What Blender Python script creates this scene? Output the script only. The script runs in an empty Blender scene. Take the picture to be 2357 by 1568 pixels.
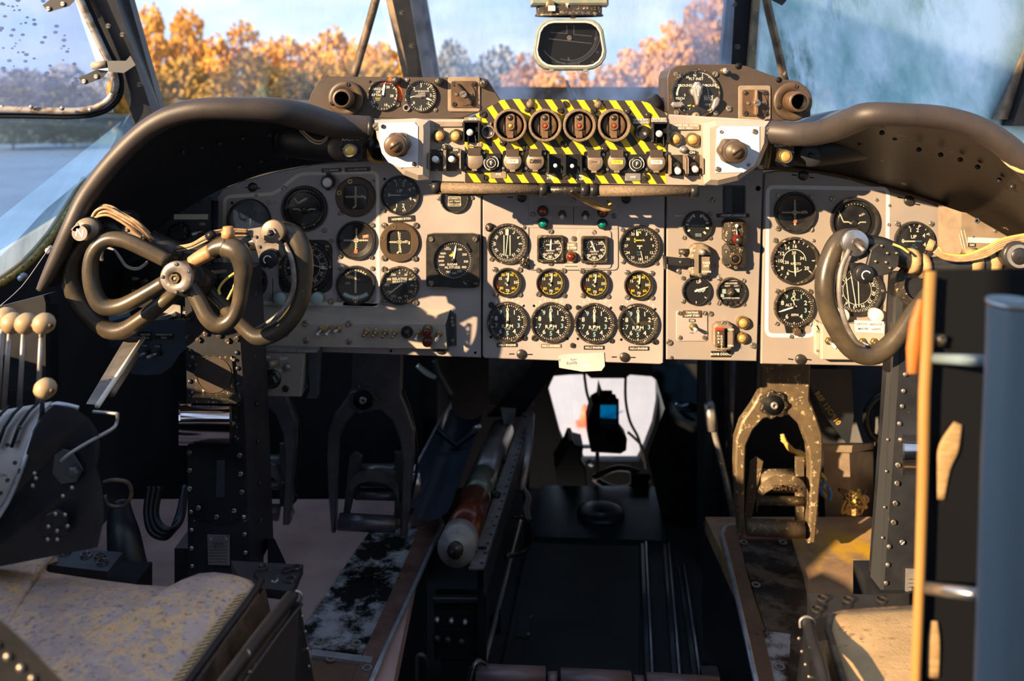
import bpy, math, random
from mathutils import Vector, Matrix
random.seed(7)
SC = bpy.context.scene
COL = SC.collection
F, CX, HY, ZC, YP = 2000.0, 1178.5, 230.0, 1.5, 1.75   # focal length in px, optical axis column, horizon row, eye height, panel distance
PI = math.pi

DY = 0.0     # depth offset of the assembly being placed
def P(px, py, Y):
    Y += DY
    return Vector(((px - CX) / F * Y, Y, ZC - (py - HY) / F * Y))

# ---------------------------------------------------------------- camera, sky, sun, exposure
cam_d = bpy.data.cameras.new('camera')
cam = bpy.data.objects.new('camera', cam_d); COL.objects.link(cam)
cam_d.sensor_width = 36.0
cam_d.lens = F / 2357.0 * 36.0
cam_d.shift_y = (HY - 784.0) / 2357.0
cam_d.clip_start = 0.05; cam_d.clip_end = 2000
cam.location = (0, 0, ZC); cam.rotation_euler = (PI / 2, 0, 0)
cam_d.dof.use_dof = True; cam_d.dof.focus_distance = 1.50; cam_d.dof.aperture_fstop = 4.2
SC.camera = cam

SUN_DIR = Vector((1.12, 1.0, -0.52)).normalized()
sun_d = bpy.data.lights.new('sun', 'SUN'); sun_d.energy = 17.0; sun_d.angle = 0.009; sun_d.color = (1.0, 0.69, 0.39)
sun = bpy.data.objects.new('sun', sun_d); COL.objects.link(sun)
sun.rotation_euler = SUN_DIR.to_track_quat('-Z', 'Y').to_euler()
sun.location = (-8, -5, 6)

world = bpy.data.worlds.new('sky'); SC.world = world; world.use_nodes = True
wn = world.node_tree.nodes; wl = world.node_tree.links
for n in list(wn): wn.remove(n)
w_out = wn.new('ShaderNodeOutputWorld'); w_bg = wn.new('ShaderNodeBackground')
w_tc = wn.new('ShaderNodeTexCoord'); w_sep = wn.new('ShaderNodeSeparateXYZ')
wl.new(w_tc.outputs['Generated'], w_sep.inputs[0])
w_r = wn.new('ShaderNodeValToRGB')
w_r.color_ramp.elements[0].position = 0.0; w_r.color_ramp.elements[0].color = (0.50, 0.63, 0.80, 1)
w_r.color_ramp.elements[1].position = 0.6; w_r.color_ramp.elements[1].color = (0.16, 0.36, 0.74, 1)
wl.new(w_sep.outputs['Z'], w_r.inputs['Fac'])
w_map = wn.new('ShaderNodeMapping'); w_map.inputs['Scale'].default_value = (5, 5, 14)
w_noise = wn.new('ShaderNodeTexNoise'); w_noise.inputs['Scale'].default_value = 1.3; w_noise.inputs['Detail'].default_value = 6
w_noise.inputs['Roughness'].default_value = 0.55
wl.new(w_tc.outputs['Generated'], w_map.inputs[0]); wl.new(w_map.outputs[0], w_noise.inputs['Vector'])
w_r2 = wn.new('ShaderNodeValToRGB')
w_r2.color_ramp.elements[0].position = 0.38; w_r2.color_ramp.elements[1].position = 0.68
wl.new(w_noise.outputs['Fac'], w_r2.inputs['Fac'])
w_mix = wn.new('ShaderNodeMix'); w_mix.data_type = 'RGBA'
w_mix.inputs['B'].default_value = (0.72, 0.75, 0.80, 1)
wl.new(w_r2.outputs['Color'], w_mix.inputs['Factor']); wl.new(w_r.outputs['Color'], w_mix.inputs['A'])
wl.new(w_mix.outputs['Result'], w_bg.inputs['Color']); wl.new(w_bg.outputs[0], w_out.inputs[0])
w_bg.inputs['Strength'].default_value = 1.9
SC.view_settings.view_transform = 'Standard'; SC.view_settings.look = 'None'
SC.view_settings.exposure = 0.0; SC.view_settings.gamma = 1.0; SC.view_settings.use_curve_mapping = False
SC.cycles.max_bounces = 8; SC.cycles.diffuse_bounces = 4; SC.cycles.glossy_bounces = 3
SC.cycles.transparent_max_bounces = 16; SC.cycles.caustics_reflective = False; SC.cycles.caustics_refractive = False
SC.cycles.use_denoising = True; SC.cycles.sample_clamp_indirect = 4.0

# ---------------------------------------------------------------- materials
M = {}
def new_mat(name):
    m = bpy.data.materials.new(name); m.use_nodes = True
    nt = m.node_tree
    for n in list(nt.nodes): nt.nodes.remove(n)
    return m, nt.nodes, nt.links

def mix_rgb(N, L, fac, a, b):
    x = N.new('ShaderNodeMix'); x.data_type = 'RGBA'
    for s, v in (('Factor', fac), ('A', a), ('B', b)):
        if hasattr(v, 'links'): L.new(v, x.inputs[s])
        elif s == 'Factor': x.inputs[s].default_value = v
        else: x.inputs[s].default_value = (*v, 1)
    return x.outputs['Result']

def noise(N, L, pos, scale, detail=4, stretch=None, rough=0.6):
    t = N.new('ShaderNodeTexNoise'); t.inputs['Scale'].default_value = scale; t.inputs['Detail'].default_value = detail
    t.inputs['Roughness'].default_value = rough
    src = pos
    if stretch:
        mp = N.new('ShaderNodeMapping'); mp.inputs['Scale'].default_value = stretch
        L.new(pos, mp.inputs[0]); src = mp.outputs[0]
    L.new(src, t.inputs['Vector'])
    return t.outputs['Fac']

def ramp(N, L, src, lo, hi):
    r = N.new('ShaderNodeMapRange'); r.inputs['From Min'].default_value = lo; r.inputs['From Max'].default_value = hi
    L.new(src, r.inputs['Value'])
    return r.outputs['Result']

def mat(name, col, rough=.5, metal=0, col2=None, vs=25, vlo=.35, vhi=.65, chip=None, cs=90, cthr=.68, bump=0, bs=250, coat=0, stretch=None, spec=.5, layer=None, cracks=None):
    m, N, L = new_mat(name)
    o = N.new('ShaderNodeOutputMaterial'); b = N.new('ShaderNodeBsdfPrincipled'); L.new(b.outputs[0], o.inputs[0])
    g = N.new('ShaderNodeNewGeometry'); pos = g.outputs['Position']
    b.inputs['Roughness'].default_value = rough; b.inputs['Metallic'].default_value = metal
    b.inputs['Specular IOR Level'].default_value = spec
    c = col
    if col2:
        c = mix_rgb(N, L, ramp(N, L, noise(N, L, pos, vs, 5, stretch), vlo, vhi), col, col2)
    if cracks:  # (colour, scale, width): thin worn crack lines gathered in patches
        n1 = noise(N, L, pos, cracks[1], 5, None, .6)
        sb = N.new('ShaderNodeMath'); sb.operation = 'SUBTRACT'; sb.inputs[1].default_value = .5; L.new(n1, sb.inputs[0])
        ab = N.new('ShaderNodeMath'); ab.operation = 'ABSOLUTE'; L.new(sb.outputs[0], ab.inputs[0])
        mu = N.new('ShaderNodeMath'); mu.operation = 'MULTIPLY'; L.new(ramp(N, L, ab.outputs[0], cracks[2], 0), mu.inputs[0])
        L.new(ramp(N, L, noise(N, L, pos, 7, 4), .38, .62), mu.inputs[1])
        c = mix_rgb(N, L, mu.outputs[0], c, cracks[0])
    if layer:   # (colour, scale, lo, hi, stretch)
        c = mix_rgb(N, L, ramp(N, L, noise(N, L, pos, layer[1], 6, layer[4], .7), layer[2], layer[3]), c, layer[0])
    if chip:
        k = ramp(N, L, noise(N, L, pos, cs, 6, None, .65), cthr, cthr + .02)
        c = mix_rgb(N, L, k, c, chip)
    if hasattr(c, 'links'): L.new(c, b.inputs['Base Color'])
    else: b.inputs['Base Color'].default_value = (*c, 1)
    if bump:
        bp = N.new('ShaderNodeBump'); bp.inputs['Strength'].default_value = bump; bp.inputs['Distance'].default_value = .002
        L.new(noise(N, L, pos, bs, 4), bp.inputs['Height']); L.new(bp.outputs[0], b.inputs['Normal'])
    if coat: b.inputs['Coat Weight'].default_value = coat; b.inputs['Coat Roughness'].default_value = .05
    M[name] = m
    return m

mat('panel', (.40, .355, .345), .42, .1, (.33, .295, .29), 9, chip=(.6, .56, .5), cs=60, cthr=.74, bump=.05)
mat('panel_right', (.27, .25, .245), .42, .1, (.33, .28, .24), 8, chip=(.6, .56, .5), cs=60, cthr=.74, bump=.05)
mat('side_panel', (.05, .06, .07), .45, 0, (.035, .04, .048), 12, chip=(.3, .3, .32), cs=70, cthr=.73)
mat('box_tan', (.46, .40, .33), .42, .1, (.36, .32, .28), 12, chip=(.12, .11, .1), cs=50, cthr=.73, bump=.04)
mat('unit', (.42, .36, .30), .38, .15, (.33, .29, .26), 14, chip=(.12, .1, .09), cs=60, cthr=.71, bump=.05)
mat('black', (.011, .012, .015), .36, 0, (.022, .023, .026), 20, spec=.3, chip=(.35, .32, .28), cs=80, cthr=.755)
mat('black_chipped', (.012, .013, .017), .4, 0, (.022, .024, .03), 20, chip=(.5, .46, .4), cs=60, cthr=.67)
mat('black_deep', (.005, .006, .008), .6, spec=.15)
mat('bezel', (.012, .012, .013), .35, 0, (.03, .028, .026), 60)
mat('bezel_worn', (.016, .015, .014), .4, 0, (.05, .04, .03), 50, chip=(.45, .36, .24), cs=160, cthr=.60)
mat('bezel_brown', (.075, .048, .028), .45, 0, (.05, .034, .022), 25)
mat('dial', (.007, .0075, .009), .55)
mat('dial_olive', (.022, .019, .012), .5)
mat('dial_grey', (.70, .73, .75), .35, 0, (.88, .88, .85), 20)  # pale tone; on the airspeed dial it stands in for glare
mat('ball', (.010, .010, .011), .3, 0, (.03, .03, .03), 30)
mat('brown_box', (.060, .044, .034), .45, 0, (.042, .032, .027), 18, chip=(.28, .2, .13), cs=70, cthr=.73, bump=.05)
mat('brown_lite', (.30, .235, .17), .45, .2, (.22, .17, .125), 30)
mat('brown_knob', (.105, .062, .034), .4, 0, (.06, .038, .024), 40)
mat('drum', (.20, .12, .07), .45, .2, (.13, .08, .05), 60)
mat('crust', (.12, .09, .065), .7, .2, (.22, .16, .10), 250, bump=.4, bs=400)
mat('screw', (.42, .38, .32), .33, .8, (.25, .22, .19), 90)
mat('screw_dark', (.06, .055, .05), .35, .6)
mat('rivet', (.035, .036, .04), .35, .3)
mat('white', (.66, .67, .71), .45, 0, (.57, .57, .59), 40, chip=(.2, .18, .16), cs=90, cthr=.74)
mat('line', (.78, .70, .58), .5, 0, (.68, .62, .54), 25, chip=(.25, .23, .21), cs=60, cthr=.73)
mat('mark', (.82, .78, .68), .5)
mat('needle', (.85, .76, .55), .45)
mat('needle_white', (.9, .88, .84), .45)
mat('yellow', (.75, .58, .05), .5)
mat('cyan_mark', (.35, .60, .58), .5)
mat('blue_mark', (.06, .16, .28), .5)
mat('red', (.55, .035, .015), .4)
mat('orange', (.80, .10, .01), .45)
mat('flag', (.55, .16, .09), .5)
mat('placard', (.018, .016, .015), .45)
mat('placard_brown', (.17, .13, .10), .5, .1, (.24, .19, .14), 50)
mat('amber', (.62, .38, .12), .3, .25, (.5, .28, .08), 80, coat=.6)
mat('amber_bright', (.85, .55, .10), .25, 0, coat=.7)
mat('red_lens', (.13, .010, .006), .12, 0, coat=1)
mat('orange_lens', (.30, .045, .008), .12, 0, coat=1)
mat('green_lens', (.0, .16, .13), .12, 0, coat=1)
mat('lens_pale', (.36, .48, .46), .25, 0, coat=.5)
mat('knob_white', (.68, .70, .66), .4)
mat('brass', (.55, .40, .18), .32, .9, (.38, .28, .14), 70)
mat('steel', (.50, .51, .54), .3, .9, (.36, .37, .40), 40)
mat('steel_worn', (.40, .385, .37), .42, .6, (.28, .26, .25), 30, chip=(.07, .06, .055), cs=70, cthr=.64)
mat('chrome', (.72, .68, .68), .12, 1.0, (.6, .55, .56), 30)
mat('tip', (.72, .72, .74), .35, .4)
mat('roll', (.046, .036, .033), .5, 0, (.026, .023, .023), 14, chip=(.4, .36, .3), cs=45, cthr=.77, bump=.12, bs=500)
mat('hood', (.013, .016, .021), .5, 0, (.016, .018, .022), 10, chip=(.2, .2, .21), cs=30, cthr=.77)
mat('hood_right', (.011, .009, .007), .42, 0, (.024, .018, .013), 7, chip=(.40, .31, .2), cs=30, cthr=.66, bump=.2, bs=60)
mat('deck', (.05, .075, .11), .45, 0, (.07, .1, .14), 12)
mat('yoke', (.040, .034, .026), .33, 0, (.078, .060, .036), 16, .42, .62, chip=(.32, .27, .19), cs=55, cthr=.71, bump=.08, bs=350)
mat('yoke_black', (.016, .016, .018), .35, 0, (.03, .03, .03), 40, chip=(.4, .35, .27), cs=80, cthr=.74)
mat('yoke_steel', (.30, .27, .245), .45, .4, (.16, .14, .13), 45, chip=(.62, .58, .5), cs=70, cthr=.65)
mat('sleeve', (.45, .25, .10), .5, 0, (.33, .19, .09), 60, bump=.2)
mat('tape', (.40, .27, .13), .7, 0, (.27, .175, .08), 60, bump=.3, bs=300, stretch=(1, 1, 6))
mat('wire', (.42, .29, .17), .5, 0, (.27, .165, .095), 90)
mat('wire_grey', (.30, .30, .31), .45)
mat('wire_black', (.012, .012, .014), .4)
mat('wire_yellow', (.62, .50, .10), .5)
mat('wire_gold', (.55, .36, .10), .5)
mat('wire_blue', (.05, .22, .6), .4)
mat('wood', (.38, .28, .15), .45, 0, (.29, .21, .12), 40, coat=.2)
mat('quadrant', (.42, .385, .37), .42, .3, (.30, .28, .28), 14, chip=(.03, .03, .03), cs=45, cthr=.68)
mat('leather', (.38, .285, .255), .34, 0, (.50, .37, .31), 14, vlo=.4, vhi=.6, cracks=((.76, .42, .13), 42, .06), layer=((.20, .14, .12), 150, .54, .66, (1, 1, 1)), bump=.5, bs=160)
mat('leather_tan', (.50, .34, .17), .6, 0, (.40, .27, .13), 25, layer=((.13, .085, .045), 60, .58, .68, (1, 2.2, 1)), bump=.4, bs=200)
mat('leather_side', (.05, .035, .025), .6, 0, (.20, .13, .07), 26, .45, .7, bump=.4, bs=150)
mat('floor_pink', (.60, .41, .36), .42, 0, (.40, .28, .25), 7, chip=(.04, .035, .03), cs=50, cthr=.70, bump=.08)
mat('floor_brown', (.42, .27, .16), .5, 0, (.20, .135, .085), 8, layer=((.50, .30, .02), 5, .52, .66, (1, 1, 1)), bump=.1)
mat('mat_worn', (.52, .55, .58), .4, .3, (.27, .28, .29), 14, layer=((.008, .008, .008), 7, .44, .53, (1, 1, 1)), bump=.1)
mat('mat_worn_right', (.12, .095, .07), .45, .1, (.05, .04, .03), 16, layer=((.008, .008, .008), 16, .44, .55, (1, 1, 1)), bump=.25, bs=90)
mat('strip_brown', (.20, .11, .085), .45, 0, (.07, .042, .035), 14, chip=(.02, .018, .016), cs=40, cthr=.64)
mat('strip_tan', (.17, .095, .055), .45, 0, (.11, .065, .045), 14, chip=(.02, .018, .016), cs=40, cthr=.70)
mat('edge_metal', (.50, .54, .60), .35, .6, (.35, .38, .42), 30, chip=(.03, .03, .03), cs=50, cthr=.66)
mat('aisle', (.020, .023, .026), .6, 0, (.032, .036, .040), 5)
mat('aisle_sheet', (.030, .045, .060), .3, .4, (.05, .07, .09), 6, bump=.2, bs=20)
mat('dark_metal', (.055, .06, .066), .4, .3, (.055, .058, .062), 22, chip=(.28, .28, .28), cs=70, cthr=.74)
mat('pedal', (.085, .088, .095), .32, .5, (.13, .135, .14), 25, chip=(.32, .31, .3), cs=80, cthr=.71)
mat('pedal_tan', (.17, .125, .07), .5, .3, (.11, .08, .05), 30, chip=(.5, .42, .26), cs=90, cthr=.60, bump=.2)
mat('blue_tube', (.10, .14, .20), .2, .6)
mat('bottle_grey', (.26, .25, .24), .3, .5, (.18, .17, .165), 20)
mat('bottle_green', (.13, .17, .12), .3, .3, (.2, .2, .17), 30)
mat('bottle_red', (.20, .045, .018), .25, .2, (.14, .035, .02), 20)
mat('bottle_cap', (.46, .44, .41), .45, .2, (.34, .32, .3), 30, chip=(.05, .04, .03), cs=60, cthr=.66)
mat('bar', (.15, .11, .115), .4, .3, (.10, .075, .08), 14, chip=(.4, .36, .36), cs=50, cthr=.70)
mat('strap_orange', (.42, .13, .02), .55, 0, (.28, .10, .02), 20)
mat('strap_tan', (.34, .19, .055), .55, 0, (.22, .12, .035), 22, stretch=(1, 1, .2))
mat('seat_tube', (.17, .24, .29), .4, .1)
mat('paper', (.50, .48, .48), .7, 0, (.42, .40, .40), 30)
mat('ink', (.13, .17, .27), .7)
mat('seal', (.42, .25, .03), .6, 0, (.20, .12, .02), 70, chip=(.03, .02, .01), cs=120, cthr=.58)
mat('seal_tan', (.50, .33, .19), .6, 0, (.36, .23, .12), 30)
mat('frame_black', (.010, .012, .016), .42, 0, (.02, .023, .03), 16, spec=.22, chip=(.40, .38, .36), cs=60, cthr=.72)
mat('frame_tan', (.40, .30, .20), .5, 0, (.14, .12, .1), 22, chip=(.5, .47, .42), cs=50, cthr=.66)
mat('strut', (.20, .15, .10), .4, .3, (.09, .07, .05), 22, .42, .52, chip=(.5, .42, .3), cs=40, cthr=.66)
mat('window_rail', (.30, .285, .27), .35, .3, (.13, .095, .06), 40, .45, .6, chip=(.04, .04, .04), cs=40, cthr=.66)
mat('bounce_lining', (.56, .55, .53), .7, 0, (.48, .47, .46), 6)  # made pale so unseen rear wall and roof bounce fill light
mat('lining_dark', (.13, .13, .135), .6, 0, (.10, .10, .105), 6)
mat('shell', (.016, .018, .021), .55, 0, (.026, .028, .032), 10)
mat('compass_green', (.16, .22, .19), .4, .2, (.3, .28, .2), 40)
mat('ground', (.40, .385, .37), .55, 0, (.47, .46, .44), .25, .4, .6)
mat('grass', (.13, .15, .04), .8, 0, (.22, .19, .06), .3)
mat('bark', (.09, .06, .04), .9)
mat('car_white', (.85, .86, .9), .3, 0)
mat('car_glass', (.03, .05, .08), .1, 0)
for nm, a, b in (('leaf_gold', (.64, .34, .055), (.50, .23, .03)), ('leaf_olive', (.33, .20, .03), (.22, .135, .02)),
                 ('leaf_rust', (.58, .32, .13), (.44, .23, .11)), ('leaf_haze', (.24, .28, .30), (.3, .3, .3)), ('leaf_green', (.06, .08, .02), (.1, .1, .03))):  # grey-blue leaf tone carries the distance haze of the far trees
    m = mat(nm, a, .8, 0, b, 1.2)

# hazard stripes on the emergency panel: flat paint on the plate
def hazard():
    m, N, L = new_mat('hazard')
    o = N.new('ShaderNodeOutputMaterial'); b = N.new('ShaderNodeBsdfPrincipled'); L.new(b.outputs[0], o.inputs[0])
    g = N.new('ShaderNodeNewGeometry'); s = N.new('ShaderNodeSeparateXYZ'); L.new(g.outputs['Position'], s.inputs[0])
    a = N.new('ShaderNodeMath'); a.operation = 'MULTIPLY_ADD'; a.inputs[1].default_value = .68
    L.new(s.outputs['Z'], a.inputs[0]); L.new(s.outputs['X'], a.inputs[2])
    d = N.new('ShaderNodeMath'); d.operation = 'MULTIPLY'; d.inputs[1].default_value = 1 / (36.5 * 1.6 / F)
    L.new(a.outputs[0], d.inputs[0])
    f = N.new('ShaderNodeMath'); f.operation = 'FRACT'; L.new(d.outputs[0], f.inputs[0])
    t = N.new('ShaderNodeMath'); t.operation = 'LESS_THAN'; t.inputs[1].default_value = .46; L.new(f.outputs[0], t.inputs[0])
    c = mix_rgb(N, L, t.outputs[0], (.030, .025, .022), (.72, .44, .015))
    k = ramp(N, L, noise(N, L, g.outputs['Position'], 90, 6), .66, .70)
    c = mix_rgb(N, L, k, c, (.03, .025, .02))
    L.new(c, b.inputs['Base Color']); b.inputs['Roughness'].default_value = .42
    M['hazard'] = m
hazard()

def glass(name, tint, dirt_col, lo, hi, dmax, scale=6, stretch=(1, 1, .35), gloss=.04, col2=None):
    m, N, L = new_mat(name)
    o = N.new('ShaderNodeOutputMaterial'); t = N.new('ShaderNodeBsdfTransparent'); t.inputs[0].default_value = (*tint, 1)
    gl = N.new('ShaderNodeBsdfGlossy'); gl.inputs['Roughness'].default_value = .02
    x = N.new('ShaderNodeMixShader'); x.inputs[0].default_value = gloss
    L.new(t.outputs[0], x.inputs[1]); L.new(gl.outputs[0], x.inputs[2])
    last = x.outputs[0]
    if dmax > 0:
        tr = N.new('ShaderNodeBsdfTranslucent'); tr.inputs[0].default_value = (*dirt_col, 1)
        df = N.new('ShaderNodeBsdfDiffuse'); df.inputs[0].default_value = (*[c * .55 for c in dirt_col], 1)
        if col2:
            g2 = N.new('ShaderNodeNewGeometry')
            c2 = mix_rgb(N, L, ramp(N, L, noise(N, L, g2.outputs['Position'], 3.2, 8, (1, 1, .45), .72), .40, .62), dirt_col, col2)
            c3 = mix_rgb(N, L, ramp(N, L, noise(N, L, g2.outputs['Position'], 9, 6, (1, 1, .12), .7), .56, .72), c2, (.22, .36, .36))
            L.new(c3, tr.inputs[0])
        y = N.new('ShaderNodeMixShader'); y.inputs[0].default_value = .12
        L.new(tr.outputs[0], y.inputs[1]); L.new(df.outputs[0], y.inputs[2])
        g = N.new('ShaderNodeNewGeometry')
        k = ramp(N, L, noise(N, L, g.outputs['Position'], scale, 7, stretch, .65), lo, hi)
        mu = N.new('ShaderNodeMath'); mu.operation = 'MULTIPLY'; mu.inputs[1].default_value = dmax; L.new(k, mu.inputs[0])
        z = N.new('ShaderNodeMixShader'); L.new(mu.outputs[0], z.inputs[0]); L.new(last, z.inputs[1]); L.new(y.outputs[0], z.inputs[2])
        last = z.outputs[0]
    L.new(last, o.inputs[0]); M[name] = m
glass('glass_clear', (.95, .96, .97), (.8, .85, .9), .45, .8, .16)
glass('glass_centre', (.90, .93, .97), (.62, .74, .92), .35, .75, .42, 7)
glass('glass_hazy', (.72, .84, .88), (.40, .58, .62), .05, .55, .92, 5, (1, 1, .3), .04, (.84, .92, 1.0))
glass('glass_blue', (.26, .47, .80), (.40, .56, .74), .15, .7, .5, 4)
glass('glass_lilac', (.80, .84, .95), (.74, .76, .9), .3, .8, .35, 4)
glass('glass_gauge', (.96, .96, .96), (.5, .5, .5), .55, .8, .05, 60, (1, 1, 1), .035)
glass('glass_glare', (.8, .81, .83), (.9, .93, .93), .2, .7, .45, 30, (1, 1, 1), .35)  # milky layer and extra gloss imitate glare over the airspeed dial
glass('glass_cyan', (.01, .40, .62), (.05, .55, .7), .2, .8, .2, 10)
glass('drop', (.55, .6, .68), (.4, .45, .5), .3, .7, .5, 60, (1, 1, 1), .15)
# ---------------------------------------------------------------- mesh building
def spline(pts, n=6, closed=False):
    """Catmull-Rom through tuples of any length"""
    out = []; k = len(pts)
    rng = range(k) if closed else range(k - 1)
    for i in rng:
        g = (lambda j: pts[j % k]) if closed else (lambda j: pts[max(0, min(k - 1, j))])
        a, b, c, d = g(i - 1), g(i), g(i + 1), g(i + 2)
        for s in range(n):
            t = s / n
            out.append(tuple(.5 * (2 * q + (r - p) * t + (2 * p - 5 * q + 4 * r - u) * t * t + (3 * q - p - 3 * r + u) * t ** 3)
                             for p, q, r, u in zip(a, b, c, d)))
    if not closed: out.append(tuple(pts[-1]))
    return out

def rrect(w, h, r, cx=0, cy=0, n=4):
    o = []
    for sx, sy, a0 in ((1, 1, 0), (-1, 1, 90), (-1, -1, 180), (1, -1, 270)):
        for i in range(n + 1):
            a = math.radians(a0 + 90 * i / n)
            o.append((cx + sx * (w / 2 - r) + r * math.cos(a), cy + sy * (h / 2 - r) + r * math.sin(a)))
    return o

def circ(r, n=32, cx=0, cy=0, e=2.0, a0=0):
    o = []
    for i in range(n):
        a = 2 * PI * i / n + a0; c, s = math.cos(a), math.sin(a)
        k = 1.0 if e == 2 else 1 / (abs(c) ** e + abs(s) ** e) ** (1 / e)
        o.append((cx + r * k * c, cy + r * k * s))
    return o

def area2(p):
    return sum(p[i][0] * p[(i + 1) % len(p)][1] - p[(i + 1) % len(p)][0] * p[i][1] for i in range(len(p)))

def inset(p, d):
    o = []; n = len(p)
    for i in range(n):
        a, b, c = Vector(p[i - 1]), Vector(p[i]), Vector(p[(i + 1) % n])
        e1 = (b - a); e2 = (c - b)
        if e1.length < 1e-9 or e2.length < 1e-9: o.append(tuple(b)); continue
        e1.normalize(); e2.normalize()
        n1 = Vector((-e1.y, e1.x)); n2 = Vector((-e2.y, e2.x)); m = n1 + n2
        if m.length < 1e-6: m = n1
        m.normalize(); k = d / max(.35, m.dot(n1))
        o.append((b.x + m.x * k, b.y + m.y * k))
    return o

TXT = {}
def text_mesh(s):
    if s not in TXT:
        c = bpy.data.curves.new('lettering_source', 'FONT'); c.body = s; c.resolution_u = 2; c.size = 1.0
        c.align_x = 'CENTER'; c.align_y = 'CENTER'; c.offset = .012
        o = bpy.data.objects.new('lettering_source', c); COL.objects.link(o)
        dg = bpy.context.evaluated_depsgraph_get()
        me = o.evaluated_get(dg).to_mesh()
        TXT[s] = ([tuple(v.co) for v in me.vertices], [tuple(f.vertices) for f in me.polygons])
        o.evaluated_get(dg).to_mesh_clear()
        bpy.data.objects.remove(o); bpy.data.curves.remove(c)
    return TXT[s]

class MB:
    def __init__(s):
        s.v = []; s.f = []; s.sm = []
    def add(s, v, f, smooth=False):
        n = len(s.v); s.v += [tuple(x) for x in v]; s.f += [tuple(i + n for i in q) for q in f]; s.sm += [smooth] * len(f)
        return s
    def box(s, cx, cy, cz, sx, sy, sz, ch=0):
        if ch: return s.prism([(cx - sx / 2, cy - sy / 2), (cx + sx / 2, cy - sy / 2), (cx + sx / 2, cy + sy / 2), (cx - sx / 2, cy + sy / 2)], cz - sz / 2, cz + sz / 2, ch)
        x, y, z = sx / 2, sy / 2, sz / 2
        v = [(cx + a * x, cy + b * y, cz + c * z) for c in (-1, 1) for a, b in ((-1, -1), (1, -1), (1, 1), (-1, 1))]
        return s.add(v, [(3, 2, 1, 0), (4, 5, 6, 7), (0, 1, 5, 4), (1, 2, 6, 5), (2, 3, 7, 6), (3, 0, 4, 7)])
    def prism(s, p, z0, z1, ch=0):
        if area2(p) < 0: p = p[::-1]
        n = len(p)
        loops = [[(x, y, z0) for x, y in p]]
        if ch:
            loops.append([(x, y, z1 - ch) for x, y in p]); loops.append([(x, y, z1) for x, y in inset(p, ch)])
        else: loops.append([(x, y, z1) for x, y in p])
        v = [q for l in loops for q in l]; f = []
        for k in range(len(loops) - 1):
            for i in range(n):
                j = (i + 1) % n; f.append((k * n + i, k * n + j, (k + 1) * n + j, (k + 1) * n + i))
        f.append(tuple(range((len(loops) - 1) * n, len(loops) * n))); f.append(tuple(range(n - 1, -1, -1)))
        return s.add(v, f)
    def ring(s, outer, inner, z0, z1, ch=0):
        n = len(outer)
        o2 = inset(outer, ch) if ch else outer; i2 = inset(inner, -ch) if ch else inner
        L = [[(x, y, z0) for x, y in outer], [(x, y, z1 - ch) for x, y in outer]]
        if ch: L.append([(x, y, z1) for x, y in o2]); L.append([(x, y, z1) for x, y in i2])
        L.append([(x, y, z1 - ch) for x, y in inner]); L.append([(x, y, z0) for x, y in inner])
        v = [q for l in L for q in l]; f = []
        for k in range(len(L)):
            k2 = (k + 1) % len(L)
            for i in range(n):
                j = (i + 1) % n; f.append((k * n + i, k * n + j, k2 * n + j, k2 * n + i))
        return s.add(v, f)
    def lathe(s, prof, seg=28, cx=0, cy=0, cz=0, smooth=True, a0=0, M4=None):
        v = []; f = []; n = len(prof)
        for r, z in prof:
            for i in range(seg):
                a = 2 * PI * i / seg + a0; v.append((cx + r * math.cos(a), cy + r * math.sin(a), cz + z))
        for k in range(n - 1):
            for i in range(seg):
                j = (i + 1) % seg; f.append((k * seg + i, k * seg + j, (k + 1) * seg + j, (k + 1) * seg + i))
        if prof[0][0] > 1e-6: f.append(tuple(range(seg - 1, -1, -1)))
        if prof[-1][0] > 1e-6: f.append(tuple(range((n - 1) * seg, n * seg)))
        if M4 is not None: v = [tuple(M4 @ Vector(q)) for q in v]
        return s.add(v, f, smooth)
    def loop(s, prof, seg=32, cx=0, cy=0):
        """closed ring profile (no caps)"""
        v = []; f = []; n = len(prof)
        for r, z in prof:
            for i in range(seg):
                a = 2 * PI * i / seg; v.append((cx + r * math.cos(a), cy + r * math.sin(a), z))
        for k in range(n):
            k2 = (k + 1) % n
            for i in range(seg):
                j = (i + 1) % seg; f.append((k * seg + i, k * seg + j, k2 * seg + j, k2 * seg + i))
        return s.add(v, f, False)
    def tube(s, pts, r, seg=10, closed=False, flat=1.0, up=None, smooth=True):
        pts = [Vector(p) for p in pts]; n = len(pts)
        R = r if isinstance(r, (list, tuple)) else [r] * n
        T = []
        for i in range(n):
            a = pts[i - 1] if (i > 0 or closed) else pts[i]; b = pts[(i + 1) % n] if (i < n - 1 or closed) else pts[i]
            t = b - a; T.append(t.normalized() if t.length > 1e-9 else Vector((0, 0, 1)))
        u = Vector(up) if up else (Vector((0, 0, 1)) if abs(T[0].z) < .9 else Vector((0, 1, 0)))
        v = []; f = []
        for i in range(n):
            if up: u = Vector(up)
            u = u - T[i] * u.dot(T[i])
            if u.length < 1e-6: u = T[i].orthogonal()
            u.normalize(); w = T[i].cross(u)
            for k in range(seg):
                a = 2 * PI * k / seg; q = pts[i] + (u * math.sin(a) * flat + w * math.cos(a)) * R[i]; v.append(tuple(q))
        for i in range(n if closed else n - 1):
            i2 = (i + 1) % n
            for k in range(seg):
                j = (k + 1) % seg; f.append((i * seg + k, i * seg + j, i2 * seg + j, i2 * seg + k))
        if not closed: f.append(tuple(range(seg - 1, -1, -1))); f.append(tuple(range((n - 1) * seg, n * seg)))
        return s.add(v, f, smooth)
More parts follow.
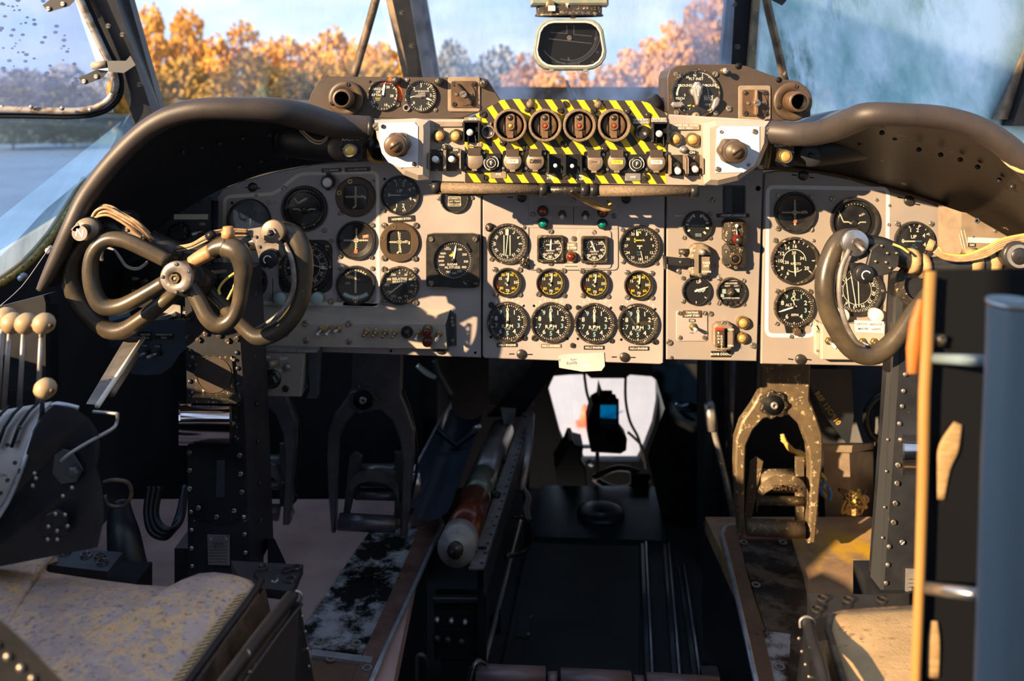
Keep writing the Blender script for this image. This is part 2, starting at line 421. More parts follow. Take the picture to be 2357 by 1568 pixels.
    def sheet(s, rows, smooth=True):
        n = len(rows[0]); v = [q for r in rows for q in r]; f = []
        for i in range(len(rows) - 1):
            for k in range(n - 1): f.append((i * n + k, i * n + k + 1, (i + 1) * n + k + 1, (i + 1) * n + k))
        return s.add(v, f, smooth)
    def poly(s, p, z=0):
        if len(p[0]) == 2: p = [(x, y, z) for x, y in p]
        return s.add(p, [tuple(range(len(p)))])
    def frustum(s, a, b):
        n = len(a)
        return s.add(list(a) + list(b), [(i, (i + 1) % n, n + (i + 1) % n, n + i) for i in range(n)] + [tuple(range(n - 1, -1, -1)), tuple(range(n, 2 * n))])
    # flat markings: angles clockwise from the top, in degrees
    def line(s, x0, y0, x1, y1, w, z=2.2, w1=None):
        d = Vector((x1 - x0, y1 - y0)); d.normalize(); n = Vector((-d.y, d.x)); w1 = w if w1 is None else w1
        return s.poly([(x0 - n.x * w / 2, y0 - n.y * w / 2), (x1 - n.x * w1 / 2, y1 - n.y * w1 / 2), (x1 + n.x * w1 / 2, y1 + n.y * w1 / 2), (x0 + n.x * w / 2, y0 + n.y * w / 2)], z)
    def tick(s, a, r0, r1, w, z=2.2, cx=0, cy=0):
        t = math.radians(a); x, y = math.sin(t), math.cos(t)
        return s.line(cx + x * r0, cy + y * r0, cx + x * r1, cy + y * r1, w, z)
    def ticks(s, n, r0, r1, w, a0=0, a1=360, z=2.2, cx=0, cy=0):
        for i in range(n): s.tick(a0 + (a1 - a0) * i / (n if abs(a1 - a0) >= 360 else max(1, n - 1)), r0, r1, w, z, cx, cy)
        return s
    def arc(s, r, w, a0, a1, z=2.2, n=24, cx=0, cy=0):
        for i in range(n):
            t0, t1 = (math.radians(a0 + (a1 - a0) * (i + d) / n) for d in (0, 1))
            s.poly([(cx + math.sin(t) * q, cy + math.cos(t) * q) for t, q in ((t0, r - w / 2), (t0, r + w / 2), (t1, r + w / 2), (t1, r - w / 2))], z)
        return s
    def txt(s, t, x, y, h, z=2.3, rot=0, sx=1.0, bold=0):
        v, f = text_mesh(t); k = h / .70; c, d = math.cos(rot), math.sin(rot)
        s.add([(x + (q[0] * sx * c - q[1] * d) * k, y + (q[0] * sx * d + q[1] * c) * k, z) for q in v], f)
        return s
    def nums(s, labels, a0, step, r, h, z=2.3, turn=False):
        for i, l in enumerate(labels):
            if l == '': continue
            a = a0 + i * step; t = math.radians(a)
            s.txt(str(l), r * math.sin(t), r * math.cos(t), h, z, -t if turn else 0)
        return s
    def needle(s, a, ln, tail, w, z=3.0, cx=0, cy=0):
        t = math.radians(a); d = Vector((math.sin(t), math.cos(t))); n = Vector((-d.y, d.x))
        q = [(-tail, w * .45), (ln * .75, w * .5), (ln, w * .12), (ln, -w * .12), (ln * .75, -w * .5), (-tail, -w * .45)]
        p = [(cx + d.x * a_ + n.x * b_, cy + d.y * a_ + n.y * b_) for a_, b_ in q]
        return s.prism(p, z, z + .5)
    def mesh(s, name):
        me = bpy.data.meshes.new(name); me.from_pydata(s.v, [], s.f)
        me.polygons.foreach_set('use_smooth', s.sm); me.update()
        return me

# ---------------------------------------------------------------- objects
RX = Matrix.Rotation(PI / 2, 4, 'X')
WM = {}
def frame(px, py, Y):
    k = (Y + DY) / F
    return Matrix.Translation(P(px, py, Y)) @ RX @ Matrix.Diagonal((k, k, k, 1))
def place(o, m):
    o.matrix_basis = m; WM[o.name] = m
def tag(o, label=None, cat=None, group=None, kind=None):
    for k, v in (('label', label), ('category', cat), ('group', group), ('kind', kind)):
        if v: o[k] = v
    return o
def link(name, data):
    o = bpy.data.objects.new(name, data); COL.objects.link(o); return o
def to_mesh(mb, name, m):
    me = mb if isinstance(mb, bpy.types.Mesh) else mb.mesh(name)
    if m and not me.materials: me.materials.append(M[m])
    return me
def fthing(name, label, cat, px, py, Y=YP, group=None):
    """Empty whose children are drawn in photo pixels: x right, y up, z towards the seats"""
    o = link(name, None); place(o, frame(px, py, Y)); return tag(o, label, cat, group)
def wthing(name, label, cat, loc, group=None):
    o = link(name, None); place(o, Matrix.Translation(Vector(loc))); return tag(o, label, cat, group)
def fone(name, mb, m, label, cat, px, py, Y=YP, group=None):
    o = link(name, to_mesh(mb, name, m)); place(o, frame(px, py, Y)); return tag(o, label, cat, group)
def wone(name, mb, m, label, cat, loc, group=None):
    t = Vector(loc); mb.v = [tuple(Vector(q) - t) for q in mb.v]
    o = link(name, to_mesh(mb, name, m)); place(o, Matrix.Translation(t)); return tag(o, label, cat, group)
def part(par, name, mb, m=None, loc=(0, 0, 0), rot=0, sc=1, label=None):
    o = link(name, to_mesh(mb, name, m)); o.parent = par
    mt = Matrix.Translation(Vector(loc)) @ Matrix.Rotation(rot, 4, 'Z') @ Matrix.Diagonal((sc, sc, sc, 1))
    o.matrix_basis = mt; WM[o.name] = WM[par.name] @ mt
    if label: o['label'] = label
    return o
def wpart(par, name, mb, m=None, label=None):
    inv = WM[par.name].inverted(); mb.v = [tuple(inv @ Vector(q)) for q in mb.v]
    return part(par, name, mb, m, label=label)
def struct(name, mb, m):
    o = link(name, to_mesh(mb, name, m)); WM[o.name] = Matrix.Identity(4); o['kind'] = 'structure'; return o

# shared little pieces (unit radius, height in the same unit)
def half(sgn):
    return [(math.cos(a) , math.sin(a)) for a in [math.asin(.16) * sgn + sgn * (PI - 2 * math.asin(.16)) * i / 6 for i in range(7)]]
_s = MB().lathe([(1, 0), (1, .35), (0, .35)], 12); _s.prism([(x * .97, y * .97) for x, y in half(1)], .3, .62, .1); _s.prism([(x * .97, y * .97) for x, y in half(-1)], .3, .62, .1)
SCREW = to_mesh(_s, 'screw', 'screw')
SCREW_DARK = SCREW.copy(); SCREW_DARK.materials.clear(); SCREW_DARK.materials.append(M['screw_dark'])
RIVET = to_mesh(MB().lathe([(1, 0), (.9, .35), (.55, .62), (0, .72)], 9), 'rivet', 'rivet')
RIVET_STEEL = RIVET.copy(); RIVET_STEEL.materials.clear(); RIVET_STEEL.materials.append(M['screw'])
HOLE = to_mesh(MB().lathe([(1, 0), (1, .08), (0, .09)], 12), 'hole', 'black_deep')
_f = MB().lathe([(1, 0), (1, .25), (.9, .4), (.2, .5), (0, .5)], 18); _f.box(0, 0, .5, 1.7, .16, .1)
FASTENER = to_mesh(_f, 'fastener', 'screw_dark')
def screws(par, pts, ox=0, oy=0, r=6, z=0, me=None, name='screw'):
    for p in pts:
        part(par, name, me or SCREW, None, (p[0] - ox, oy - p[1], z), random.uniform(0, PI), p[2] if len(p) > 2 else r)
def px_poly(pts, ox, oy):
    return [(x - ox, oy - y) for x, y in pts]
# ================================================================ the place: ground, trees, cockpit shell
g = MB().poly([(-260, -120, ZC - 4.6), (260, -120, ZC - 4.6), (260, 90, ZC - 4.6), (-260, 90, ZC - 4.6)])
struct('ground', g, 'ground')
struct('field', MB().poly([(-400, 90, ZC - 4.6), (400, 90, ZC - 4.6), (400, 420, ZC - 4.6), (-400, 420, ZC - 4.6)]), 'grass')

def crown(n, seed, shape, size):
    rd = random.Random(seed); mb = MB()
    for i in range(n):
        while True:
            x, y, z = rd.uniform(-1, 1), rd.uniform(-1, 1), rd.uniform(0, 1)
            w = math.sin(PI * min(1, z * .9 + .12)) ** .7 if shape == 'round' else (1.0 - z) ** .38 * (.75 + .25 * math.sin(z * 13 + seed) ** 2)
            if x * x + y * y < w * w and rd.random() < .35 + .65 * (x * x + y * y) / (w * w + 1e-6): break
        s = size * rd.uniform(.5, 1.3); a = Vector((rd.gauss(0, 1), rd.gauss(0, 1), rd.gauss(0, 1))).normalized(); b = a.orthogonal().normalized() * s; a = a * s
        c = Vector((x, y, z * 2)); mb.add([c - a, c + b, c + a, c - b], [(0, 1, 2, 3)])
    return mb
CR = {}
for k, (nm, sh) in enumerate((('leaf_gold', 'tall'), ('leaf_olive', 'round'), ('leaf_rust', 'tall'), ('leaf_haze', 'round'), ('leaf_green', 'round'))):
    CR[nm] = to_mesh(crown(1900, k + 3, sh, .07), 'crown', nm)
_t = MB()
_t.tube([(0, 0, 0), (.01, 0, .4), (-.01, .01, .9), (0, 0, 1.6)], [.05, .04, .03, .01], 7)
for a in range(5):
    _t.tube([(0, 0, .35 + .12 * a), (.35 * math.cos(a * 2.4), .35 * math.sin(a * 2.4), .75 + .14 * a)], [.02, .006], 5)
TRUNK = to_mesh(_t, 'trunk', 'bark')
def tree(px, py_top, w, kind, label, Y):
    base = P(px, HY, Y); base.z = ZC - 4.6
    h = (HY - py_top) / F * Y + 4.6; wr = w / F * Y / 2
    o = wthing('tree', label, 'tree', base, 'trees beyond the apron')
    c = part(o, 'crown', CR[kind], None, (0, 0, h * .10)); c.matrix_basis = Matrix.Translation((0, 0, h * .08)) @ Matrix.Rotation(px, 4, 'Z') @ Matrix.Diagonal((wr, wr, h * .46, 1))
    t = part(o, 'trunk', TRUNK, None); t.matrix_basis = Matrix.Diagonal((h * .28, h * .28, h * .5, 1))
ORD = 'first second third fourth fifth sixth seventh eighth ninth tenth eleventh twelfth thirteenth fourteenth'.split()
def trees(kind, lab, Y0, Y1, L):
    L = sorted(L)
    for k, (px, top, w) in enumerate(L): tree(px, top, w, kind, lab % ORD[k], random.uniform(Y0, Y1))
trees('leaf_gold', 'golden autumn tree, %s from the side window post', 95, 112, [(300, 50, 120), (345, 5, 130), (430, 15, 150), (495, 75, 130), (560, 42, 150), (615, 85, 140), (660, 78, 150), (715, 90, 140), (765, 58, 150), (825, 85, 150), (880, 92, 140), (935, 105, 120)])
trees('leaf_olive', 'dense olive-gold bush before the golden trees, %s from the side window post', 84, 92, [(330, 150, 150), (420, 118, 170), (510, 165, 150), (575, 112, 170), (655, 140, 150), (730, 125, 160), (805, 130, 160), (885, 128, 160), (950, 160, 120)])
trees('leaf_rust', 'rusty tree outside the middle windscreen, %s counting toward the copilot', 95, 110, [(1175, 165, 110), (1210, 120, 130), (1265, 140, 140), (1330, 155, 140), (1395, 145, 140), (1450, 110, 140), (1500, 85, 140), (1550, 45, 150), (1605, 0, 170), (1660, -30, 160)])
trees('leaf_rust', 'rusty tree dimly seen through the hazy windscreen, %s from the torch tube', 100, 110, [(1880, 195, 150), (1950, 205, 130)])
trees('leaf_haze', 'bluish grey tree behind the standby compass, %s from the pilot post', 125, 150, [(1040, 80, 110), (1090, 140, 120), (1150, 95, 150)])
trees('leaf_haze', 'dim grey tree seen through the rain-spotted side window, %s from the outer edge', 125, 150, [(-150, 150, 180), (-30, 135, 170), (60, 150, 160), (150, 140, 140), (235, 160, 120)])
trees('leaf_green', 'low dark green shrub at the foot of the trees, %s from the outer edge', 80, 83, [(30, 190, 220), (170, 185, 180), (605, 190, 70)])
def van(px, Y, s, label):
    b = P(px, HY, Y); b.z = ZC - 4.6
    o = wthing('van', label, 'van', b)
    w = MB(); 
    for q in ((-1, 2.2), (1, 2.2)): pass
    body = [(-2.2, .35), (2.2, .35), (2.2, 1.1), (1.6, 1.25), (1.2, 2.0), (-2.1, 2.1), (-2.2, 1.9)]
    mb = MB().prism(body, -.9, .9, .12); rot = Matrix.Diagonal((s, 1, s, 1)) @ RX
    mb.v = [tuple(rot @ Vector(q)) for q in mb.v]; part(o, 'body', mb, 'car_white')
    gl = MB().prism([(1.62, 1.3), (1.3, 1.9), (.5, 1.95), (.5, 1.3)], .9, .92); gl.v = [tuple(rot @ Vector(q)) for q in gl.v]; part(o, 'window', gl, 'car_glass')
    for x in (-1.4, 1.4):
        t = MB().lathe([(.34, -.1), (.34, .1), (.1, .12)], 14, x, .34, .9); t.v = [tuple(rot @ Vector(q)) for q in t.v]; part(o, 'wheel', t, 'black')
van(1375, 125, 1.1, 'white van parked on the apron beyond the middle windscreen')
van(1475, 140, 1.0, 'smaller white van farther along the apron')

# --- cockpit shell
XW = 1.04
FL = .42                      # pilots' floor height, aisle floor is 0
def wall_side(sg):
    # side wall below the sill, top edge following the seal; left hump out of view added to shade quadrant
    if sg < 0: top = [(-.9, -.28), (.46, -.28), (.52, -.15), (.86, -.15), (.95, -.25), (1.12, -.29), (1.55, -.385), (1.766, -.375), (1.90, -.325), (2.053, -.257), (2.34, -.165), (2.85, -.20)]
    else: top = [(-.9, -.30), (1.2, -.30), (1.75, -.25), (2.35, -.10), (2.85, -.10)]
    mb = MB(); x = sg * XW
    inner = [(x, y, ZC + z) for y, z in top]; low = [(x, y, -.3) for y, z in top]
    outer = [(x + sg * .06, y, ZC + z) for y, z in top]; low2 = [(x + sg * .06, y, -.3) for y, z in top]
    mb.sheet([low, inner, outer, low2], False); return mb
struct('wall_left', wall_side(-1), 'shell'); struct('wall_right', wall_side(1), 'lining_dark')
for nm, sg in (('wall_left_bounce', -1), ('wall_right_bounce', 1)): struct(nm, MB().box(sg * (XW - .006), -.28, .60, .006, 1.2, 1.15), 'bounce_lining')  # pale panels added out of view to bounce light forward
struct('wall_rear', MB().box(0, -.93, 1.1, 2.2, .06, 2.9), 'bounce_lining')
rf = MB()
def roof(prof, y0, y1):
    up = [(x, z + .04) for x, z in prof[::-1]]; rf.sheet([[(x, y0, ZC + z), (x, y1, ZC + z)] for x, z in prof + up + prof[:1]], False)
R0 = [(-1.06, .86), (-.85, .98), (0, 1.03), (.85, .98), (1.06, .86)]
roof(R0, -.95, .15); roof(R0, 1.85, 1.95); roof([(-.22, 1.02), (0, 1.03), (.22, 1.02)], .15, 1.85); roof([(-1.06, .86), (-.88, .96)], .15, 1.85); roof([(.88, .96), (1.06, .86)], .15, 1.85)
struct('ceiling', rf, 'bounce_lining')
for nm, sg in (('window_9', -1), ('window_10', 1)):
    struct(nm, MB().poly([(sg * .88, .15, ZC + .985), (sg * .22, .15, ZC + 1.03), (sg * .22, 1.85, ZC + 1.03), (sg * .88, 1.85, ZC + .985)]), 'glass_clear')
# window posts behind the seats
for sg, nm in ((-1, 'trim_1'), (1, 'trim_2')):
    mb = MB()
    mb.box(sg * XW, -.6, ZC + .27, .05, .06, 1.2)
    struct(nm, mb, 'frame_black')

def bar(front, Y0, Y1, dep, mb=None):
    """front: [(xl,y,xr) top, (xl,y,xr) bottom] in photo px"""
    (a0, y0, b0), (a1, y1, b1) = front; mb = mb or MB()
    f = [P(a0, y0, Y0), P(b0, y0, Y0), P(b1, y1, Y1), P(a1, y1, Y1)]
    return mb.frustum([tuple(q) for q in f], [(q.x, q.y + dep, q.z) for q in f])
def pillar(nm, front, Y0, Y1, dep, m, label=None):
    (a0, y0, b0), (a1, y1, b1) = front
    t = 3.3   # carry the post up to the roof
    f2 = [(a1 + (a0 - a1) * t, y1 + (y0 - y1) * t, b1 + (b0 - b1) * t), front[1]]
    return struct(nm, bar(f2, max(1.55, Y1 + (Y0 - Y1) * t * .6), Y1, dep), m)
p3 = pillar('trim_3', [(196, 0, 268), (322, 310, 366)], 1.86, 1.98, .05, 'frame_black')
pillar('trim_4', [(262, 0, 298), (350, 255, 370)], 1.90, 2.02, .03, 'frame_black')
pillar('trim_5', [(903, 0, 968), (945, 190, 1004)], 2.28, 2.40, .05, 'frame_black')
pillar('trim_6', [(888, 0, 903), (931, 190, 946)], 2.30, 2.42, .03, 'frame_tan')
pillar('trim_7', [(968, 0, 982), (1003, 190, 1014)], 2.29, 2.41, .03, 'black')
pillar('trim_8', [(1682, 0, 1736), (1668, 170, 1722)], 2.28, 2.40, .05, 'frame_black')
pillar('trim_9', [(1672, 0, 1682), (1657, 170, 1668)], 2.30, 2.42, .03, 'deck')
pillar('trim_10', [(1735, 0, 1757), (1721, 170, 1742)], 2.26, 2.38, .04, 'frame_tan')
pillar('trim_11', [(2352, 130, 2390), (2300, 275, 2338)], 1.90, 1.98, .05, 'frame_tan')
pillar('trim_12', [(2385, 130, 2560), (2330, 290, 2460)], 1.86, 1.96, .05, 'black')
for nm, pts in (('trim_3', [(283, 80, 1.88), (250, 60, 1.87), (322, 195, 1.935)]), ('trim_5', [(948, 106, 2.34), (925, 30, 2.29)]), ('trim_8', [(1697, 108, 2.35), (1690, 10, 2.28)])):
    o = bpy.data.objects[nm]
    for x, y, Y in pts:
        s = link('screw', SCREW_DARK); s.parent = o; k = 6.5 * Y / F; s.matrix_basis = Matrix.Translation(P(x, y, Y - .002)) @ RX @ Matrix.Diagonal((k, k, k, 1))

# --- window panes (each a pane with a rim of its own frame posts above)
def pane(nm, pts, m, th=.004):
    a = [Vector(p) for p in pts]; n = (a[1] - a[0]).cross(a[2] - a[0]).normalized() * th
    mb = MB().frustum([tuple(p) for p in a], [tuple(p + n) for p in a]); return struct(nm, mb, m)
top = ZC + .74
pane('window_1', [P(358, 330, 2.03), P(950, 330, 2.44), P(742, -560, 2.02), P(98, -560, 1.68)], 'glass_clear')
pane('window_2', [P(1000, 330, 2.43), P(1672, 330, 2.43), P(1722, -560, 2.04), P(850, -560, 2.04)], 'glass_centre')
pane('window_3', [P(1728, 330, 2.43), P(2330, 420, 2.03), P(2600, -560, 1.66), P(1790, -560, 2.04)], 'glass_hazy')
# side glazing, pilot side: opening light with rounded corner, quarter light under it, blue reflections put into its tint
pane('window_4', [P(-330, 258, 1.86), P(262, 258, 1.97), P(130, -120, 1.86), P(-430, -120, 1.75)], 'glass_lilac')
w5 = MB()
A = [P(-330, 262, 1.86), P(300, 262, 1.985), P(335, 345, 2.02), Vector((-1.03, 2.053, ZC - .255)), Vector((-1.035, 1.766, ZC - .373)), Vector((-1.035, 1.3, ZC - .39))]
w5.poly([tuple(q) for q in A]); struct('window_5', w5, 'glass_blue')
w6 = MB().poly([(-1.045, 1.25, ZC - .39), (-1.045, 1.25, ZC + .88), (-1.045, -.6, ZC + .88), (-1.045, -.6, ZC - .40)]); struct('window_6', w6, 'glass_clear')
w7 = MB().poly([(1.05, 1.7, ZC - .26), (1.05, 1.6, ZC + .88), (1.05, -.6, ZC + .88), (1.05, -.6, ZC - .40)]); struct('window_7', w7, 'glass_hazy')

# rain drops on the opening window
rd = random.Random(4); mb = MB()
for i in range(85):
    x, y = rd.uniform(0, 190), rd.uniform(0, 225)
    if x > 120 + y * .4: continue
    c = P(x, y, 1.86 + .11 * (x + 330) / 592 - .01); r = rd.uniform(2, 5.5) * 1.9 / F
    mb.lathe([(r, 0), (r * .8, r * .5), (0, r * .7)], 8, M4=Matrix.Translation(c) @ RX @ Matrix.Diagonal((1.2, .8, 1, 1)))
dr = link('rain_drops', to_mesh(mb, 'rain_drops', 'drop')); dr.parent = bpy.data.objects['window_4']; dr['kind'] = 'stuff'

# opening-window rail, catches
o = wthing('opening_window_frame', 'worn tubular rail with rounded corner framing the rain-spotted side window', 'window frame', P(150, 255, 1.9))
path = spline([(-330, 250, 1.84), (-100, 250, 1.87), (60, 253, 1.895), (160, 256, 1.91), (215, 250, 1.92), (252, 228, 1.925), (266, 196, 1.925), (258, 160, 1.915), (235, 110, 1.90), (180, -10, 1.87), (140, -100, 1.85)], 5)
wpart(o, 'rail', MB().tube([P(*q) for q in path], 8.5 * 1.9 / F, 10), 'window_rail')
path2 = spline([(-330, 264, 1.85), (60, 267, 1.905), (170, 268, 1.92), (235, 258, 1.932), (272, 228, 1.935), (279, 190, 1.935), (268, 150, 1.925), (245, 105, 1.91), (192, -10, 1.88), (150, -100, 1.86)], 5)
wpart(o, 'rubber_seal', MB().tube([P(*q) for q in path2], 6.5 * 1.9 / F, 8), 'black_deep')
for x, y in ((5, 246), (72, 246), (143, 249), (208, 252)):
    s = part(o, 'rivet', RIVET_STEEL, None); k = 6 * 1.88 / F; s.matrix_basis = Matrix.Translation(P(x, y, 1.885) - P(150, 255, 1.9)) @ RX @ Matrix.Diagonal((k, k, k, 1))
def catch(pts, bolts, label):
    o = wthing('window_catch', label, 'catch', P(*pts[0], 1.88))
    mb = MB().frustum([tuple(P(x, y, 1.87)) for x, y in pts], [tuple(P(x, y, 1.885)) for x, y in pts]); wpart(o, 'plate', mb, 'black')
    for x, y in bolts:
        s = part(o, 'bolt', SCREW, None); k = 5.5 * 1.87 / F; s.matrix_basis = Matrix.Translation(P(x, y, 1.869) - P(*pts[0], 1.88)) @ RX @ Matrix.Diagonal((k, k, k, 1))
    return o
c1 = catch([(98, 12), (112, 28), (160, 14), (172, 2), (172, -30), (140, -20)], [(112, 20), (145, 9)], 'upper black catch plate on the opening side window')
c2 = catch([(180, 180), (196, 195), (236, 180), (250, 163), (222, 160)], [(194, 187), (222, 176)], 'lower black catch plate on the opening side window')
wpart(c2, 'spigot', MB().tube([P(213, 152, 1.86), P(245, 148, 1.86)], 9 * 1.86 / F, 10), 'frame_tan')
wpart(c2, 'striker', MB().frustum([tuple(P(x, y, 1.85)) for x, y in ((246, 140), (290, 140), (300, 128), (312, 150), (285, 168), (250, 165))], [tuple(P(x, y, 1.87)) for x, y in ((246, 140), (290, 140), (300, 128), (312, 150), (285, 168), (250, 165))]), 'dark_metal')

# yellow sill seal, two thin windscreen struts, wiper
o = wthing('window_sill_seal', 'yellowed rubber seal curving up along the side window sill', 'seal', P(60, 600, 1.76))
q = spline([(-90, 705, 1.62), (0, 655, 1.69), (60, 612, 1.75), (115, 552, 1.82), (150, 500, 1.88), (200, 420, 1.97)], 6)
wpart(o, 'seal_strip', MB().tube([P(*a) for a in q], 9 * 1.75 / F, 8), 'seal')
q2 = [(x - 8, y - 10, Y + .008) for x, y, Y in q]
wpart(o, 'seal_lip', MB().tube([P(*a) for a in q2], 6 * 1.75 / F, 8), 'seal_tan')
for nm, pts, lab in (('windscreen_strut', [(880, -60, 1.98), (862, 10, 2.0), (838, 95, 2.03), (814, 178, 2.06)], 'thin chipped strut rising from the brown box beside the pilot windscreen'),
                     ('windscreen_strut', [(1755, -60, 1.98), (1766, 10, 2.0), (1786, 95, 2.03), (1806, 185, 2.06)], 'thin chipped strut rising beside the copilot hazy windscreen')):
    o = wone(nm, MB().tube([P(*a) for a in spline(pts, 4)], [10 * 2.0 / F] * 13, 12), 'strut', lab, 'strut', P(*pts[-1]))
o = wthing('windscreen_wiper', 'blue-black wiper arm outside the middle windscreen', 'wiper', P(1328, 236, 2.6))
wpart(o, 'arm', MB().tube([P(1303, 186, 2.52), P(1312, 208, 2.55), P(1330, 240, 2.6)], [3.5 * 2.5 / F, 5 * 2.5 / F, 6 * 2.5 / F], 8), 'deck')
wpart(o, 'pivot', MB().lathe([(.014, 0), (.014, .02), (0, .025)], 12, M4=Matrix.Translation(P(1330, 242, 2.6)) @ RX), 'dark_metal')
o = wthing('roof_bracket', 'black bracket hanging from the roof beside the copilot strut', 'bracket', P(1792, -5, 2.0))
wpart(o, 'plate', MB().frustum([tuple(P(x, y, 2.0)) for x, y in ((1775, 0), (1800, 13), (1810, 2), (1812, -30), (1775, -30))], [tuple(P(x, y, 2.05)) for x, y in ((1775, 0), (1800, 13), (1810, 2), (1812, -30), (1775, -30))]), 'black')
wpart(o, 'hanger', MB().tube([P(1790, -20, 2.02), P(1770, -200, 1.95)], 6 * 2 / F, 8), 'black')
# ================================================================ instrument panels
def panel(name, label, ox, oy, poly, m, Y=YP, th=9, ch=2):
    o = fthing(name, label, 'panel', ox, oy, Y)
    part(o, 'plate', MB().prism(px_poly(poly, ox, oy), -th, 0, ch), m); return o
pl = panel('instrument_panel', 'grey pilot flight panel with cream outline and curved top edge', 800, 600,
    [(500, 800), (500, 455), (512, 436), (560, 416), (640, 394), (720, 379), (800, 371), (880, 368), (1108, 372), (1107, 824), (604, 806)], 'panel')
pc = panel('instrument_panel', 'grey centre engine panel carrying the four rpm gauges', 1320, 640,
    [(1111, 400), (1531, 410), (1527, 836), (1520, 839), (1116, 825), (1111, 820)], 'panel')
pr = panel('instrument_panel', 'narrow panel with flap lever, undercarriage selector and bomb doors switch', 1640, 630,
    [(1535, 380), (1757, 390), (1742, 832), (1534, 828)], 'panel_right')
pp = panel('instrument_panel', 'dark grey copilot panel with white rounded outline', 1900, 620,
    [(1760, 398), (1790, 393), (1880, 398), (1960, 414), (2040, 438), (2110, 457), (2183, 480), (2180, 846), (1752, 838)], 'panel_right')
def strip(par, ox, oy, pts, w, m, z=.6, name='painted_line'):
    q = px_poly(pts, ox, oy); mb = MB(); n = len(q); rows = []
    for i in range(n):
        a = Vector(q[max(0, i - 1)]); b = Vector(q[min(n - 1, i + 1)]); d = (b - a).normalized(); nn = Vector((-d.y, d.x)) * w / 2
        rows.append([(q[i][0] + nn.x, q[i][1] + nn.y, z), (q[i][0] - nn.x, q[i][1] - nn.y, z)])
    mb.sheet(rows, False); return part(par, name, mb, m)
def rounded(pts, r):
    out = [pts[0]]
    for i in range(1, len(pts) - 1):
        a, b, c = Vector(pts[i - 1]), Vector(pts[i]), Vector(pts[i + 1])
        p = b + (a - b).normalized() * r; q = b + (c - b).normalized() * r
        for k in range(6):
            t = k / 5; out.append(tuple((1 - t) ** 2 * p + 2 * t * (1 - t) * b + t * t * q))
    out.append(pts[-1]); return out
strip(pl, 800, 600, rounded([(600, 697), (517, 696), (517, 453), (632, 446), (690, 400), (869, 396), (871, 702), (790, 699)], 16), 8, 'line')
strip(pl, 800, 600, [(870, 703), (790, 700), (600, 697)], 8, 'line')
strip(pp, 1900, 620, rounded([(1873, 745), (1873, 773), (1764, 772), (1767, 430), (2044, 435), (2042, 590)], 16), 9, 'white')
strip(pl, 800, 600, [(628, 700), (628, 640)], 1.6, 'black', .4, 'panel_joint')
S1 = [(653, 432), (655, 530), (747, 530), (762, 555), (749, 577), (783, 491), (783, 543), (857, 518), (855, 592), (783, 590), (857, 417, 5), (783, 617), (857, 618), (782, 690), (855, 692), (763, 694, 7),
      (883, 484), (957, 519, 7), (884, 519, 7), (884, 594, 7), (955, 595, 7), (884, 620, 7), (955, 622, 7), (884, 694, 7), (956, 696, 7), (617, 466, 5), (631, 467, 4), (632, 692, 5), (590, 450, 4)]
screws(pl, S1, 800, 600, 5.5)
for x, y in ((534, 467), (885, 412), (555, 590), (1094, 812), (900, 808)): part(pl, 'hole', HOLE, None, (x - 800, 600 - y, 0), 0, 3.2)
for x, y in ((582, 431), (1015, 805)): part(pl, 'fastener', FASTENER, None, (x - 800, 600 - y, 0), .1, 11)
for x0, x1, y in ((564, 572, 432), (592, 600, 433), (997, 1003, 804), (1027, 1033, 806)): part(pl, 'slot', MB().line(x0 - 800, 600 - y, x1 - 800, 600 - y, 2.2, .3), 'black_deep')
S2 = [(1226, 493, 6), (1205, 523, 5), (1131, 597, 5), (1267, 532, 6), (1368, 535, 6), (1320, 549, 6), (1267, 606, 6), (1367, 610, 6), (1433, 529, 5), (1511, 530, 5), (1434, 603, 5), (1511, 606, 5), (1319, 460, 6),
      (1196, 621, 6), (1139, 620, 6), (1239, 622, 6), (1297, 623, 6), (1340, 624, 6), (1399, 627, 6), (1443, 627, 6), (1500, 629, 6), (1140, 677, 6), (1196, 678, 6), (1239, 677, 6), (1298, 680, 6), (1341, 680, 6), (1399, 682, 6), (1443, 684, 6), (1500, 685, 6)]
screws(pc, S2, 1320, 640, 5.5)
screws(pc, [(1131, 702, 7), (1205, 777, 7), (1306, 706, 7), (1230, 778, 7), (1331, 708, 6), (1407, 784, 6), (1432, 709, 7), (1507, 786, 7), (1318, 795, 6)], 1320, 640, 6, 0, SCREW_DARK)
for x, y in ((1205, 704), (1130, 776), (1229, 704), (1306, 780), (1406, 709), (1330, 780), (1508, 712), (1430, 782)): part(pc, 'hole', HOLE, None, (x - 1320, 640 - y, 0), 0, 3.2)
for x, y in ((1201, 455), (1441, 458), (1200, 815), (1437, 822)): part(pc, 'fastener', FASTENER, None, (x - 1320, 640 - y, 0), .15, 11)
for x0, x1, y in ((1172, 1184, 815), (1215, 1226, 816), (1408, 1420, 822), (1452, 1463, 823), (1168, 1181, 454)): part(pc, 'slot', MB().line(x0 - 1320, 640 - y, x1 - 1320, 640 - y, 2.6, .3), 'black_deep')
for x in (1114, 1130, 1146):
    pass
for cx in (1167, 1268, 1369, 1468):   # cream arc marks above the rpm gauges
    part(pc, 'paint_ticks', MB().ticks(7, 50, 55, 2, -42, 42, .4), 'needle', (cx - 1320, 640 - 741, 0))
S3 = [(1635, 492), (1574, 547), (1634, 548), (1641, 460, 6), (1572, 640), (1632, 642), (1572, 694), (1630, 697), (1656, 642), (1711, 646), (1654, 698), (1711, 700), (1713, 613, 5), (1649, 611, 4), (1733, 795, 7), (1540, 788, 7), (1635, 722, 6), (1716, 417, 4), (1545, 823, 4)]
screws(pr, S3, 1640, 630, 5)
part(pr, 'hole', HOLE, None, (1745 - 1640, 630 - 434, 0), 0, 6)
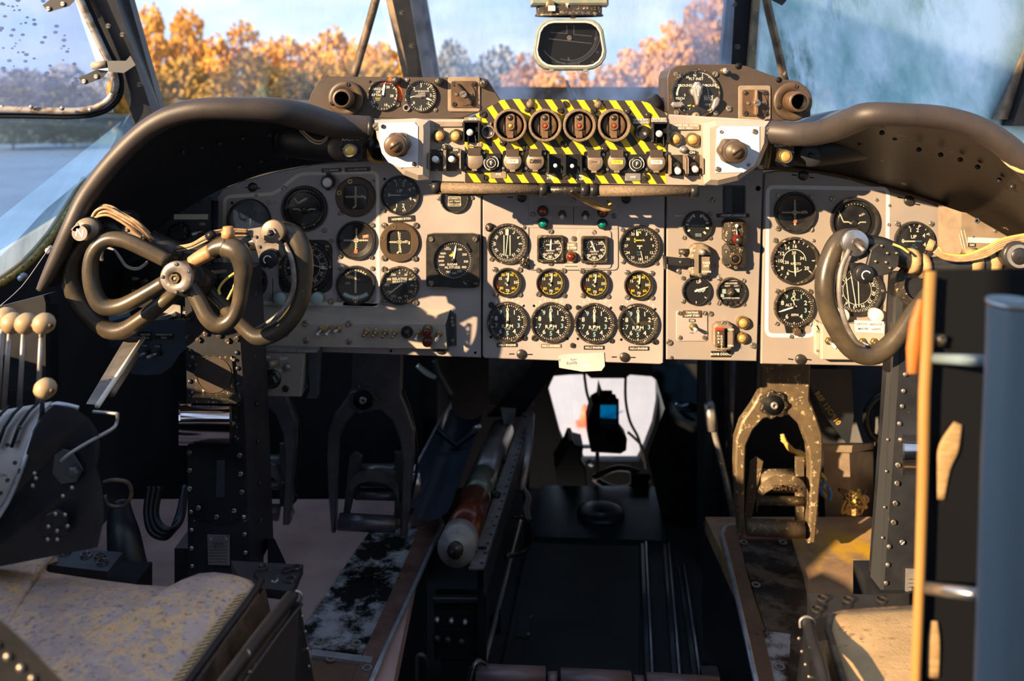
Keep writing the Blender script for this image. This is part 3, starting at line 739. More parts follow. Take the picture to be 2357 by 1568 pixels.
S4 = [(1791, 450), (1867, 452, 4), (1790, 526, 6), (1866, 528, 6), (1784, 553, 6), (1872, 554, 4), (1789, 670, 6), (1864, 671, 6), (1788, 745, 5), (1864, 746, 5), (1915, 458, 6), (2065, 515, 6), (2143, 515, 6), (2047, 473, 3.5), (2045, 517, 4), (1821, 774, 5), (2017, 460, 4)]
screws(pp, S4, 1900, 620, 5)
for x, y in ((1849, 404), (2092, 462), (1842, 827)): part(pp, 'fastener', FASTENER, None, (x - 1900, 620 - y, 0), .2, 12)
for x0, x1, y in ((1822, 1834, 402), (1863, 1874, 408), (2066, 2077, 454), (2107, 2118, 470), (1814, 1826, 826), (1857, 1868, 827)): part(pp, 'slot', MB().line(x0 - 1900, 620 - y, x1 - 1900, 620 - y - 2, 2.8, .3), 'black_deep')

# ---------------------------------------------------------------- gauges
def gauge(label, px, py, r, mk, Y=YP, bz='bezel', dial='dial', ri=.86, group='panel gauges', needles=(), seg=36, cat='gauge', window=None, z0=0, gl='glass_gauge', name='gauge', more=None, nmat='needle'):
    o = fthing(name, label, cat, px, py, Y, group); i = r * ri
    if window:      # wide flat bezel with a barrel-shaped opening
        part(o, 'bezel', MB().ring(circ(r, seg), circ(window, seg, e=4.5), z0, 7, 2), bz); i = window * 1.16
    else:
        part(o, 'bezel', MB().loop([(r, z0), (r, 6), (r * .975, 8.5), (r * .91, 8.5), (i * 1.01, 3), (i * 1.01, z0)], seg), bz)
    d = part(o, 'dial', MB().lathe([(i, z0 + .4), (i, 1.2), (0, 1.2)], seg, smooth=False), dial)
    for nm, m, mb in mk: part(d, nm, mb, m)
    for n in needles: part(o, 'needle', n, nmat)
    part(o, 'glass', MB().lathe([(i, 4.4), (i, 4.8), (0, 4.8)], seg, smooth=False), gl)
    if more: more(o)
    return o
def hub(r, z=3.4): return MB().lathe([(r, z - 1), (r, z + .8), (0, z + 1)], 16)

NTH = ('leftmost', 'second from the pilot side', 'third from the pilot side', 'rightmost')
def rpm(px, py, nd, label):
    w = MB().ticks(10, 34, 40, 2.2); w.ticks(50, 37, 40, 1)
    w.nums([0, 1, '', '', 4, '', 6, '', 8], 0, 36, 27, 10); w.txt('R.P.M', 0, -10, 8); w.nums([2], 72, 36, 28, 10)
    c = MB().nums([3], 108, 1, 27, 10).nums([5], 180, 1, 26, 10).nums([7], 252, 1, 27, 10).nums([9], 324, 1, 27, 10)
    b = MB().txt('UNITY', 0, 17, 2.6).txt('SPEEDS', 0, 13, 3.2); c.txt('X 1000', 0, -16, 3)
    o = gauge(label, px, py, 47, [('dial_markings', 'mark', w), ('green_markings', 'cyan_mark', c), ('blue_lettering', 'blue_mark', b)], needles=[MB().needle(nd, 27, 9, 5)], bz='bezel_worn', group='engine rpm gauges')
    part(o, 'hub', hub(4), 'bezel')
for k, (x, y, a) in enumerate(((1168, 741, 1), (1268, 742, -4), (1368, 744, -2), (1468, 745, 2))):
    rpm(x, y, a, 'round black rpm gauge, %s in its row' % NTH[k])
def boost(px, py, label):
    w = MB().nums([50, '', 70], 90, 45, 19, 6.2).nums([30], 0, 1, 19, 6.2).txt('MX', 0, 8, 4).txt('H', -4, -2, 4)
    w.tick(90, 23, 27, 1.4); w.tick(180, 23, 27, 1.4); w.nums([15], -62, 1, 19, 6)
    y = MB().nums([20, '', 40], -30, 30, 20, 6).nums([60], 135, 1, 19, 6).nums([80], 226, 1, 19, 6).arc(26, .9, 20, 230); y.ticks(9, 23, 26, 1, 30, 225)
    o = gauge(label, px, py, 34, [('dial_markings', 'mark', w), ('yellow_markings', 'yellow', y), ('red_arc', 'orange', MB().arc(25.5, 2.4, 238, 285))], dial='dial_olive', needles=[MB().needle(8, 21, 7, 3.6)], group='engine pressure gauges')
    part(o, 'hub', hub(3), 'bezel')
for k, (x, y) in enumerate(((1168, 650), (1268, 651), (1369, 653), (1470, 656))):
    boost(x, y, 'small olive-dialled pressure gauge, %s in its row' % NTH[k])

def compass_rose(r, h, letters=True, turn=0, step=30):
    w = MB().ticks(72, r - 5, r, .9); w.ticks(36, r - 6.5, r, 1.3)
    L = ['N', 3, 6, 'E', 12, 15, 'S', 21, 24, 'W', 30, 33]
    w.nums(L, turn, step, r - 12, h, turn=True); return w
# centre panel: radio compass, second compass
def knob_lathe(r, h, ch=1): return MB().lathe([(r, 0), (r, h - ch), (r - ch, h), (0, h)], 20)
def flut(r, h, n=8, d=.13):
    p = []
    for i in range(n * 6):
        a = 2 * PI * i / (n * 6); k = r * (1 + d * math.cos(a * n)); p.append((k * math.cos(a), k * math.sin(a)))
    return MB().prism(p, 0, h, h * .15)
def rc(o):
    part(o, 'inner_card', MB().lathe([(23, 1.3), (23, 1.8), (0, 1.8)], 28, smooth=False), 'ball')
    part(o, 'double_bar', MB().line(-8, -27, -8, 20, 2, 2.6).line(6, -27, 6, 20, 2, 2.6).line(-1, 20, -1, 34, 7, 2.7), 'needle')
    part(o, 'thin_bar', MB().line(-4, -28, 2, 32, 1.6, 2.9), 'mark')
    part(o, 'corner_lug', MB().lathe([(10, 0), (10, 7), (0, 7)], 18, -41, 38), 'bezel'); part(o, 'lug_lens', MB().lathe([(6, 7), (6, 8), (0, 8)], 16, -41, 38), 'bezel_worn')
    part(o, 'setting_knob', flut(11, 14, 7), 'bezel_worn', (39, -43, 0)); part(o, 'knob_hub', MB().lathe([(5, 14), (5, 16), (2.5, 16), (2.5, 14.2), (0, 14.2)], 14), 'bezel', (39, -43, 0))
gauge('round compass with twin white bars and a fluted corner knob', 1168, 561, 47, [('dial_markings', 'mark', compass_rose(41, 6.5))], bz='bezel_worn', more=rc, group='compasses', ri=.9, cat='compass')
w = MB().ticks(72, 38, 42, .9).ticks(36, 36, 42, 1.2); w.nums(['N', 3, 6, 9, 12, 15, 18, 21, 24, 27, 30, 33], 0, 30, 31, 6); w.line(-6, 0, 6, 0, 2.4).line(0, 0, 0, -7, 2.6)
gauge('round compass with N on top and yellow dash, beside the square panel clocks', 1472, 566, 48, [('dial_markings', 'mark', w), ('yellow_pointer', 'yellow', MB().line(-13, 13, 6, 13, 2.6).line(-11, 18, -11, 8, 3)), ('blue_lettering', 'blue_mark', MB().line(-7, -14, 4, -14, 1.6).line(-6, -20, 3, -20, 1.6)), ('small_lettering', 'mark', MB().txt('II-', 10, 13, 5))],
      needles=[MB().needle(-11, 36, -24, 6), MB().needle(168, 40, -12, 1.6)], bz='bezel', group='compasses', ri=.92, cat='compass')
def sq_rpm(px, py, ang, label, Y=YP):
    o = fthing('percent_gauge', label, 'gauge', px, py, Y, 'square percent gauges')
    part(o, 'bezel', MB().ring(rrect(62, 62, 6), rrect(50, 50, 4), 0, 11, 2), 'bezel_worn')
    part(o, 'dial', MB().prism(rrect(52, 52, 4), .4, 1.2), 'dial')
    w = MB().arc(25, 1.4, 40, 270).txt('PERCENT', 0, -5, 3.4).txt('R.P.M', 0, -11, 4); w.nums([20], 42, 1, 19, 6).nums([40], 95, 1, 17, 6).nums([60], 138, 1, 20, 6).nums([80], 182, 1, 19, 6).nums([100], 226, 1, 20, 6)
    w.ticks(14, 20, 24, 1, 40, 270); w.ticks(8, 8, 10, .8, -180, 60, cx=-8, cy=9)
    for i in range(0, 9, 2): w.txt(str(i), -8 + 13.5 * math.sin(i * .6 - 2.2), 9 + 13.5 * math.cos(i * .6 - 2.2), 3)
    part(o, 'dial_markings', w, 'mark'); part(o, 'needle', MB().needle(ang, 22, 4, 3.6), 'needle_white'); part(o, 'small_needle', MB().needle(ang - 95, 8, 2, 2.4, 3, -3, 9), 'needle')
    part(o, 'glass', MB().prism(rrect(51, 51, 4), 5, 5.4), 'glass_gauge')
sq_rpm(1267, 572, 3, 'square percent rpm gauge nearer the twin-bar compass'); sq_rpm(1368, 574, -22, 'square percent rpm gauge on the raised plate', YP - .003)
part(pc, 'raised_plate', MB().prism(rrect(78, 88, 8, 1368 - 1320, 640 - 574), 0, 3, 1), 'panel')
part(pc, 'panel_gasket', MB().ring(rrect(208, 108, 10, 1320 - 1320, 640 - 569), rrect(204, 104, 9, 0, 640 - 569), 0, .8), 'side_panel')

# copilot / pilot vertical speed
def vsi(px, py, r, label):
    k = r / 47
    w = MB(); 
    for a, l in ((-18, 1), (18, 2), (62, 4), (108, 4), (162, 2), (198, 1)): w.tick(a, 33 * k, 40 * k, 2); w.txt(str(l), 26 * k * math.sin(math.radians(a)), 27 * k * math.cos(math.radians(a)), 9 * k)
    w.ticks(11, 37 * k, 40 * k, 1.6, -90, 135); w.txt('UP', -1, 10 * k, 8 * k); w.txt('0', -26 * k, 0, 9 * k); w.ticks(5, 36 * k, 40 * k, 1.6, 135, 270)
    gauge(label, px, py, r, [('dial_markings', 'mark', w), ('blue_lettering', 'blue_mark', MB().txt('FEET', 0, -9, 3).txt('PER MIN', 0, -14, 3).line(2, 0, 18, 0, 2.5))], needles=[MB().needle(-90, 28 * k, 2, 2.6)], group='vertical speed gauges')
vsi(921, 449, 45, 'vertical speed gauge marked UP, tucked under the white knob plate'); vsi(2103, 555, 46, 'vertical speed gauge marked UP on the copilot panel')

# flight directors and cross-pointer instruments
def cross(px, py, r, label, bz, brown=False, flag=0, tilt=0):
    w = MB()
    h = 24 if brown else 33
    w.line(-tilt, -h, tilt, h, 2.6).line(-h, 0, h, 0, 2.2).arc(4.5, 1.6, 0, 360)
    for i in range(-5, 6):
        if i: w.line(-2.5, i * h / 6, 2.5, i * h / 6, 1.4); w.line(i * h / 6, -2.5, i * h / 6, 2.5, 1.4)
    if brown: w.line(12, 2, 18, 2, 3).line(18, 2, 23, -5, 3).line(-6, -26, 2, -18, 3)
    mk = [('dial_markings', 'needle', w)]
    if flag: mk += [('off_flag', 'flag', MB().poly([(15, 4), (29, 6), (29, 14), (15, 12)], 3.1) if flag == 1 else MB().poly([(17, -3), (26, -3), (26, 5), (17, 5)], 3.1).poly([(-4, -24), (4, -24), (5, -17), (-3, -17)], 3.1)), ('flag_lettering', 'mark', MB().txt('OFF', 22, 9 if flag == 1 else 1, 4, 3.3, .12))]
    if flag == 1: mk += [('lower_flag', 'flag', MB().poly([(-5, -29), (3, -30), (4, -22), (-4, -21)], 3.1))]
    def more(o):
        if brown:
            for x, y in ((-12, r * .78), (-r * .8, 10)): part(o, 'bezel_screw', MB().loop([(5.5, 7), (5.5, 8), (3, 8), (3, 7)], 14, x, y), 'brass')
        else:
            part(o, 'inner_rim', MB().loop([(r * .86, 1.2), (r * .86, 5), (r * .6, 2), (r * .6, 1.2)], 30), 'bezel')
            part(o, 'stud', MB().lathe([(4, 1.2), (4, 6), (0, 6)], 12, -r * .78, 0), 'bezel')
    gauge(label, px, py, r, mk, bz=bz, window=27 if brown else None, more=more, group='cross-pointer gauges')
cross(819, 453, 46, 'brown-rimmed cross-pointer gauge below the I.L.S. INDICATOR placard', 'bezel_brown', True)
cross(920, 557, 46, 'brown-rimmed cross-pointer gauge below the HOMERS placard', 'bezel_brown', True, tilt=-3)
cross(820, 553, 45, 'black cross-pointer gauge with orange OFF flag and tilted bar', 'bezel', flag=1, tilt=2)
cross(1829, 489, 48, 'black cross-pointer gauge with two red flags on the copilot panel', 'bezel', flag=2)

def horizon(px, py, r, label, dx):
    w = MB()
    for sx in (-1, 1):
        w.line(sx * 26, -1, sx * 13, -1, 2).line(sx * 13, -1, sx * 6, -6, 2)
    w.tick(148, 42, 47, 2.4).tick(180, 42, 47, 2).tick(214, 42, 47, 2)
    for i in range(-3, 4): w.tick(i * 10, 40, 42, 1.4)
    def more(o):
        part(o, 'ball', MB().lathe([(40, 1.2), (36, 2.0), (24, 2.6), (0, 2.9)], 30), 'ball'); part(o, 'centre_boss', MB().lathe([(9, 3), (6, 4.2), (0, 4.4)], 16, 0, -4), 'bezel')
        part(o, 'lettering', MB().txt('PULL', dx, 18 if dx < 0 else 16, 4.5, 3.2, -.9 if dx < 0 else .5, bold=1), 'mark')
        if dx > 0: part(o, 'bank_bar', MB().line(-37, 25, -26, 0, 2, 3.4).line(-26, 0, -14, 0, 2, 3.4), 'needle')
    gauge(label, px, py, r, [('dial_markings', 'needle', MB().add([(x, y, 3.4) for x, y, z in w.v], w.f))], more=more, group='artificial horizons', ri=.84, cat='gauge')
horizon(701, 480, 53, 'artificial horizon with black ball on the pilot panel', -19); horizon(1966, 510, 56, 'artificial horizon with black ball above the copilot wheel rim', 17)

def airspeed(px, py, r, label, glare):
    k = r / 55; w = MB()
    for i, l in enumerate((6, 8, 10, 12, 14, 16)):
        a = 208 + i * 30.4; w.tick(a, 40 * k, 47 * k, 2.4 * k); w.nums([l], a, 1, 33 * k, 8 * k)
    w.ticks(14, 42 * k, 47 * k, 1.4 * k, 208, 208 + 195); w.tick(90, 40 * k, 47 * k, 2).tick(125, 40 * k, 47 * k, 2.4); w.nums([20], 122, 1, 33 * k, 8 * k)
    w.arc(26 * k, 1.4 * k, -105, 90).arc(26 * k, 1.4 * k, 140, 215); w.nums([30], -4, 1, 18 * k, 7 * k).nums([34], 73, 1, 18 * k, 7 * k).nums([26], -102, 1, 18 * k, 7 * k).txt('KNOTS', 3, -7 * k, 5 * k).nums([22], 165, 1, 20 * k, 6 * k)
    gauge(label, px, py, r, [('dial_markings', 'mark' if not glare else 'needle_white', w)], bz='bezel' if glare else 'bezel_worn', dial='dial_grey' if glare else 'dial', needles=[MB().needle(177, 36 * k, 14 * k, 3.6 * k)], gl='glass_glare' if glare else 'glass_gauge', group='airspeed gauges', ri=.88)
airspeed(574, 508, 51, 'glare-whitened airspeed gauge beside the pilot wheel', True); airspeed(1828, 600, 55, 'black airspeed gauge marked KNOTS on the copilot panel', False)

def altimeter(px, py, r, label, reading):
    k = r / 47; w = MB().ticks(50, 38 * k, 41 * k, 1).ticks(10, 35 * k, 41 * k, 2)
    w.nums([0, '', 2, '', 4, '', 6, '', 8], 0, 36, 28 * k, 10 * k); w.txt('ALT', -12, 4, 6).txt(reading, 2, -19, 6)
    y = MB().nums([1], 36, 1, 28 * k, 10 * k).nums([3], 108, 1, 28 * k, 10 * k).nums([9], 324, 1, 28 * k, 9 * k).txt('FEET', 8, 16, 3, bold=1)
    def more(o):
        part(o, 'small_hand', MB().arc(4, 2, 0, 360, 3.2, cx=-2, cy=19).line(-2, 15, 1, 4, 2.2, 3.2), 'needle'); part(o, 'hub', hub(3.5), 'bezel')
        part(o, 'knob_bracket', MB().prism(px_poly([(-22, 42), (24, 42), (20, 60), (-18, 60)], 0, 0), 0, 4, 1), 'black'); part(o, 'setting_knob', flut(9, 12, 9, .08), 'bezel_brown', (4, -55, 3))
    gauge(label, px, py, r, [('dial_markings', 'mark', w), ('green_markings', 'cyan_mark', y)], bz='bezel_worn', needles=[MB().needle(252, 36 * k, 6, 3.4)], more=more, group='altimeters', ri=.88, nmat='needle_white')
altimeter(1827, 706, 47, 'altimeter marked ALT below the copilot airspeed gauge', '0994'); altimeter(572, 648, 45, 'altimeter half hidden behind the pilot control column', '0990')

def gyro(px, py, r, label, turn, knobs, col):
    k = r / 62; w = compass_rose(52 * k, 8 * k, turn=turn)
    def more(o):
        part(o, 'corner_plate', MB().prism(rrect(r * 2.02, r * 2.0, 22), -.5, 1.5, .5), 'bezel')
        for x, y, rr in knobs: part(o, 'setting_knob', knob_lathe(rr, 22, 2), col, (x - px, py - y, 1.5))
        part(o, 'course_ring', MB().arc(34 * k, 1, 0, 360, 2.4), 'mark')
        for a in (25, 90, 155, 270): part(o, 'bezel_screw', SCREW, None, (r * .94 * math.sin(math.radians(a)), r * .94 * math.cos(math.radians(a)), 8), a, 3.4)
        part(o, 'lettering', MB().txt('DG', 50, 46, 4, 2), 'mark')
        if col == 'knob_white': part(o, 'twin_bar', MB().line(-26, 30, -18, -40, 2, 3).line(-14, 34, -2, -40, 2, 3).line(2, 36, 4, -38, 2, 3), 'mark')
        else: part(o, 'course_pointer', MB().line(8, 6, 50, -6, 1.8, 3).line(36, -2, 44, -4, 7, 3.1), 'mark')
    gauge(label, px, py, r, [('dial_markings', 'mark', w)], more=more, group='gyro compasses', ri=.86, cat='compass', seg=40, dial='dial' if turn else 'dial_olive')
gyro(704, 613, 61, 'big gyro compass with two pale green knobs behind the pilot wheel', 205, ((648, 683, 14), (733, 683, 14.5)), 'lens_pale')
gyro(1972, 668, 60, 'big scratched gyro compass seen through the copilot wheel', 160, ((2010, 722, 16), (1932, 722, 16)), 'knob_white')

# turn and slip, bearing, radar altitude, trim plate, speed director, flap, undercarriage
w = MB().ticks(9, 31, 36, 2.6, -42, 42).arc(33, 1, -45, 45).txt('OFF', -18, 4, 5, bold=1)
def ts(o):
    part(o, 'slip_tube', MB().tube([(x, -29 + .012 * x * x, 3) for x in range(-28, 29, 4)], 5.5, 8), 'lens_pale'); part(o, 'slip_lines', MB().line(-4, -35, -4, -22, 1.4, 9).line(5, -35, 5, -22, 1.4, 9), 'needle')
    part(o, 'slip_ball', MB().lathe([(4.5, 7), (3, 9), (0, 9.5)], 12, 0, -29), 'needle')
gauge('turn and slip gauge with white bar and OFF flag', 819, 656, 45, [('dial_markings', 'needle', w)], needles=[MB().line(0, -18, 0, 36, 4, 3.2), MB().line(0, -44, 0, -36, 4, 3.2)], dial='dial_olive', more=ts, group='pilot panel lower gauges', ri=.9)
w = MB().ticks(36, 36, 39, 1.2).ticks(12, 34, 39, 1.6); w.nums([0, 30, 60, 90, 120, 150, 180, 210, 240, 270, 300, 330], 0, 30, 28.5, 5); w.txt('RELATIVE', 0, 15, 5.6, bold=1).txt('BEARING', 0, 8, 5.6)
gauge('round gauge lettered RELATIVE BEARING', 920, 657, 45, [('dial_markings', 'mark', w), ('blue_lettering', 'blue_mark', MB().txt('DIRECTION', 0, 22, 3).txt('MARCONI', 0, 2, 3))], needles=[MB().needle(232, 34, 8, 3)], bz='bezel_worn', dial='dial_olive', group='pilot panel lower gauges', ri=.9)
o = fthing('radar_altimeter', 'square radar altitude gauge in a black frame with corner screws', 'gauge', 1044, 598)
part(o, 'bezel', MB().ring(circ(62, 40, e=14), circ(43, 40), 0, 16, 2), 'bezel'); part(o, 'dial', MB().lathe([(44, 8), (44, 9), (0, 9)], 36, smooth=False), 'dial')
w = MB()
for a, l in ((30, 100), (62, 200), (95, 300), (122, 400), (150, 500), (176, 600), (203, 700)): w.txt(str(l), 29 * math.sin(math.radians(a)), 29 * math.cos(math.radians(a)), 5, 10)
for a, l in ((250, 1000), (268, 2000), (286, 3000), (302, 4000)): w.txt(str(l), 30 * math.sin(math.radians(a)) + 2, 30 * math.cos(math.radians(a)), 4.6, 10)
w.ticks(40, 38, 41, 1, -30, 240, 10); w.txt('RADAR', -2, -9, 5, 10, bold=1).txt('ALTITUDE', -2, -16, 5.4, 10).txt('NO', -13, 30, 3, 10).txt('TRACK', -13, 26, 3.4, 10).txt('FEET', 2, 19, 3, 10)
part(o, 'dial_markings', w, 'mark'); part(o, 'yellow_flag', MB().line(-9, 11, 1, 17, 3, 10).line(-6, 9, 4, 15, 3, 10), 'yellow'); part(o, 'needle', MB().needle(10, 36, 4, 4, 11), 'needle_white'); part(o, 'hub', hub(5, 11), 'bezel')
part(o, 'bug', MB().prism([(24, 38), (30, 42), (42, 24), (36, 20)], 11, 20, 1), 'bezel'); part(o, 'lamp', MB().lathe([(7, 16), (7, 20), (5, 20), (5, 18), (0, 18)], 14, 30, -49), 'bezel_worn'); part(o, 'press_knob', MB().lathe([(6, 14), (6, 26), (0, 26)], 14, 52, -52), 'bezel_worn')
screws(o, [(-50, -50, 6), (50, -50, 6), (-50, 50, 6)], 0, 0, 6, 16)
part(o, 'glass', MB().lathe([(43, 14), (0, 14.2)], 32, smooth=False), 'glass_gauge')
w = MB().txt('CORRECT', 0, 0, 4, 2.4).txt('A/C TRIM', 0, -6.5, 4).txt('ZERO LOAD', 0, -13, 4).line(-14, 4, 14, 4, 1).line(-14, -17, 14, -17, 1).line(-14, 4, -14, -17, 1).line(14, 4, 14, -17, 1).arc(3, 1, 0, 360, cx=-18, cy=11).line(-14, 10, -8, 12, 1.4).arc(3, 1, 0, 360, cx=18, cy=11).line(14, 10, 8, 12, 1.4)
gauge('small black dial lettered CORRECT A/C TRIM under the tube', 1046, 457, 33, [('dial_markings', 'needle', w)], bz='bezel_worn', group='trim gauge', more=lambda o: screws(o, [(-36, 0, 5), (40, -2, 5)], 0, 0, 5), ri=.92)
w = MB().txt('SLOW', -15, 17, 6, rot=.9).txt('FAST', 17, 17, 6, rot=-.9).arc(24, 1.6, -62, -25).arc(24, 1.6, 25, 62)
for a in (-20, 20, 75, 105, 135, -85, -120): w.tick(a, 20, 27, 4)
gauge('small SLOW FAST speed director dial', 1605, 519, 34, [('dial_markings', 'needle', w), ('blue_lettering', 'cyan_mark', MB().txt('TYPE MKD DATE', 0, 0, 3).txt('MFD BY', 2, -20, 3).txt('SMITHS', 2, -24, 3))], group='small round dials', ri=.92)
w = MB().ticks(6, 24, 29, 1.6, -90, 180).txt('UP', 6, 20, 6.5).txt('FLAP', 10, 0, 7)
gauge('small flap position dial below the flap lever', 1602, 669, 33, [('dial_markings', 'mark', w)], needles=[MB().needle(72, 26, 4, 4)], group='small round dials', ri=.92, nmat='needle_white')
w = MB().txt('UNLOCKED', 0, 20, 4).txt('NIGHT', -9, 14, 3.4).txt('DAY', 12, 14, 3.4).txt('P', -22, 12, 5).txt('S', 22, 12, 5).txt('LOCKED DOWN', 0, -14, 3.6).txt('UNDERCARRIAGE', 0, 27, 2.6)
def uc(o):
    part(o, 'selector_hub', MB().lathe([(11, 1), (10, 8), (6, 10), (6, 14), (0, 14)], 18), 'bezel_worn'); part(o, 'window', MB().box(-16, 2, 3, 8, 10, 2).box(14, 4, 3, 10, 8, 2).box(-20, -8, 3, 7, 7, 2), 'lens_pale')
    screws(o, [(-20, -14, 4), (20, -14, 4), (-12, 24, 4), (12, 24, 4), (0, 27, 4)], 0, 0, 4, 2, SCREW_DARK)
gauge('round undercarriage lock indicator dial with centre selector', 1682, 672, 34, [('dial_markings', 'mark', w)], bz='bezel_worn', more=uc, group='small round dials', ri=.92)

# ---------------------------------------------------------------- placards
def placard(s, px, py, w, h, th, label, m='placard', ink='mark', Y=YP, z=0, rot=0, group='engraved placards', lines=None):
    o = fthing('placard', label, 'placard', px, py, Y, group)
    d = part(o, 'plate', MB().prism(rrect(w, h, 1.5), z, z + 2.2, .6), m, rot=rot); mb = MB(); L = lines or [s]
    for i, t in enumerate(L): mb.txt(t, 0, (len(L) - 1) * th * .75 - i * th * 1.5, th, z + 2.5)
    
    if any(L): part(d, 'lettering', mb, ink)
    return o
for k, (x, y) in enumerate(((1167, 794), (1268, 796), (1367, 800), (1470, 802))):
    placard('NO.%d ENGINE' % (k + 1), x, y, 47, 9, 4.6, 'small engine number placard, %s in its row under the rpm gauges' % NTH[k], 'placard' if k != 1 else 'placard_brown')
placard('I.L.S. MARKER', 763, 392, 46, 9, 4, 'small dark placard reading I.L.S. MARKER', 'side_panel', rot=.03)
placard('I.L.S. INDICATOR', 823, 390, 58, 10, 4, 'small dark placard reading I.L.S. INDICATOR', 'side_panel', rot=.03)
placard('HOMERS RT/SA', 924, 504, 62, 14, 4.6, 'peeling dark placard reading HOMERS', 'placard', rot=.06)
placard('UNDERCARRIAGE', 1687, 496, 76, 9, 5, 'long black placard reading UNDERCARRIAGE')
placard('BOMB DOORS', 1659, 815, 46, 14, 5.2, 'black placard reading BOMB DOORS')
placard('', 1592, 722, 44, 16, 4.6, 'brown placard reading TAXYING LAMP STBD', 'bezel_brown', z=3, lines=['TAXYING', 'LAMP STBD'])
placard('ON', 1592, 737, 14, 7, 4.6, 'tiny ON placard over the taxying lamp switch', z=3)
placard('', 1314, 567, 28, 18, 4.6, 'brown placard reading VIPER ICE STBD', 'placard_brown', z=.5, lines=['VIPER', 'ICE STBD'])
placard('', 1314, 606, 30, 14, 4.4, 'brown placard reading ICE WARNING', 'placard_brown', z=.5, lines=['ICE', 'WARNING'])

# ---------------------------------------------------------------- lamps, switches
def lamp(label, px, py, r, lens, Y=YP, rim='bezel', h=12, z=0, name='indicator_lamp', group='indicator lamps', dome=.5):
    o = fthing(name, label, 'lamp', px, py, Y, group)
    part(o, 'rim', MB().loop([(r, z), (r, z + h - 2), (r - 1.5, z + h), (r * .76, z + h), (r * .74, z + h - 3), (r * .74, z)], 22), rim)
    part(o, 'lens', MB().lathe([(r * .76, z + .5), (r * .76, z + h - 1), (r * .6, z + h + r * dome * .55), (r * .3, z + h + r * dome * .85), (0, z + h + r * dome)], 20), lens); return o
lamp('orange-red lamp above the green lamp on the centre panel inset', 1249, 485, 12.5, 'orange_lens'); lamp('green lamp below the orange-red lamp', 1250, 513, 12.5, 'green_lens')
lamp('dark amber lamp under the tied wires', 1386, 488, 12, 'orange_lens'); lamp('green lamp below the tied wires', 1386, 515, 12, 'green_lens')
lamp('ice warning lamp with red lens in a pale rim', 1314, 589, 12, 'red_lens', rim='brass', h=14)
lamp('upper amber lamp by the bomb doors switch', 1708, 741, 14.5, 'amber', rim='brass', group='amber lamps'); lamp('lower amber lamp by the bomb doors switch', 1706, 776, 13, 'amber', rim='brass', group='amber lamps')
o = lamp('black hooded marker lamp with grey lens beside the cream outline', 758, 418, 15, 'dial_grey', h=24, dome=.1); part(o, 'shutter_lug', MB().box(0, 17, 10, 10, 8, 6).box(-2, -16, 4, 8, 8, 6), 'black')
def toggle(label, px, py, dx, dy, r=8, Y=YP, z=0, ln=20, m='tip', nut='brass', group='toggle switches'):
    o = fthing('toggle_switch', label, 'switch', px, py, Y, group)
    part(o, 'nut', MB().lathe([(r, z), (r, z + 4), (r * .7, z + 4.5), (r * .65, z + 8), (r * .35, z + 8)], 6, smooth=False), nut)
    e = (dx, dy, z + ln); a = (0, 0, z + 6); mid = tuple(a[i] + (e[i] - a[i]) * .45 for i in range(3))
    d = part(o, 'lever', MB().tube([a, mid], [r * .34, r * .42], 10), 'steel'); part(d, 'lever_tip', MB().tube([mid, tuple(a[i] + (e[i] - a[i]) * .93 for i in range(3)), e], [r * .42, r * .52, r * .38], 10), m); return o
toggle('toggle between the orange-red lamp and the plate seam', 1294, 492, -2, -6, 10, nut='bezel_worn'); toggle('toggle near the tied wires on the lamp inset', 1347, 493, -2, -6, 10, nut='bezel_worn')
ins = fthing('lamp_inset', 'raised grey inset plate holding two lamp pairs and two toggles', 'plate', 1320, 480)
part(ins, 'plate', MB().prism(px_poly([(1217, 440), (1423, 444), (1422, 527), (1217, 524)], 1320, 480), 0, 1.6, .6), 'panel'); part(ins, 'toggle_plate', MB().prism(px_poly([(1270, 474), (1369, 476), (1369, 519), (1270, 517)], 1320, 480), 1.6, 2.4, .3), 'panel_right')
part(ins, 'seam', MB().line(0, 4, 0, -37, 1.4, 2.7), 'black_deep'); screws(ins, [(1226, 494, 6), (1413, 497, 6), (1320, 462, 5)], 1320, 480, 6, 1.6)

# switch box under the pilot panel
sb = fthing('switch_box', 'long tan switch box along the bottom of the pilot panel', 'box', 820, 765)
H = 32
part(sb, 'front_face', MB().prism(px_poly([(596, 739), (1028, 739), (1032, 795), (596, 788)], 820, 765), H - 3, H, 1), 'box_tan')
mb = MB(); a = [(596 - 820, 765 - 706, 0), (1036 - 820, 765 - 713, 0)]; b = [(596 - 820, 765 - 739, H), (1028 - 820, 765 - 739, H)]; mb.sheet([a, b], False); part(sb, 'sloped_top', mb, 'box_tan')
mb = MB(); mb.sheet([[(-224, -23, H), (212, -30, H)], [(-224, -32, 0), (214, -36, 0)]], False); part(sb, 'underside', mb, 'box_tan')
mb = MB().prism(px_poly([(1028, 738), (1036, 713), (1050, 724), (1051, 795), (1032, 796)], 820, 765), 0, 4, 1); mb.sheet([[(208, 26, H), (212, -30, H)], [(216, 50, 0), (214, -30, 0)]], False); part(sb, 'end_flange', mb, 'side_panel')
screws(sb, [(711, 736, 7), (809, 737, 7), (713, 775, 7), (810, 777, 7), (668, 760, 6)], 820, 765, 6, H); screws(sb, [(1041, 731, 4), (1043, 748, 4), (1042, 782, 4), (1040, 740, 4)], 820, 765, 4, 4)
SBY = YP - H * YP / F
for k, (x, y) in enumerate(((741, 757), (762, 757), (781, 756))):
    toggle('%s of the three toggles beside the pilot wheel rim' % ('first', 'second', 'third')[k], x, y, -7 if k < 2 else -6, -8 if k < 2 else -1, 8, SBY, 0, 26, group='switch box toggles')
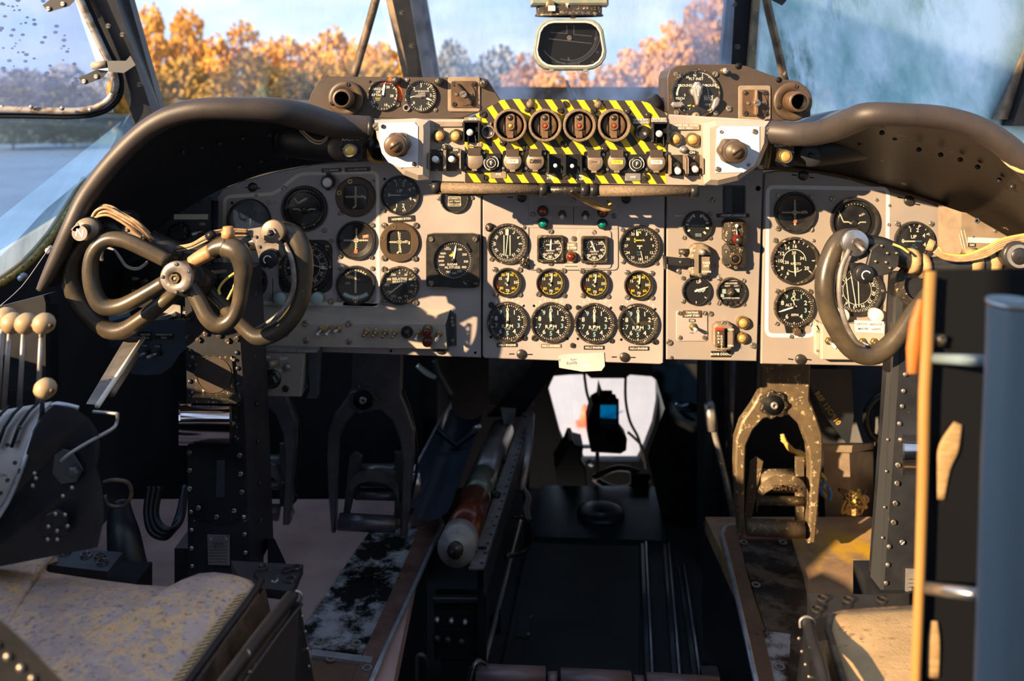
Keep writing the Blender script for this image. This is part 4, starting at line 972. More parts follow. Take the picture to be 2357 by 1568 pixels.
for k, (x, y) in enumerate(((845, 761), (866, 762), (888, 763), (910, 764))):
    toggle('%s in the row of four toggles on the tan switch box' % ('first', 'second', 'third', 'fourth')[k], x, y, -5, -7, 8, SBY, 0, 26, m='brass', group='switch box toggles')
toggle('white-tipped toggle just before the paired red lamps', 963, 767, -4, -8, 8, SBY, 0, 30, group='switch box toggles'); toggle('white-tipped toggle just past the paired red lamps', 1011, 768, -4, -8, 8, SBY, 0, 30, group='switch box toggles')
lamp('black domed lamp on the tan switch box', 937, 764, 14, 'bezel', SBY, 'bezel', 6, dome=.7)
for y, l in ((758, 'upper'), (783, 'lower')):
    o = lamp('%s of the two red tube lamps on the tan switch box' % l, 985, y, 11.5, 'red_lens', SBY, 'bezel_brown', 34 if y < 770 else 20, dome=.02, group='red tube lamps')

# undercarriage selector, flap lever, bomb door lever, taxying lamp plate
o = fthing('undercarriage_selector', 'black faceted undercarriage selector with red button and small port', 'selector', 1685, 558)
for y0, y1, nm in ((502, 558, 'upper_cover'), (560, 614, 'lower_cover')):
    p = px_poly([(1668, y0), (1703, y0), (1711, y0 + 8), (1711, y1 - 4), (1700, y1), (1670, y1), (1661, y1 - 8), (1661, y0 + 8)], 1685, 558)
    part(o, nm, MB().prism(p, 0, 40 if nm[0] == 'u' else 32, 12), 'bezel_worn')
part(o, 'lever', MB().tube([(0, 44, 38), (0, 16, 50)], 1.8, 8), 'steel'); part(o, 'knob', MB().lathe([(0, 38), (4, 40), (4, 46), (0, 48)], 12, 0, 44), 'knob_white')
part(o, 'red_button', MB().lathe([(11, 36), (11, 52), (0, 54)], 18, 1, 14), 'red_lens'); part(o, 'button_cover', MB().lathe([(9, 52), (8, 58), (0, 59)], 18, 2, 13), 'bezel')
part(o, 'port', MB().loop([(12, 30), (12, 36), (9, 36), (9, 30)], 20, -1, -32), 'bezel_brown'); part(o, 'port_glass', MB().lathe([(9, 31), (9, 33), (0, 33)], 18, -1, -32), 'bezel'); screws(o, [(0, 52, 4), (3, -2, 4)], 0, 0, 4, 32)
o = fthing('selector_slot', 'dark empty recess above the UNDERCARRIAGE placard', 'slot', 1690, 460)
part(o, 'surround', MB().ring(rrect(52, 66, 4), rrect(44, 58, 3), 0, 3, 1), 'side_panel'); part(o, 'recess', MB().prism(rrect(46, 60, 3), .2, 1), 'black'); part(o, 'shutter', MB().prism(rrect(16, 58, 1, -14, 0), 1, 4, .5), 'side_panel')
o = fthing('flap_lever', 'tan flap lever box lettered FLAPS with take off and down gates', 'lever', 1606, 597)
part(o, 'housing', MB().prism(px_poly([(1582, 577), (1586, 566), (1596, 559), (1614, 558), (1626, 566), (1632, 577), (1631, 620), (1624, 630), (1606, 634), (1588, 630), (1581, 620)], 1606, 597), 0, 24, 4), 'brown_lite')
part(o, 'gate_slot', MB().box(0, -6, 24.2, 6, 42, .6).box(12, 12, 24.2, 24, 3, .6), 'black_deep'); part(o, 'lever_knob', MB().lathe([(7, 24), (8, 30), (5, 38), (0, 39)], 14, 4, 22), 'steel_worn')
w = MB(); [w.txt(c, -17, 12 - 9 * i, 6, 24.4) for i, c in enumerate('FLAPS')]; w.txt('TAKE', 14, -4, 5, 24.4).txt('OFF', 14, -11, 5, 24.4).txt('DOWN', 13, -24, 5, 24.4).txt('UP', -14, 24, 4, 24.4); part(o, 'lettering', w, 'mark'); screws(o, [(0, 32, 5)], 0, 0, 5, 24); part(o, 'lower_screw', SCREW, None, (0, -32, 22), .4, 5)
part(o, 'guard_bracket', MB().prism(px_poly([(1523, 584), (1560, 588), (1583, 588), (1583, 606), (1556, 606), (1528, 602)], 1606, 597), 30, 33).prism(px_poly([(1523, 584), (1528, 586), (1529, 612), (1525, 614)], 1606, 597), 10, 36), 'black'); part(o, 'guard_hinge', MB().tube([(-46, 20, 16), (-24, 20, 16)], 7, 10), 'bezel_worn'); screws(o, [(-46, 0, 3), (-47, -14, 3), (-50, 21, 6)], 0, 0, 3, 33)
o = fthing('bomb_door_lever', 'brown bomb door lever housing with red-topped switch', 'lever', 1661, 770)
part(o, 'housing', MB().prism(px_poly([(1638, 746), (1646, 740), (1672, 738), (1682, 746), (1685, 760), (1685, 788), (1678, 800), (1662, 803), (1644, 800), (1637, 788)], 1661, 770), 0, 22, 4), 'brown_lite')
part(o, 'lever', MB().box(-10, -1, 26, 20, 40, 12, 3), 'bezel_brown'); part(o, 'red_cap', MB().box(-12, 20, 28, 18, 3, 12), 'red'); part(o, 'slot', MB().box(5, -2, 22.3, 5, 44, .6), 'black_deep')
w = MB(); [w.txt(c, -15, 12 - 7 * i, 4.6, 32.3) for i, c in enumerate('BOMB')]; [w.txt(c, -8, 4 - 6 * i, 4.6, 32.3) for i, c in enumerate('DOORS')]; w.txt('CLOSED', 12, 17, 4, 22.4).txt('OPEN', 14, -20, 4, 22.4); part(o, 'lettering', w, 'mark'); screws(o, [(0, 31, 6), (0, -30, 6)], 0, 0, 6, 18)
o = fthing('taxying_lamp_plate', 'grey square switch plate for the taxying lamp with four corner screws', 'plate', 1592, 750)
part(o, 'plate', MB().prism(rrect(72, 70, 6), 0, 3, 1), 'panel'); screws(o, [(-28, -30, 5), (28, -30, 5), (-28, 26, 5), (28, 26, 5)], 0, 0, 5, 3); part(o, 'nameplate_letters', MB().txt('STBD', 0, -16, 3, 3.2), 'bezel')
toggle('single toggle on the taxying lamp plate', 1594, 751, 2, -2, 9, YP, 3, 26, group='copilot side toggles')

# copilot switch box with paper label
cb = fthing('switch_box', 'cream switch box with taped paper label below the copilot wheel', 'box', 1960, 780)
part(cb, 'front_face', MB().prism(px_poly([(1882, 740), (2070, 738), (2068, 822), (1882, 820)], 1960, 780), 0, 28, 2), 'box_tan'); part(cb, 'side_flange', MB().prism(px_poly([(1872, 734), (1884, 742), (1882, 820), (1873, 812)], 1960, 780), 0, 12, 2), 'box_tan')
screws(cb, [(1878, 760, 3), (1877, 804, 3)], 1960, 780, 3, 12); part(cb, 'notch', MB().line(-84, 34, -78, 22, 3, 12.4), 'black_deep')
CBY = YP - 28 * YP / F
o = fthing('paper_label', 'white taped label reading EXT LTS MASTER and ANTI COL LIGHTS', 'label', 2004, 752, CBY)
part(o, 'paper', MB().prism([(-38, 15), (30, 12), (31, -15), (-35, -12)], .2, .8), 'white'); part(o, 'lettering', MB().txt('EXT LTS', -20, 6, 4.4, 1.2).txt('ANTI-COL', 12, 5, 4.4, 1.2).txt('MASTER', -18, -5, 4.4, 1.2).txt('LIGHTS', 12, -6, 4.4, 1.2), 'placard')
for k, (x, y) in enumerate(((1906, 784), (1984, 786), (2010, 786))): toggle('%s toggle on the cream box under the copilot wheel' % ('lone', 'first of the paired', 'second of the paired')[k], x, y, 9, -9, 9, CBY, 0, 28, group='copilot side toggles', m='knob_white')

# paper note on the centre panel
o = fthing('paper_note', 'torn white paper note with scribbles stuck under the centre panel', 'note', 1338, 833)
part(o, 'paper', MB().prism(px_poly([(1285, 819), (1300, 815), (1390, 811), (1392, 842), (1384, 853), (1340, 855), (1287, 846)], 1338, 833), 1, 2.2), 'paper')
sc = MB()
for t, x, y, h in (('Ruddy', -22, -2, 7), ('g', -50, 6, 5), ('Runs', -18, 6, 5)): sc.txt(t, x, y, h, 2.6, .1)
part(o, 'scribble', sc, 'ink'); part(o, 'tape_patch', MB().poly([(2, -12), (20, -10), (20, -3), (3, -4)], 2.5), 'white')

# copilot side box at the far end of the panel
o = fthing('side_instrument_panel', 'sunlit tan side panel with scratches and white label strip beyond the copilot panel', 'panel', 2260, 560, 1.70)
part(o, 'plate', MB().prism(px_poly([(2212, 488), (2225, 490), (2340, 556), (2400, 600), (2400, 680), (2212, 680)], 2260, 560), -8, 0, 1), 'brown_lite'); mb = MB(); mb.sheet([[(-76, 84, -50), (-76, -110, -50)], [(-48, 72, 0), (-48, -120, 0)]], False); part(o, 'bent_side', mb, 'brown_lite')
part(o, 'label_strip', MB().prism([(-32, 14), (70, 10), (74, -2), (-32, 2)], 0, 1.4), 'line'); d = part(o, 'on_tag', MB().box(-24, -4, 1, 17, 8, 2), 'placard'); part(d, 'on_lettering', MB().txt('ON', -24, -4, 5, 2.3), 'mark')
part(o, 'scratches', MB().line(-62, 30, -52, -20, 1.6, .5).line(-56, 32, -46, -8, 1.2, .5).line(-66, 20, -58, -14, 1.2, .5), 'line', (14, 0, 0)); part(o, 'ringed_hole', MB().loop([(6, 0), (6, 2), (3.5, 2), (3.5, 0)], 14, -12, 52), 'steel'); part(o, 'hole', HOLE, None, (-12, 52, 0), 0, 3.5); screws(o, [(2240, 545, 3), (2290, 532, 4)], 2260, 560, 3)
toggle('lone toggle under the ON tag beyond the copilot panel', 2238, 578, 10, -8, 9, 1.70, 0, 26, m='knob_white', group='copilot side toggles')
# ================================================================ coaming: hood, padded rolls, emergency unit, boxes on top
RL = [(92, 668, 1.44, 9), (108, 640, 1.44, 14), (133, 590, 1.44, 18), (165, 520, 1.44, 20), (198, 455, 1.45, 22), (250, 385, 1.45, 23), (310, 322, 1.45, 24), (360, 284, 1.45, 25), (410, 262, 1.45, 26),
      (470, 251, 1.45, 26), (560, 251, 1.46, 27), (640, 255, 1.48, 30), (700, 268, 1.52, 32), (770, 288, 1.57, 29), (850, 295, 1.595, 28)]
RR = [(1768, 303, 1.595, 28), (1850, 309, 1.55, 28), (1910, 299, 1.48, 29), (1960, 278, 1.42, 30), (2000, 264, 1.39, 29), (2080, 265, 1.38, 28), (2170, 273, 1.38, 29), (2250, 296, 1.38, 29), (2320, 340, 1.38, 30), (2390, 410, 1.38, 30), (2450, 500, 1.38, 28)]
BL = [(300, 740), (300, 690), (310, 630), (335, 570), (380, 515), (440, 474), (500, 440), (550, 420), (600, 402), (650, 391), (700, 382), (745, 375), (790, 371), (835, 369), (880, 368)]
BR = [(1757, 392), (1800, 392), (1860, 398), (1930, 408), (1990, 423), (2060, 443), (2130, 464), (2200, 490), (2280, 530), (2350, 575), (2420, 640)]
def roll(pts, label, end):
    q = spline(pts, 5); o = wthing('coaming_roll', label, 'padding', P(*pts[len(pts) // 2][:3]))
    wpart(o, 'padding', MB().tube([P(x, y, Y) for x, y, Y, r in q], [r * Y / F for x, y, Y, r in q], 16), 'roll')
    e = pts[-1] if end else pts[0]; e2 = pts[-2] if end else pts[1]
    a = P(*e[:3]); d = (a - P(*e2[:3])).normalized(); k = e[3] * 1.03 * e[2] / F
    wpart(o, 'end_cap', MB().tube([a - d * .008, a + d * .003], k, 16), 'black'); return o
roll(RL, 'long brown-black padded roll arching over the pilot panel', True); roll(RR, 'brown-black padded roll along the copilot coaming', False)
def hood(name, R, B, m, label, bulge):
    rows = []
    for k in range(9):
        t = k / 8; row = []
        for (x, y, Y, r), (bx, by) in zip(spline(R, 3), spline(B, 3)):
            a = P(x, y - r * .2, Y); b = P(bx, by, 1.765); c = a.lerp(b, t); c.z += bulge * math.sin(PI * t); row.append(tuple(c))
        rows.append(row)
    o = wone(name, MB().sheet(rows), m, label, 'hood', rows[4][len(rows[0]) // 2]); return o, rows
hl, rows_l = hood('coaming_hood', RL, BL, 'hood', 'black sheet hood curving from the pilot roll to the flight panel', .035)
hr, rows_r = hood('coaming_hood', RR, BR, 'hood_right', 'scuffed brown-black hood over the copilot panel', .03)
def on_rows(rows, px, py):
    best = None
    for r in rows:
        for q in r:
            x = CX + q[0] / q[1] * F; y = HY - (q[2] - ZC) / q[1] * F; d = (x - px) ** 2 + (y - py) ** 2
            if best is None or d < best[0]: best = (d, q)
    return P(px, py, best[1][1] - .006)
for o, rows, L in ((hl, rows_l, ((463, 340), (505, 330), (558, 318), (620, 310), (420, 350), (550, 385), (600, 372), (760, 362), (660, 362))), (hr, rows_r, ((2060, 318), (2115, 345), (2165, 357), (2210, 368), (2250, 385), (1980, 330), (2030, 306), (2330, 430), (2300, 415)))):
    for x, y in L:
        p = on_rows(rows, x, y); s = part(o, 'rivet', RIVET, None); k = 6.5 * p.y / F
        s.matrix_basis = WM[o.name].inverted() @ Matrix.Translation(p) @ RX @ Matrix.Diagonal((k, k, k, 1))
# deck between the rolls and the windscreens
def deck(R, back, label):
    rows = [[tuple(P(x, y - r * .8, Y)) for x, y, Y, r in R], [(P(x, HY, Y).x * back / Y * .82, back, min(ZC - .03, P(x, y, Y).z - .02)) for x, y, Y, r in R]]
    mb = MB().sheet(rows, False); return wone('coaming_deck', mb, 'deck', label, 'deck', rows[0][len(R) // 2])
deck(RL[6:], 2.42, 'blue-black deck behind the pilot roll under the windscreen'); deck(RR[:8], 2.42, 'blue-black deck behind the copilot roll under the windscreen')
struct('trim_13', MB().sheet([[(P(850, 0, 1.6).x, 1.64, ZC - .09), (P(1770, 0, 1.6).x, 1.64, ZC - .09)], [(-.32, 2.42, ZC - .05), (.55, 2.42, ZC - .05)]], False), 'deck')

# --- emergency unit in the middle
UX, UY, YU = 1318, 345, 1.60
u = fthing('emergency_unit', 'tan central coaming unit with hazard striped plate and white end plates', 'unit', UX, UY, YU)
BODY = [(866, 275), (1075, 275), (1110, 258), (1152, 232), (1180, 229), (1470, 233), (1490, 237), (1536, 263), (1765, 277), (1762, 330), (1740, 380), (1690, 415), (1635, 426), (1070, 421), (965, 414), (930, 400), (895, 365), (872, 318)]
part(u, 'body', MB().prism(px_poly(BODY, UX, UY), -190, 0, 4), 'unit')
part(u, 'hazard_plate', MB().prism(px_poly([(1070, 276), (1110, 256), (1152, 231), (1180, 228), (1470, 232), (1490, 236), (1535, 262), (1534, 424), (1070, 420)], UX, UY), 0, 4, 1), 'hazard')
part(u, 'lower_lip', MB().prism(px_poly([(970, 392), (1635, 400), (1635, 427), (970, 417)], UX, UY), 0, 3.5, 1), 'unit')
for sx, (pts, wp, nm) in enumerate((([(866, 276), (960, 272), (990, 276), (992, 300), (990, 410), (965, 413), (932, 400), (896, 366), (872, 318)], [(880, 282), (958, 280), (967, 290), (966, 382), (925, 383), (900, 371), (885, 350), (878, 322)], 'white_plate'),
                                    ([(1612, 282), (1640, 276), (1763, 278), (1760, 330), (1740, 378), (1692, 413), (1645, 424), (1615, 422), (1612, 400)], [(1640, 296), (1648, 289), (1737, 290), (1737, 350), (1725, 378), (1700, 394), (1637, 395)], 'white_plate'))):
    part(u, 'end_block', MB().prism(px_poly(pts, UX, UY), 0, 40, 13), 'unit'); part(u, nm, MB().prism(px_poly(wp, UX, UY), 40, 42, .6), 'white')
screws(u, [(888, 290, 5), (958, 375, 5)], UX, UY, 5, 42, SCREW_DARK); screws(u, [(1725, 301, 6), (1642, 386, 6)], UX, UY, 5, 42); screws(u, [(1650, 302, 4), (1712, 376, 4)], UX, UY, 4, 42)
screws(u, [(872, 290, 9), (1757, 300, 9)], UX, UY, 9, 30)
screws(u, [(1111, 263, 8), (1301, 240, 8), (1491, 265, 7), (1157, 329, 7), (1210, 340, 7), (1297, 331, 8), (1390, 344, 8), (1289, 254, 7), (1365, 254, 7), (1444, 256, 6), (1213, 253, 6), (1485, 407, 8), (1116, 408, 7), (1302, 404, 8)], UX, UY, 7, 4, SCREW_DARK)
for x, y in ((1220, 240), (1376, 241)):
    part(u, 'hinge_lug', MB().lathe([(9, 4), (9, 12), (5, 16), (0, 17)], 10, x - UX, UY - y), 'crust'); part(u, 'hinge_pin', MB().box(x - UX, UY - y + 9, 8, 8, 12, 8, 1), 'bezel_worn')
for x, y in ((900, 330), (1694, 344)):
    k = fthing('dimmer_control', 'brown slotted dimmer knob on the %s white end plate' % ('pilot side' if x < 1000 else 'copilot side'), 'knob', x + (18 if x < 1000 else -16), y + 2, YU - 42 * YU / F, 'dimmer knobs')
    part(k, 'skirt', flut(28, 32, 6, .06), 'bezel_brown' if x < 1000 else 'bezel_brown'); part(k, 'body', MB().lathe([(25, 30), (25, 66), (22, 69), (13, 69), (13, 74), (0, 74)], 26), 'bezel_brown' if x > 1000 else 'brown_knob'); part(k, 'slot', MB().box(0, 0, 74, 24, 4, 1.4), 'black_deep', rot=.6)
# fuel cock warning drums
for k, x in enumerate((1175, 1254, 1332, 1411)):
    o = fthing('warning_drum', 'open drum light with brown slotted core, %s in the striped row' % NTH[k], 'warning light', x, 288, YU, 'drum lights on the striped plate')
    part(o, 'housing', MB().loop([(38, 4), (38, 30), (36, 33), (33, 33), (31, 30), (31, 4)], 32), 'crust'); part(o, 'back', MB().lathe([(32, 4), (32, 6), (0, 6)], 28, smooth=False), 'black_deep')
    part(o, 'core', MB().lathe([(27, 6), (27, 16), (24, 18), (0, 18)], 28), 'drum'); part(o, 'side_slots', MB().box(-13, -4, 18.4, 3, 44, .8).box(13, -4, 18.4, 3, 44, .8), 'black_deep')
    part(o, 'bridge', MB().prism(rrect(21, 40, 9, 0, 8), 18, 23, 1.5), 'drum'); part(o, 'upper_hole', MB().lathe([(6.5, 23), (6.5, 23.4), (0, 23.4)], 16, 0, 17), 'bezel'); part(o, 'lamp_rim', MB().loop([(9, 23), (9, 25), (6, 25), (6, 23)], 18, 0, -1), 'drum'); part(o, 'lamp_lens', MB().lathe([(6, 23), (4, 26), (0, 27)], 14, 0, -1), 'amber' if k < 1 else 'orange_lens')
    part(o, 'tab', MB().box(0, -21, 20, 14, 16, 5, 1), 'drum')
def cap(px, py, r, patch, label):
    o = fthing('capped_switch', label, 'switch', px, py, YU, 'brown capped switches')
    part(o, 'base', MB().prism(rrect(2 * r + 4, 2 * r + 6, 5), 4, 12, 1), 'black'); part(o, 'cap', MB().lathe([(r, 12), (r, 18), (r - 2, 20), (0, 20)], 26), 'placard_brown')
    part(o, 'hinge', MB().prism([(-r * .7, r * .5), (r * .7, r * .5), (r * .72, r + 9), (r * .4, r + 7), (-r * .4, r + 7), (-r * .72, r + 9)], 14, 21, 1), 'brown_box'); part(o, 'catch', MB().box(0, -r - 1, 16, 12, 5, 8, 1), 'placard_brown')
    if patch: part(o, 'label_patch', MB().prism(rrect(26, 9, 1), 20, 20.6), patch); part(o, 'patch_lettering', MB().txt('STOP', 0, 0, 4, 20.9), 'bezel')
    screws(o, [(-r, r - 4, 3.5), (r, -r + 4, 3.5)], 0, 0, 3.5, 12)
for x, y, p, l in ((1093, 368, '', 'blank brown capped switch at the striped plate corner under PORT'), (1180, 370, 'needle', 'brown capped switch with cream patch beside the F button'), (1232, 370, 'bezel_worn', 'brown capped switch with dark patch beside the guarded pair'),
                   (1366, 372, 'placard_brown', 'brown capped switch half shaded just past the guarded pair'), (1418, 372, 'yellow', 'brown capped switch with yellow patch'), (1508, 372, 'line', 'brown capped switch with long pale patch by the amber lamps')):
    cap(x, y, 21, p, l)
for x, y, l in ((1131, 374, 'black F push button lying sideways near the bomb jettison guard'), (1463, 376, 'black F push button lying sideways near the yellow-patched cap')):
    o = fthing('push_button', l, 'button', x, y, YU, 'F push buttons'); part(o, 'base', MB().prism(rrect(46, 42, 5), 4, 10, 1), 'black'); part(o, 'collar', MB().loop([(16, 10), (16, 18), (13, 18), (13, 10)], 22), 'bezel_worn'); part(o, 'button', MB().lathe([(12, 10), (12, 20), (10, 21), (0, 21)], 20), 'bezel')
    part(o, 'letter', MB().txt('F', 0, 0, 9, 21.4, .0 if x > 1300 else .25).arc(10, .9, 0, 360, 21.4).arc(16.5, 1.4, 190, 300, 18.4).arc(16.5, 1.4, 20, 120, 18.4), 'mark')
for x, y, l in ((1279, 376, 'black guarded toggle marked PORT VIPER STOP'), (1317, 377, 'black guarded toggle marked STBD VIPER STOP')):
    o = fthing('guarded_switch', l, 'switch', x, y, YU, 'black guarded toggles'); part(o, 'base', MB().prism(rrect(32, 44, 2), 4, 8), 'black'); part(o, 'guard', MB().box(-18, 0, 18, 3, 46, 30, 0), 'black_chipped'); part(o, 'guard', MB().box(18, 0, 18, 3, 46, 30, 0), 'black_chipped')
    part(o, 'lever', MB().tube([(0, 2, 8), (-2, -3, 30)], 3, 8), 'bezel'); part(o, 'lever_tip', MB().lathe([(5, 26), (5, 34), (3, 36), (0, 36)], 12, -2, -3), 'tip')
for x, y, l, tip, dn in ((1007, 368, 'tan guarded toggle beside the pilot white plate', 'knob_white', 3), (1044, 368, 'tan guarded toggle next to the striped plate on the pilot side', 'tip', 3), (1555, 380, 'tan guarded toggle pointing down next to the striped plate', 'knob_white', -8), (1594, 380, 'tan guarded toggle under the ON mark by the copilot white plate', 'tip', -5)):
    o = fthing('guarded_switch', l, 'switch', x, y, YU, 'tan guarded toggles'); part(o, 'base', MB().prism(rrect(34, 48, 2), 3, 6), 'bezel_worn')
    for sx in (-1, 1):
        g = MB().prism([(-24, 3), (24, 3), (24, 14), (17, 34), (-17, 34), (-24, 14)], -1.5, 1.5); g.v = [(z + sx * 17, a, b) for a, b, z in g.v]; part(o, 'guard', g, 'brown_lite')
    part(o, 'nut', MB().lathe([(8, 6), (8, 11), (0, 11)], 6, smooth=False), 'brass'); part(o, 'lever', MB().tube([(0, 0, 10), (-1, dn, 28)], [3.4, 4.6], 10), 'steel'); part(o, 'lever_tip', MB().tube([(-1, dn, 27), (-2, dn * 1.5, 42), (-2, dn * 1.6, 44)], [7, 7.5, 5], 14), tip)
for x, y, l in ((1029, 365, 'small'),): pass
o = fthing('press_button', 'small dark press knob over the pilot tan guarded toggles', 'knob', 1026, 340, YU); part(o, 'knob', MB().lathe([(8, 0), (8, 10), (5, 16), (0, 17)], 16), 'bezel_worn'); part(o, 'collar', MB().lathe([(10, 0), (10, 4), (8, 4)], 16), 'steel_worn')
o = fthing('press_button', 'small steel press knob over the copilot tan guarded toggles', 'knob', 1572, 344, YU); part(o, 'knob', MB().lathe([(6, 0), (6, 10), (4, 14), (0, 15)], 16), 'steel_worn'); part(o, 'collar', MB().lathe([(9, 0), (9, 4), (6, 4)], 16), 'steel')
for x, y, l in ((1012, 313, 'outer amber lamp on the pilot side of the coaming unit'), (1050, 313, 'inner amber lamp on the pilot side of the coaming unit'), (1552, 320, 'inner amber lamp on the copilot side of the coaming unit'), (1592, 321, 'outer amber lamp on the copilot side of the coaming unit')):
    lamp(l, x, y, 16, 'amber', YU, 'brass' if x > 1300 else 'bezel_worn', 12, group='amber coaming lamps')
for x, y, w_, lab, m in ((1086, 303, 34, 'black bomb jettison guard with white toggle on the pilot side', 'tip'), (1516, 306, 34, 'black bomb jettison guard with white toggle on the copilot side', 'tip')):
    o = fthing('jettison_switch', lab, 'switch', x, y, YU, 'jettison switches'); part(o, 'back', MB().prism(rrect(w_, 46, 2), 4, 7), 'black_deep')
    for sx in (-1, 1): part(o, 'guard', MB().box(sx * w_ / 2, 2, 16, 3, 46, 26), 'black_chipped')
    part(o, 'guard_top', MB().box(0, 24, 16, w_, 4, 26), 'black_chipped'); part(o, 'wire', MB().tube([(-8, -30, 6), (-8, -8, 16)], 1, 6).tube([(10, -30, 6), (8, -8, 16)], 1, 6), 'steel'); part(o, 'lever', MB().lathe([(4, 6), (4, 22), (0, 22)], 10, -3, 0), 'bezel'); part(o, 'lever_tip', MB().lathe([(8, 20), (8, 28), (6, 31), (0, 32)], 16, -3, -1), m)
o = lamp('empty brass-ringed lamp hole next to the first drum light', 1124, 303, 16, 'ball', YU, 'steel_worn', 14, dome=-.3); part(o, 'lug', MB().box(0, 17, 8, 16, 8, 8, 1), 'bezel_worn')
lamp('black hooded lamp next to the last drum light', 1475, 304, 17, 'ball', YU, 'bezel', 18, dome=-.5)
for s, x, y, w_, h, t, m, lab, ink in (('', 1088, 277, 38, 14, 4.6, 'brown_lite', 'worn placard reading BOMB JETTISON', 'mark'), ('PORT', 1092, 333, 36, 9, 5, 'placard_brown', 'small worn placard reading PORT', 'mark'), ('', 1475, 279, 40, 13, 4.4, 'placard_brown', 'worn placard reading BOMB BAY FUEL COCK', 'mark'), ('', 1516, 277, 36, 13, 4.4, 'brown_lite', 'worn pale placard reading BOMB BAY TANK JETTN', 'mark'),
                            ('', 1576, 292, 66, 13, 4.2, 'brown_lite', 'tan placard reading MASTER FUEL COCKS', 'mark'), ('', 1033, 286, 64, 11, 4, 'brown_lite', 'blank tan placard strip over the pilot side amber lamps', 'mark'), ('ON', 1014, 344, 14, 8, 5.4, 'placard', 'first ON mark over the pilot tan toggles', 'mark'), ('ON', 1049, 345, 18, 8, 5.4, 'placard', 'second ON mark over the pilot tan toggles', 'mark'), ('ON', 1592, 351, 20, 9, 5.6, 'placard', 'black ON mark over the copilot tan toggles', 'mark'), ('PMG', 1147, 401, 36, 18, 4, 'brown_lite', 'torn tan tag on the striped plate below the F button', 'mark'), ('AND', 1456, 407, 36, 18, 4, 'steel_worn', 'torn grey tag reading AND under the second F button', 'mark')):
    L = {'worn placard reading BOMB JETTISON': ['BOMB', 'JETTISON'], 'worn placard reading BOMB BAY FUEL COCK': ['BOMB BAY', 'FUEL COCK'], 'worn pale placard reading BOMB BAY TANK JETTN': ['BOMB BAY', 'TANK JETTN'], 'tan placard reading MASTER FUEL COCKS': ['MASTER FUEL COCKS', 'NO.3   NO.4']}.get(lab)
    placard(s, x, y, w_, h, t, lab, m, ink, YU, 4, 0, 'coaming placards', L)
for t, x, y in (('PORT', 1267, 402), ('STBD', 1334, 404)):
    part(u, 'lettering', MB().txt(t, 0, 6, 5, 4.4, bold=1).txt('VIPER', 0, -1, 5, 4.4).txt('STOP', 0, -8, 5, 4.4), 'mark', (x - UX, UY - y, 0))

# --- tubes and wires under the unit
o = wthing('tube_rail', 'flaking gold and black tube rail clipped under the striped unit', 'rail', P(1300, 436, 1.6))
wpart(o, 'tube', MB().tube([P(1000, 432, 1.60), P(1246, 437, 1.60)], 13 * 1.6 / F, 14), 'crust'); wpart(o, 'tube', MB().tube([P(1368, 439, 1.60), P(1600, 440, 1.60)], 13 * 1.6 / F, 14), 'crust')
wpart(o, 'sleeve', MB().tube([P(1244, 437, 1.60), P(1368, 438, 1.60)], [8 * .0008, 8 * .0008], 10), 'bezel_worn')
for x, y in ((1003, 431), (1250, 437), (1345, 438), (1366, 438), (1597, 440)): wpart(o, 'clip', MB().tube([P(x - 9, y, 1.60), P(x + 9, y + .3, 1.60)], 16 * .0008, 14), 'black')
def wires(label, bundles, m, r, loc, cat='cable', name='wire_bundle', group=None, ties=()):
    o = wthing(name, label, cat, P(*loc), group)
    for k, b in enumerate(bundles): wpart(o, 'wire', MB().tube([P(*q) for q in spline(b, 6)], r * b[0][2] / F, 7), m if isinstance(m, str) else m[k % len(m)])
    for a, b, rr, mm in ties: wpart(o, 'tie', MB().tube([P(*a), P(*b)], rr * a[2] / F, 12), mm)
    return o
wires('tied beige wires hooked below the tube rail over the green lamp', [[(1300 + i * 2, 440, 1.61), (1345, 455 + i * 3, 1.64), (1372, 466 + i * 4, 1.66), (1395, 476 + i * 3, 1.67), (1408, 474 + i * 2, 1.68), (1398, 462 + i, 1.70)] for i in range(4)], ('wire_gold', 'wire'), 3, (1380, 470, 1.66))
wires('thin black lead drooping below the pilot end of the tube rail', [[(990, 424, 1.61), (1020, 445, 1.63), (1080, 449, 1.65), (1150, 445, 1.62)]], 'bezel_brown', 2.6, (1040, 446, 1.63))
wires('golden cable loom curling under the pilot white end plate', [[(838, 330 + i * 4, 1.66), (846, 352 + i * 3, 1.66), (860 - i, 370, 1.66), (880, 372, 1.68)] for i in range(4)], ('wire_gold', 'wire'), 4, (850, 350, 1.66))
wires('golden cable loom hanging at the copilot end of the unit', [[(1766 + i * 4, 335, 1.68), (1764 + i * 4, 360, 1.67), (1758 + i * 4, 388, 1.67)] for i in range(3)], ('wire_gold', 'wire'), 3, (1766, 360, 1.67))
wires('beige lead drooping beneath the pilot roll', [[(690, 300, 1.53), (715, 325, 1.55), (735, 331, 1.56), (750, 322, 1.57), (757, 310, 1.57)], [(696, 300, 1.53), (720, 321, 1.55), (740, 324, 1.56), (756, 310, 1.57)]], ('wire',), 2.2, (730, 325, 1.6))
wires('yellow-striped cable bundle emerging beneath the far copilot roll', [[(2275 + i * 5, 325 - i, 1.40), (2300 + i * 5, 358, 1.39), (2318 + i * 3, 378 - i * 2, 1.38), (2345, 395 - i * 4, 1.37), (2390, 405 - i * 4, 1.36)] for i in range(5)], ('wire', 'wire_yellow', 'wire_gold'), 3, (2310, 370, 1.48))

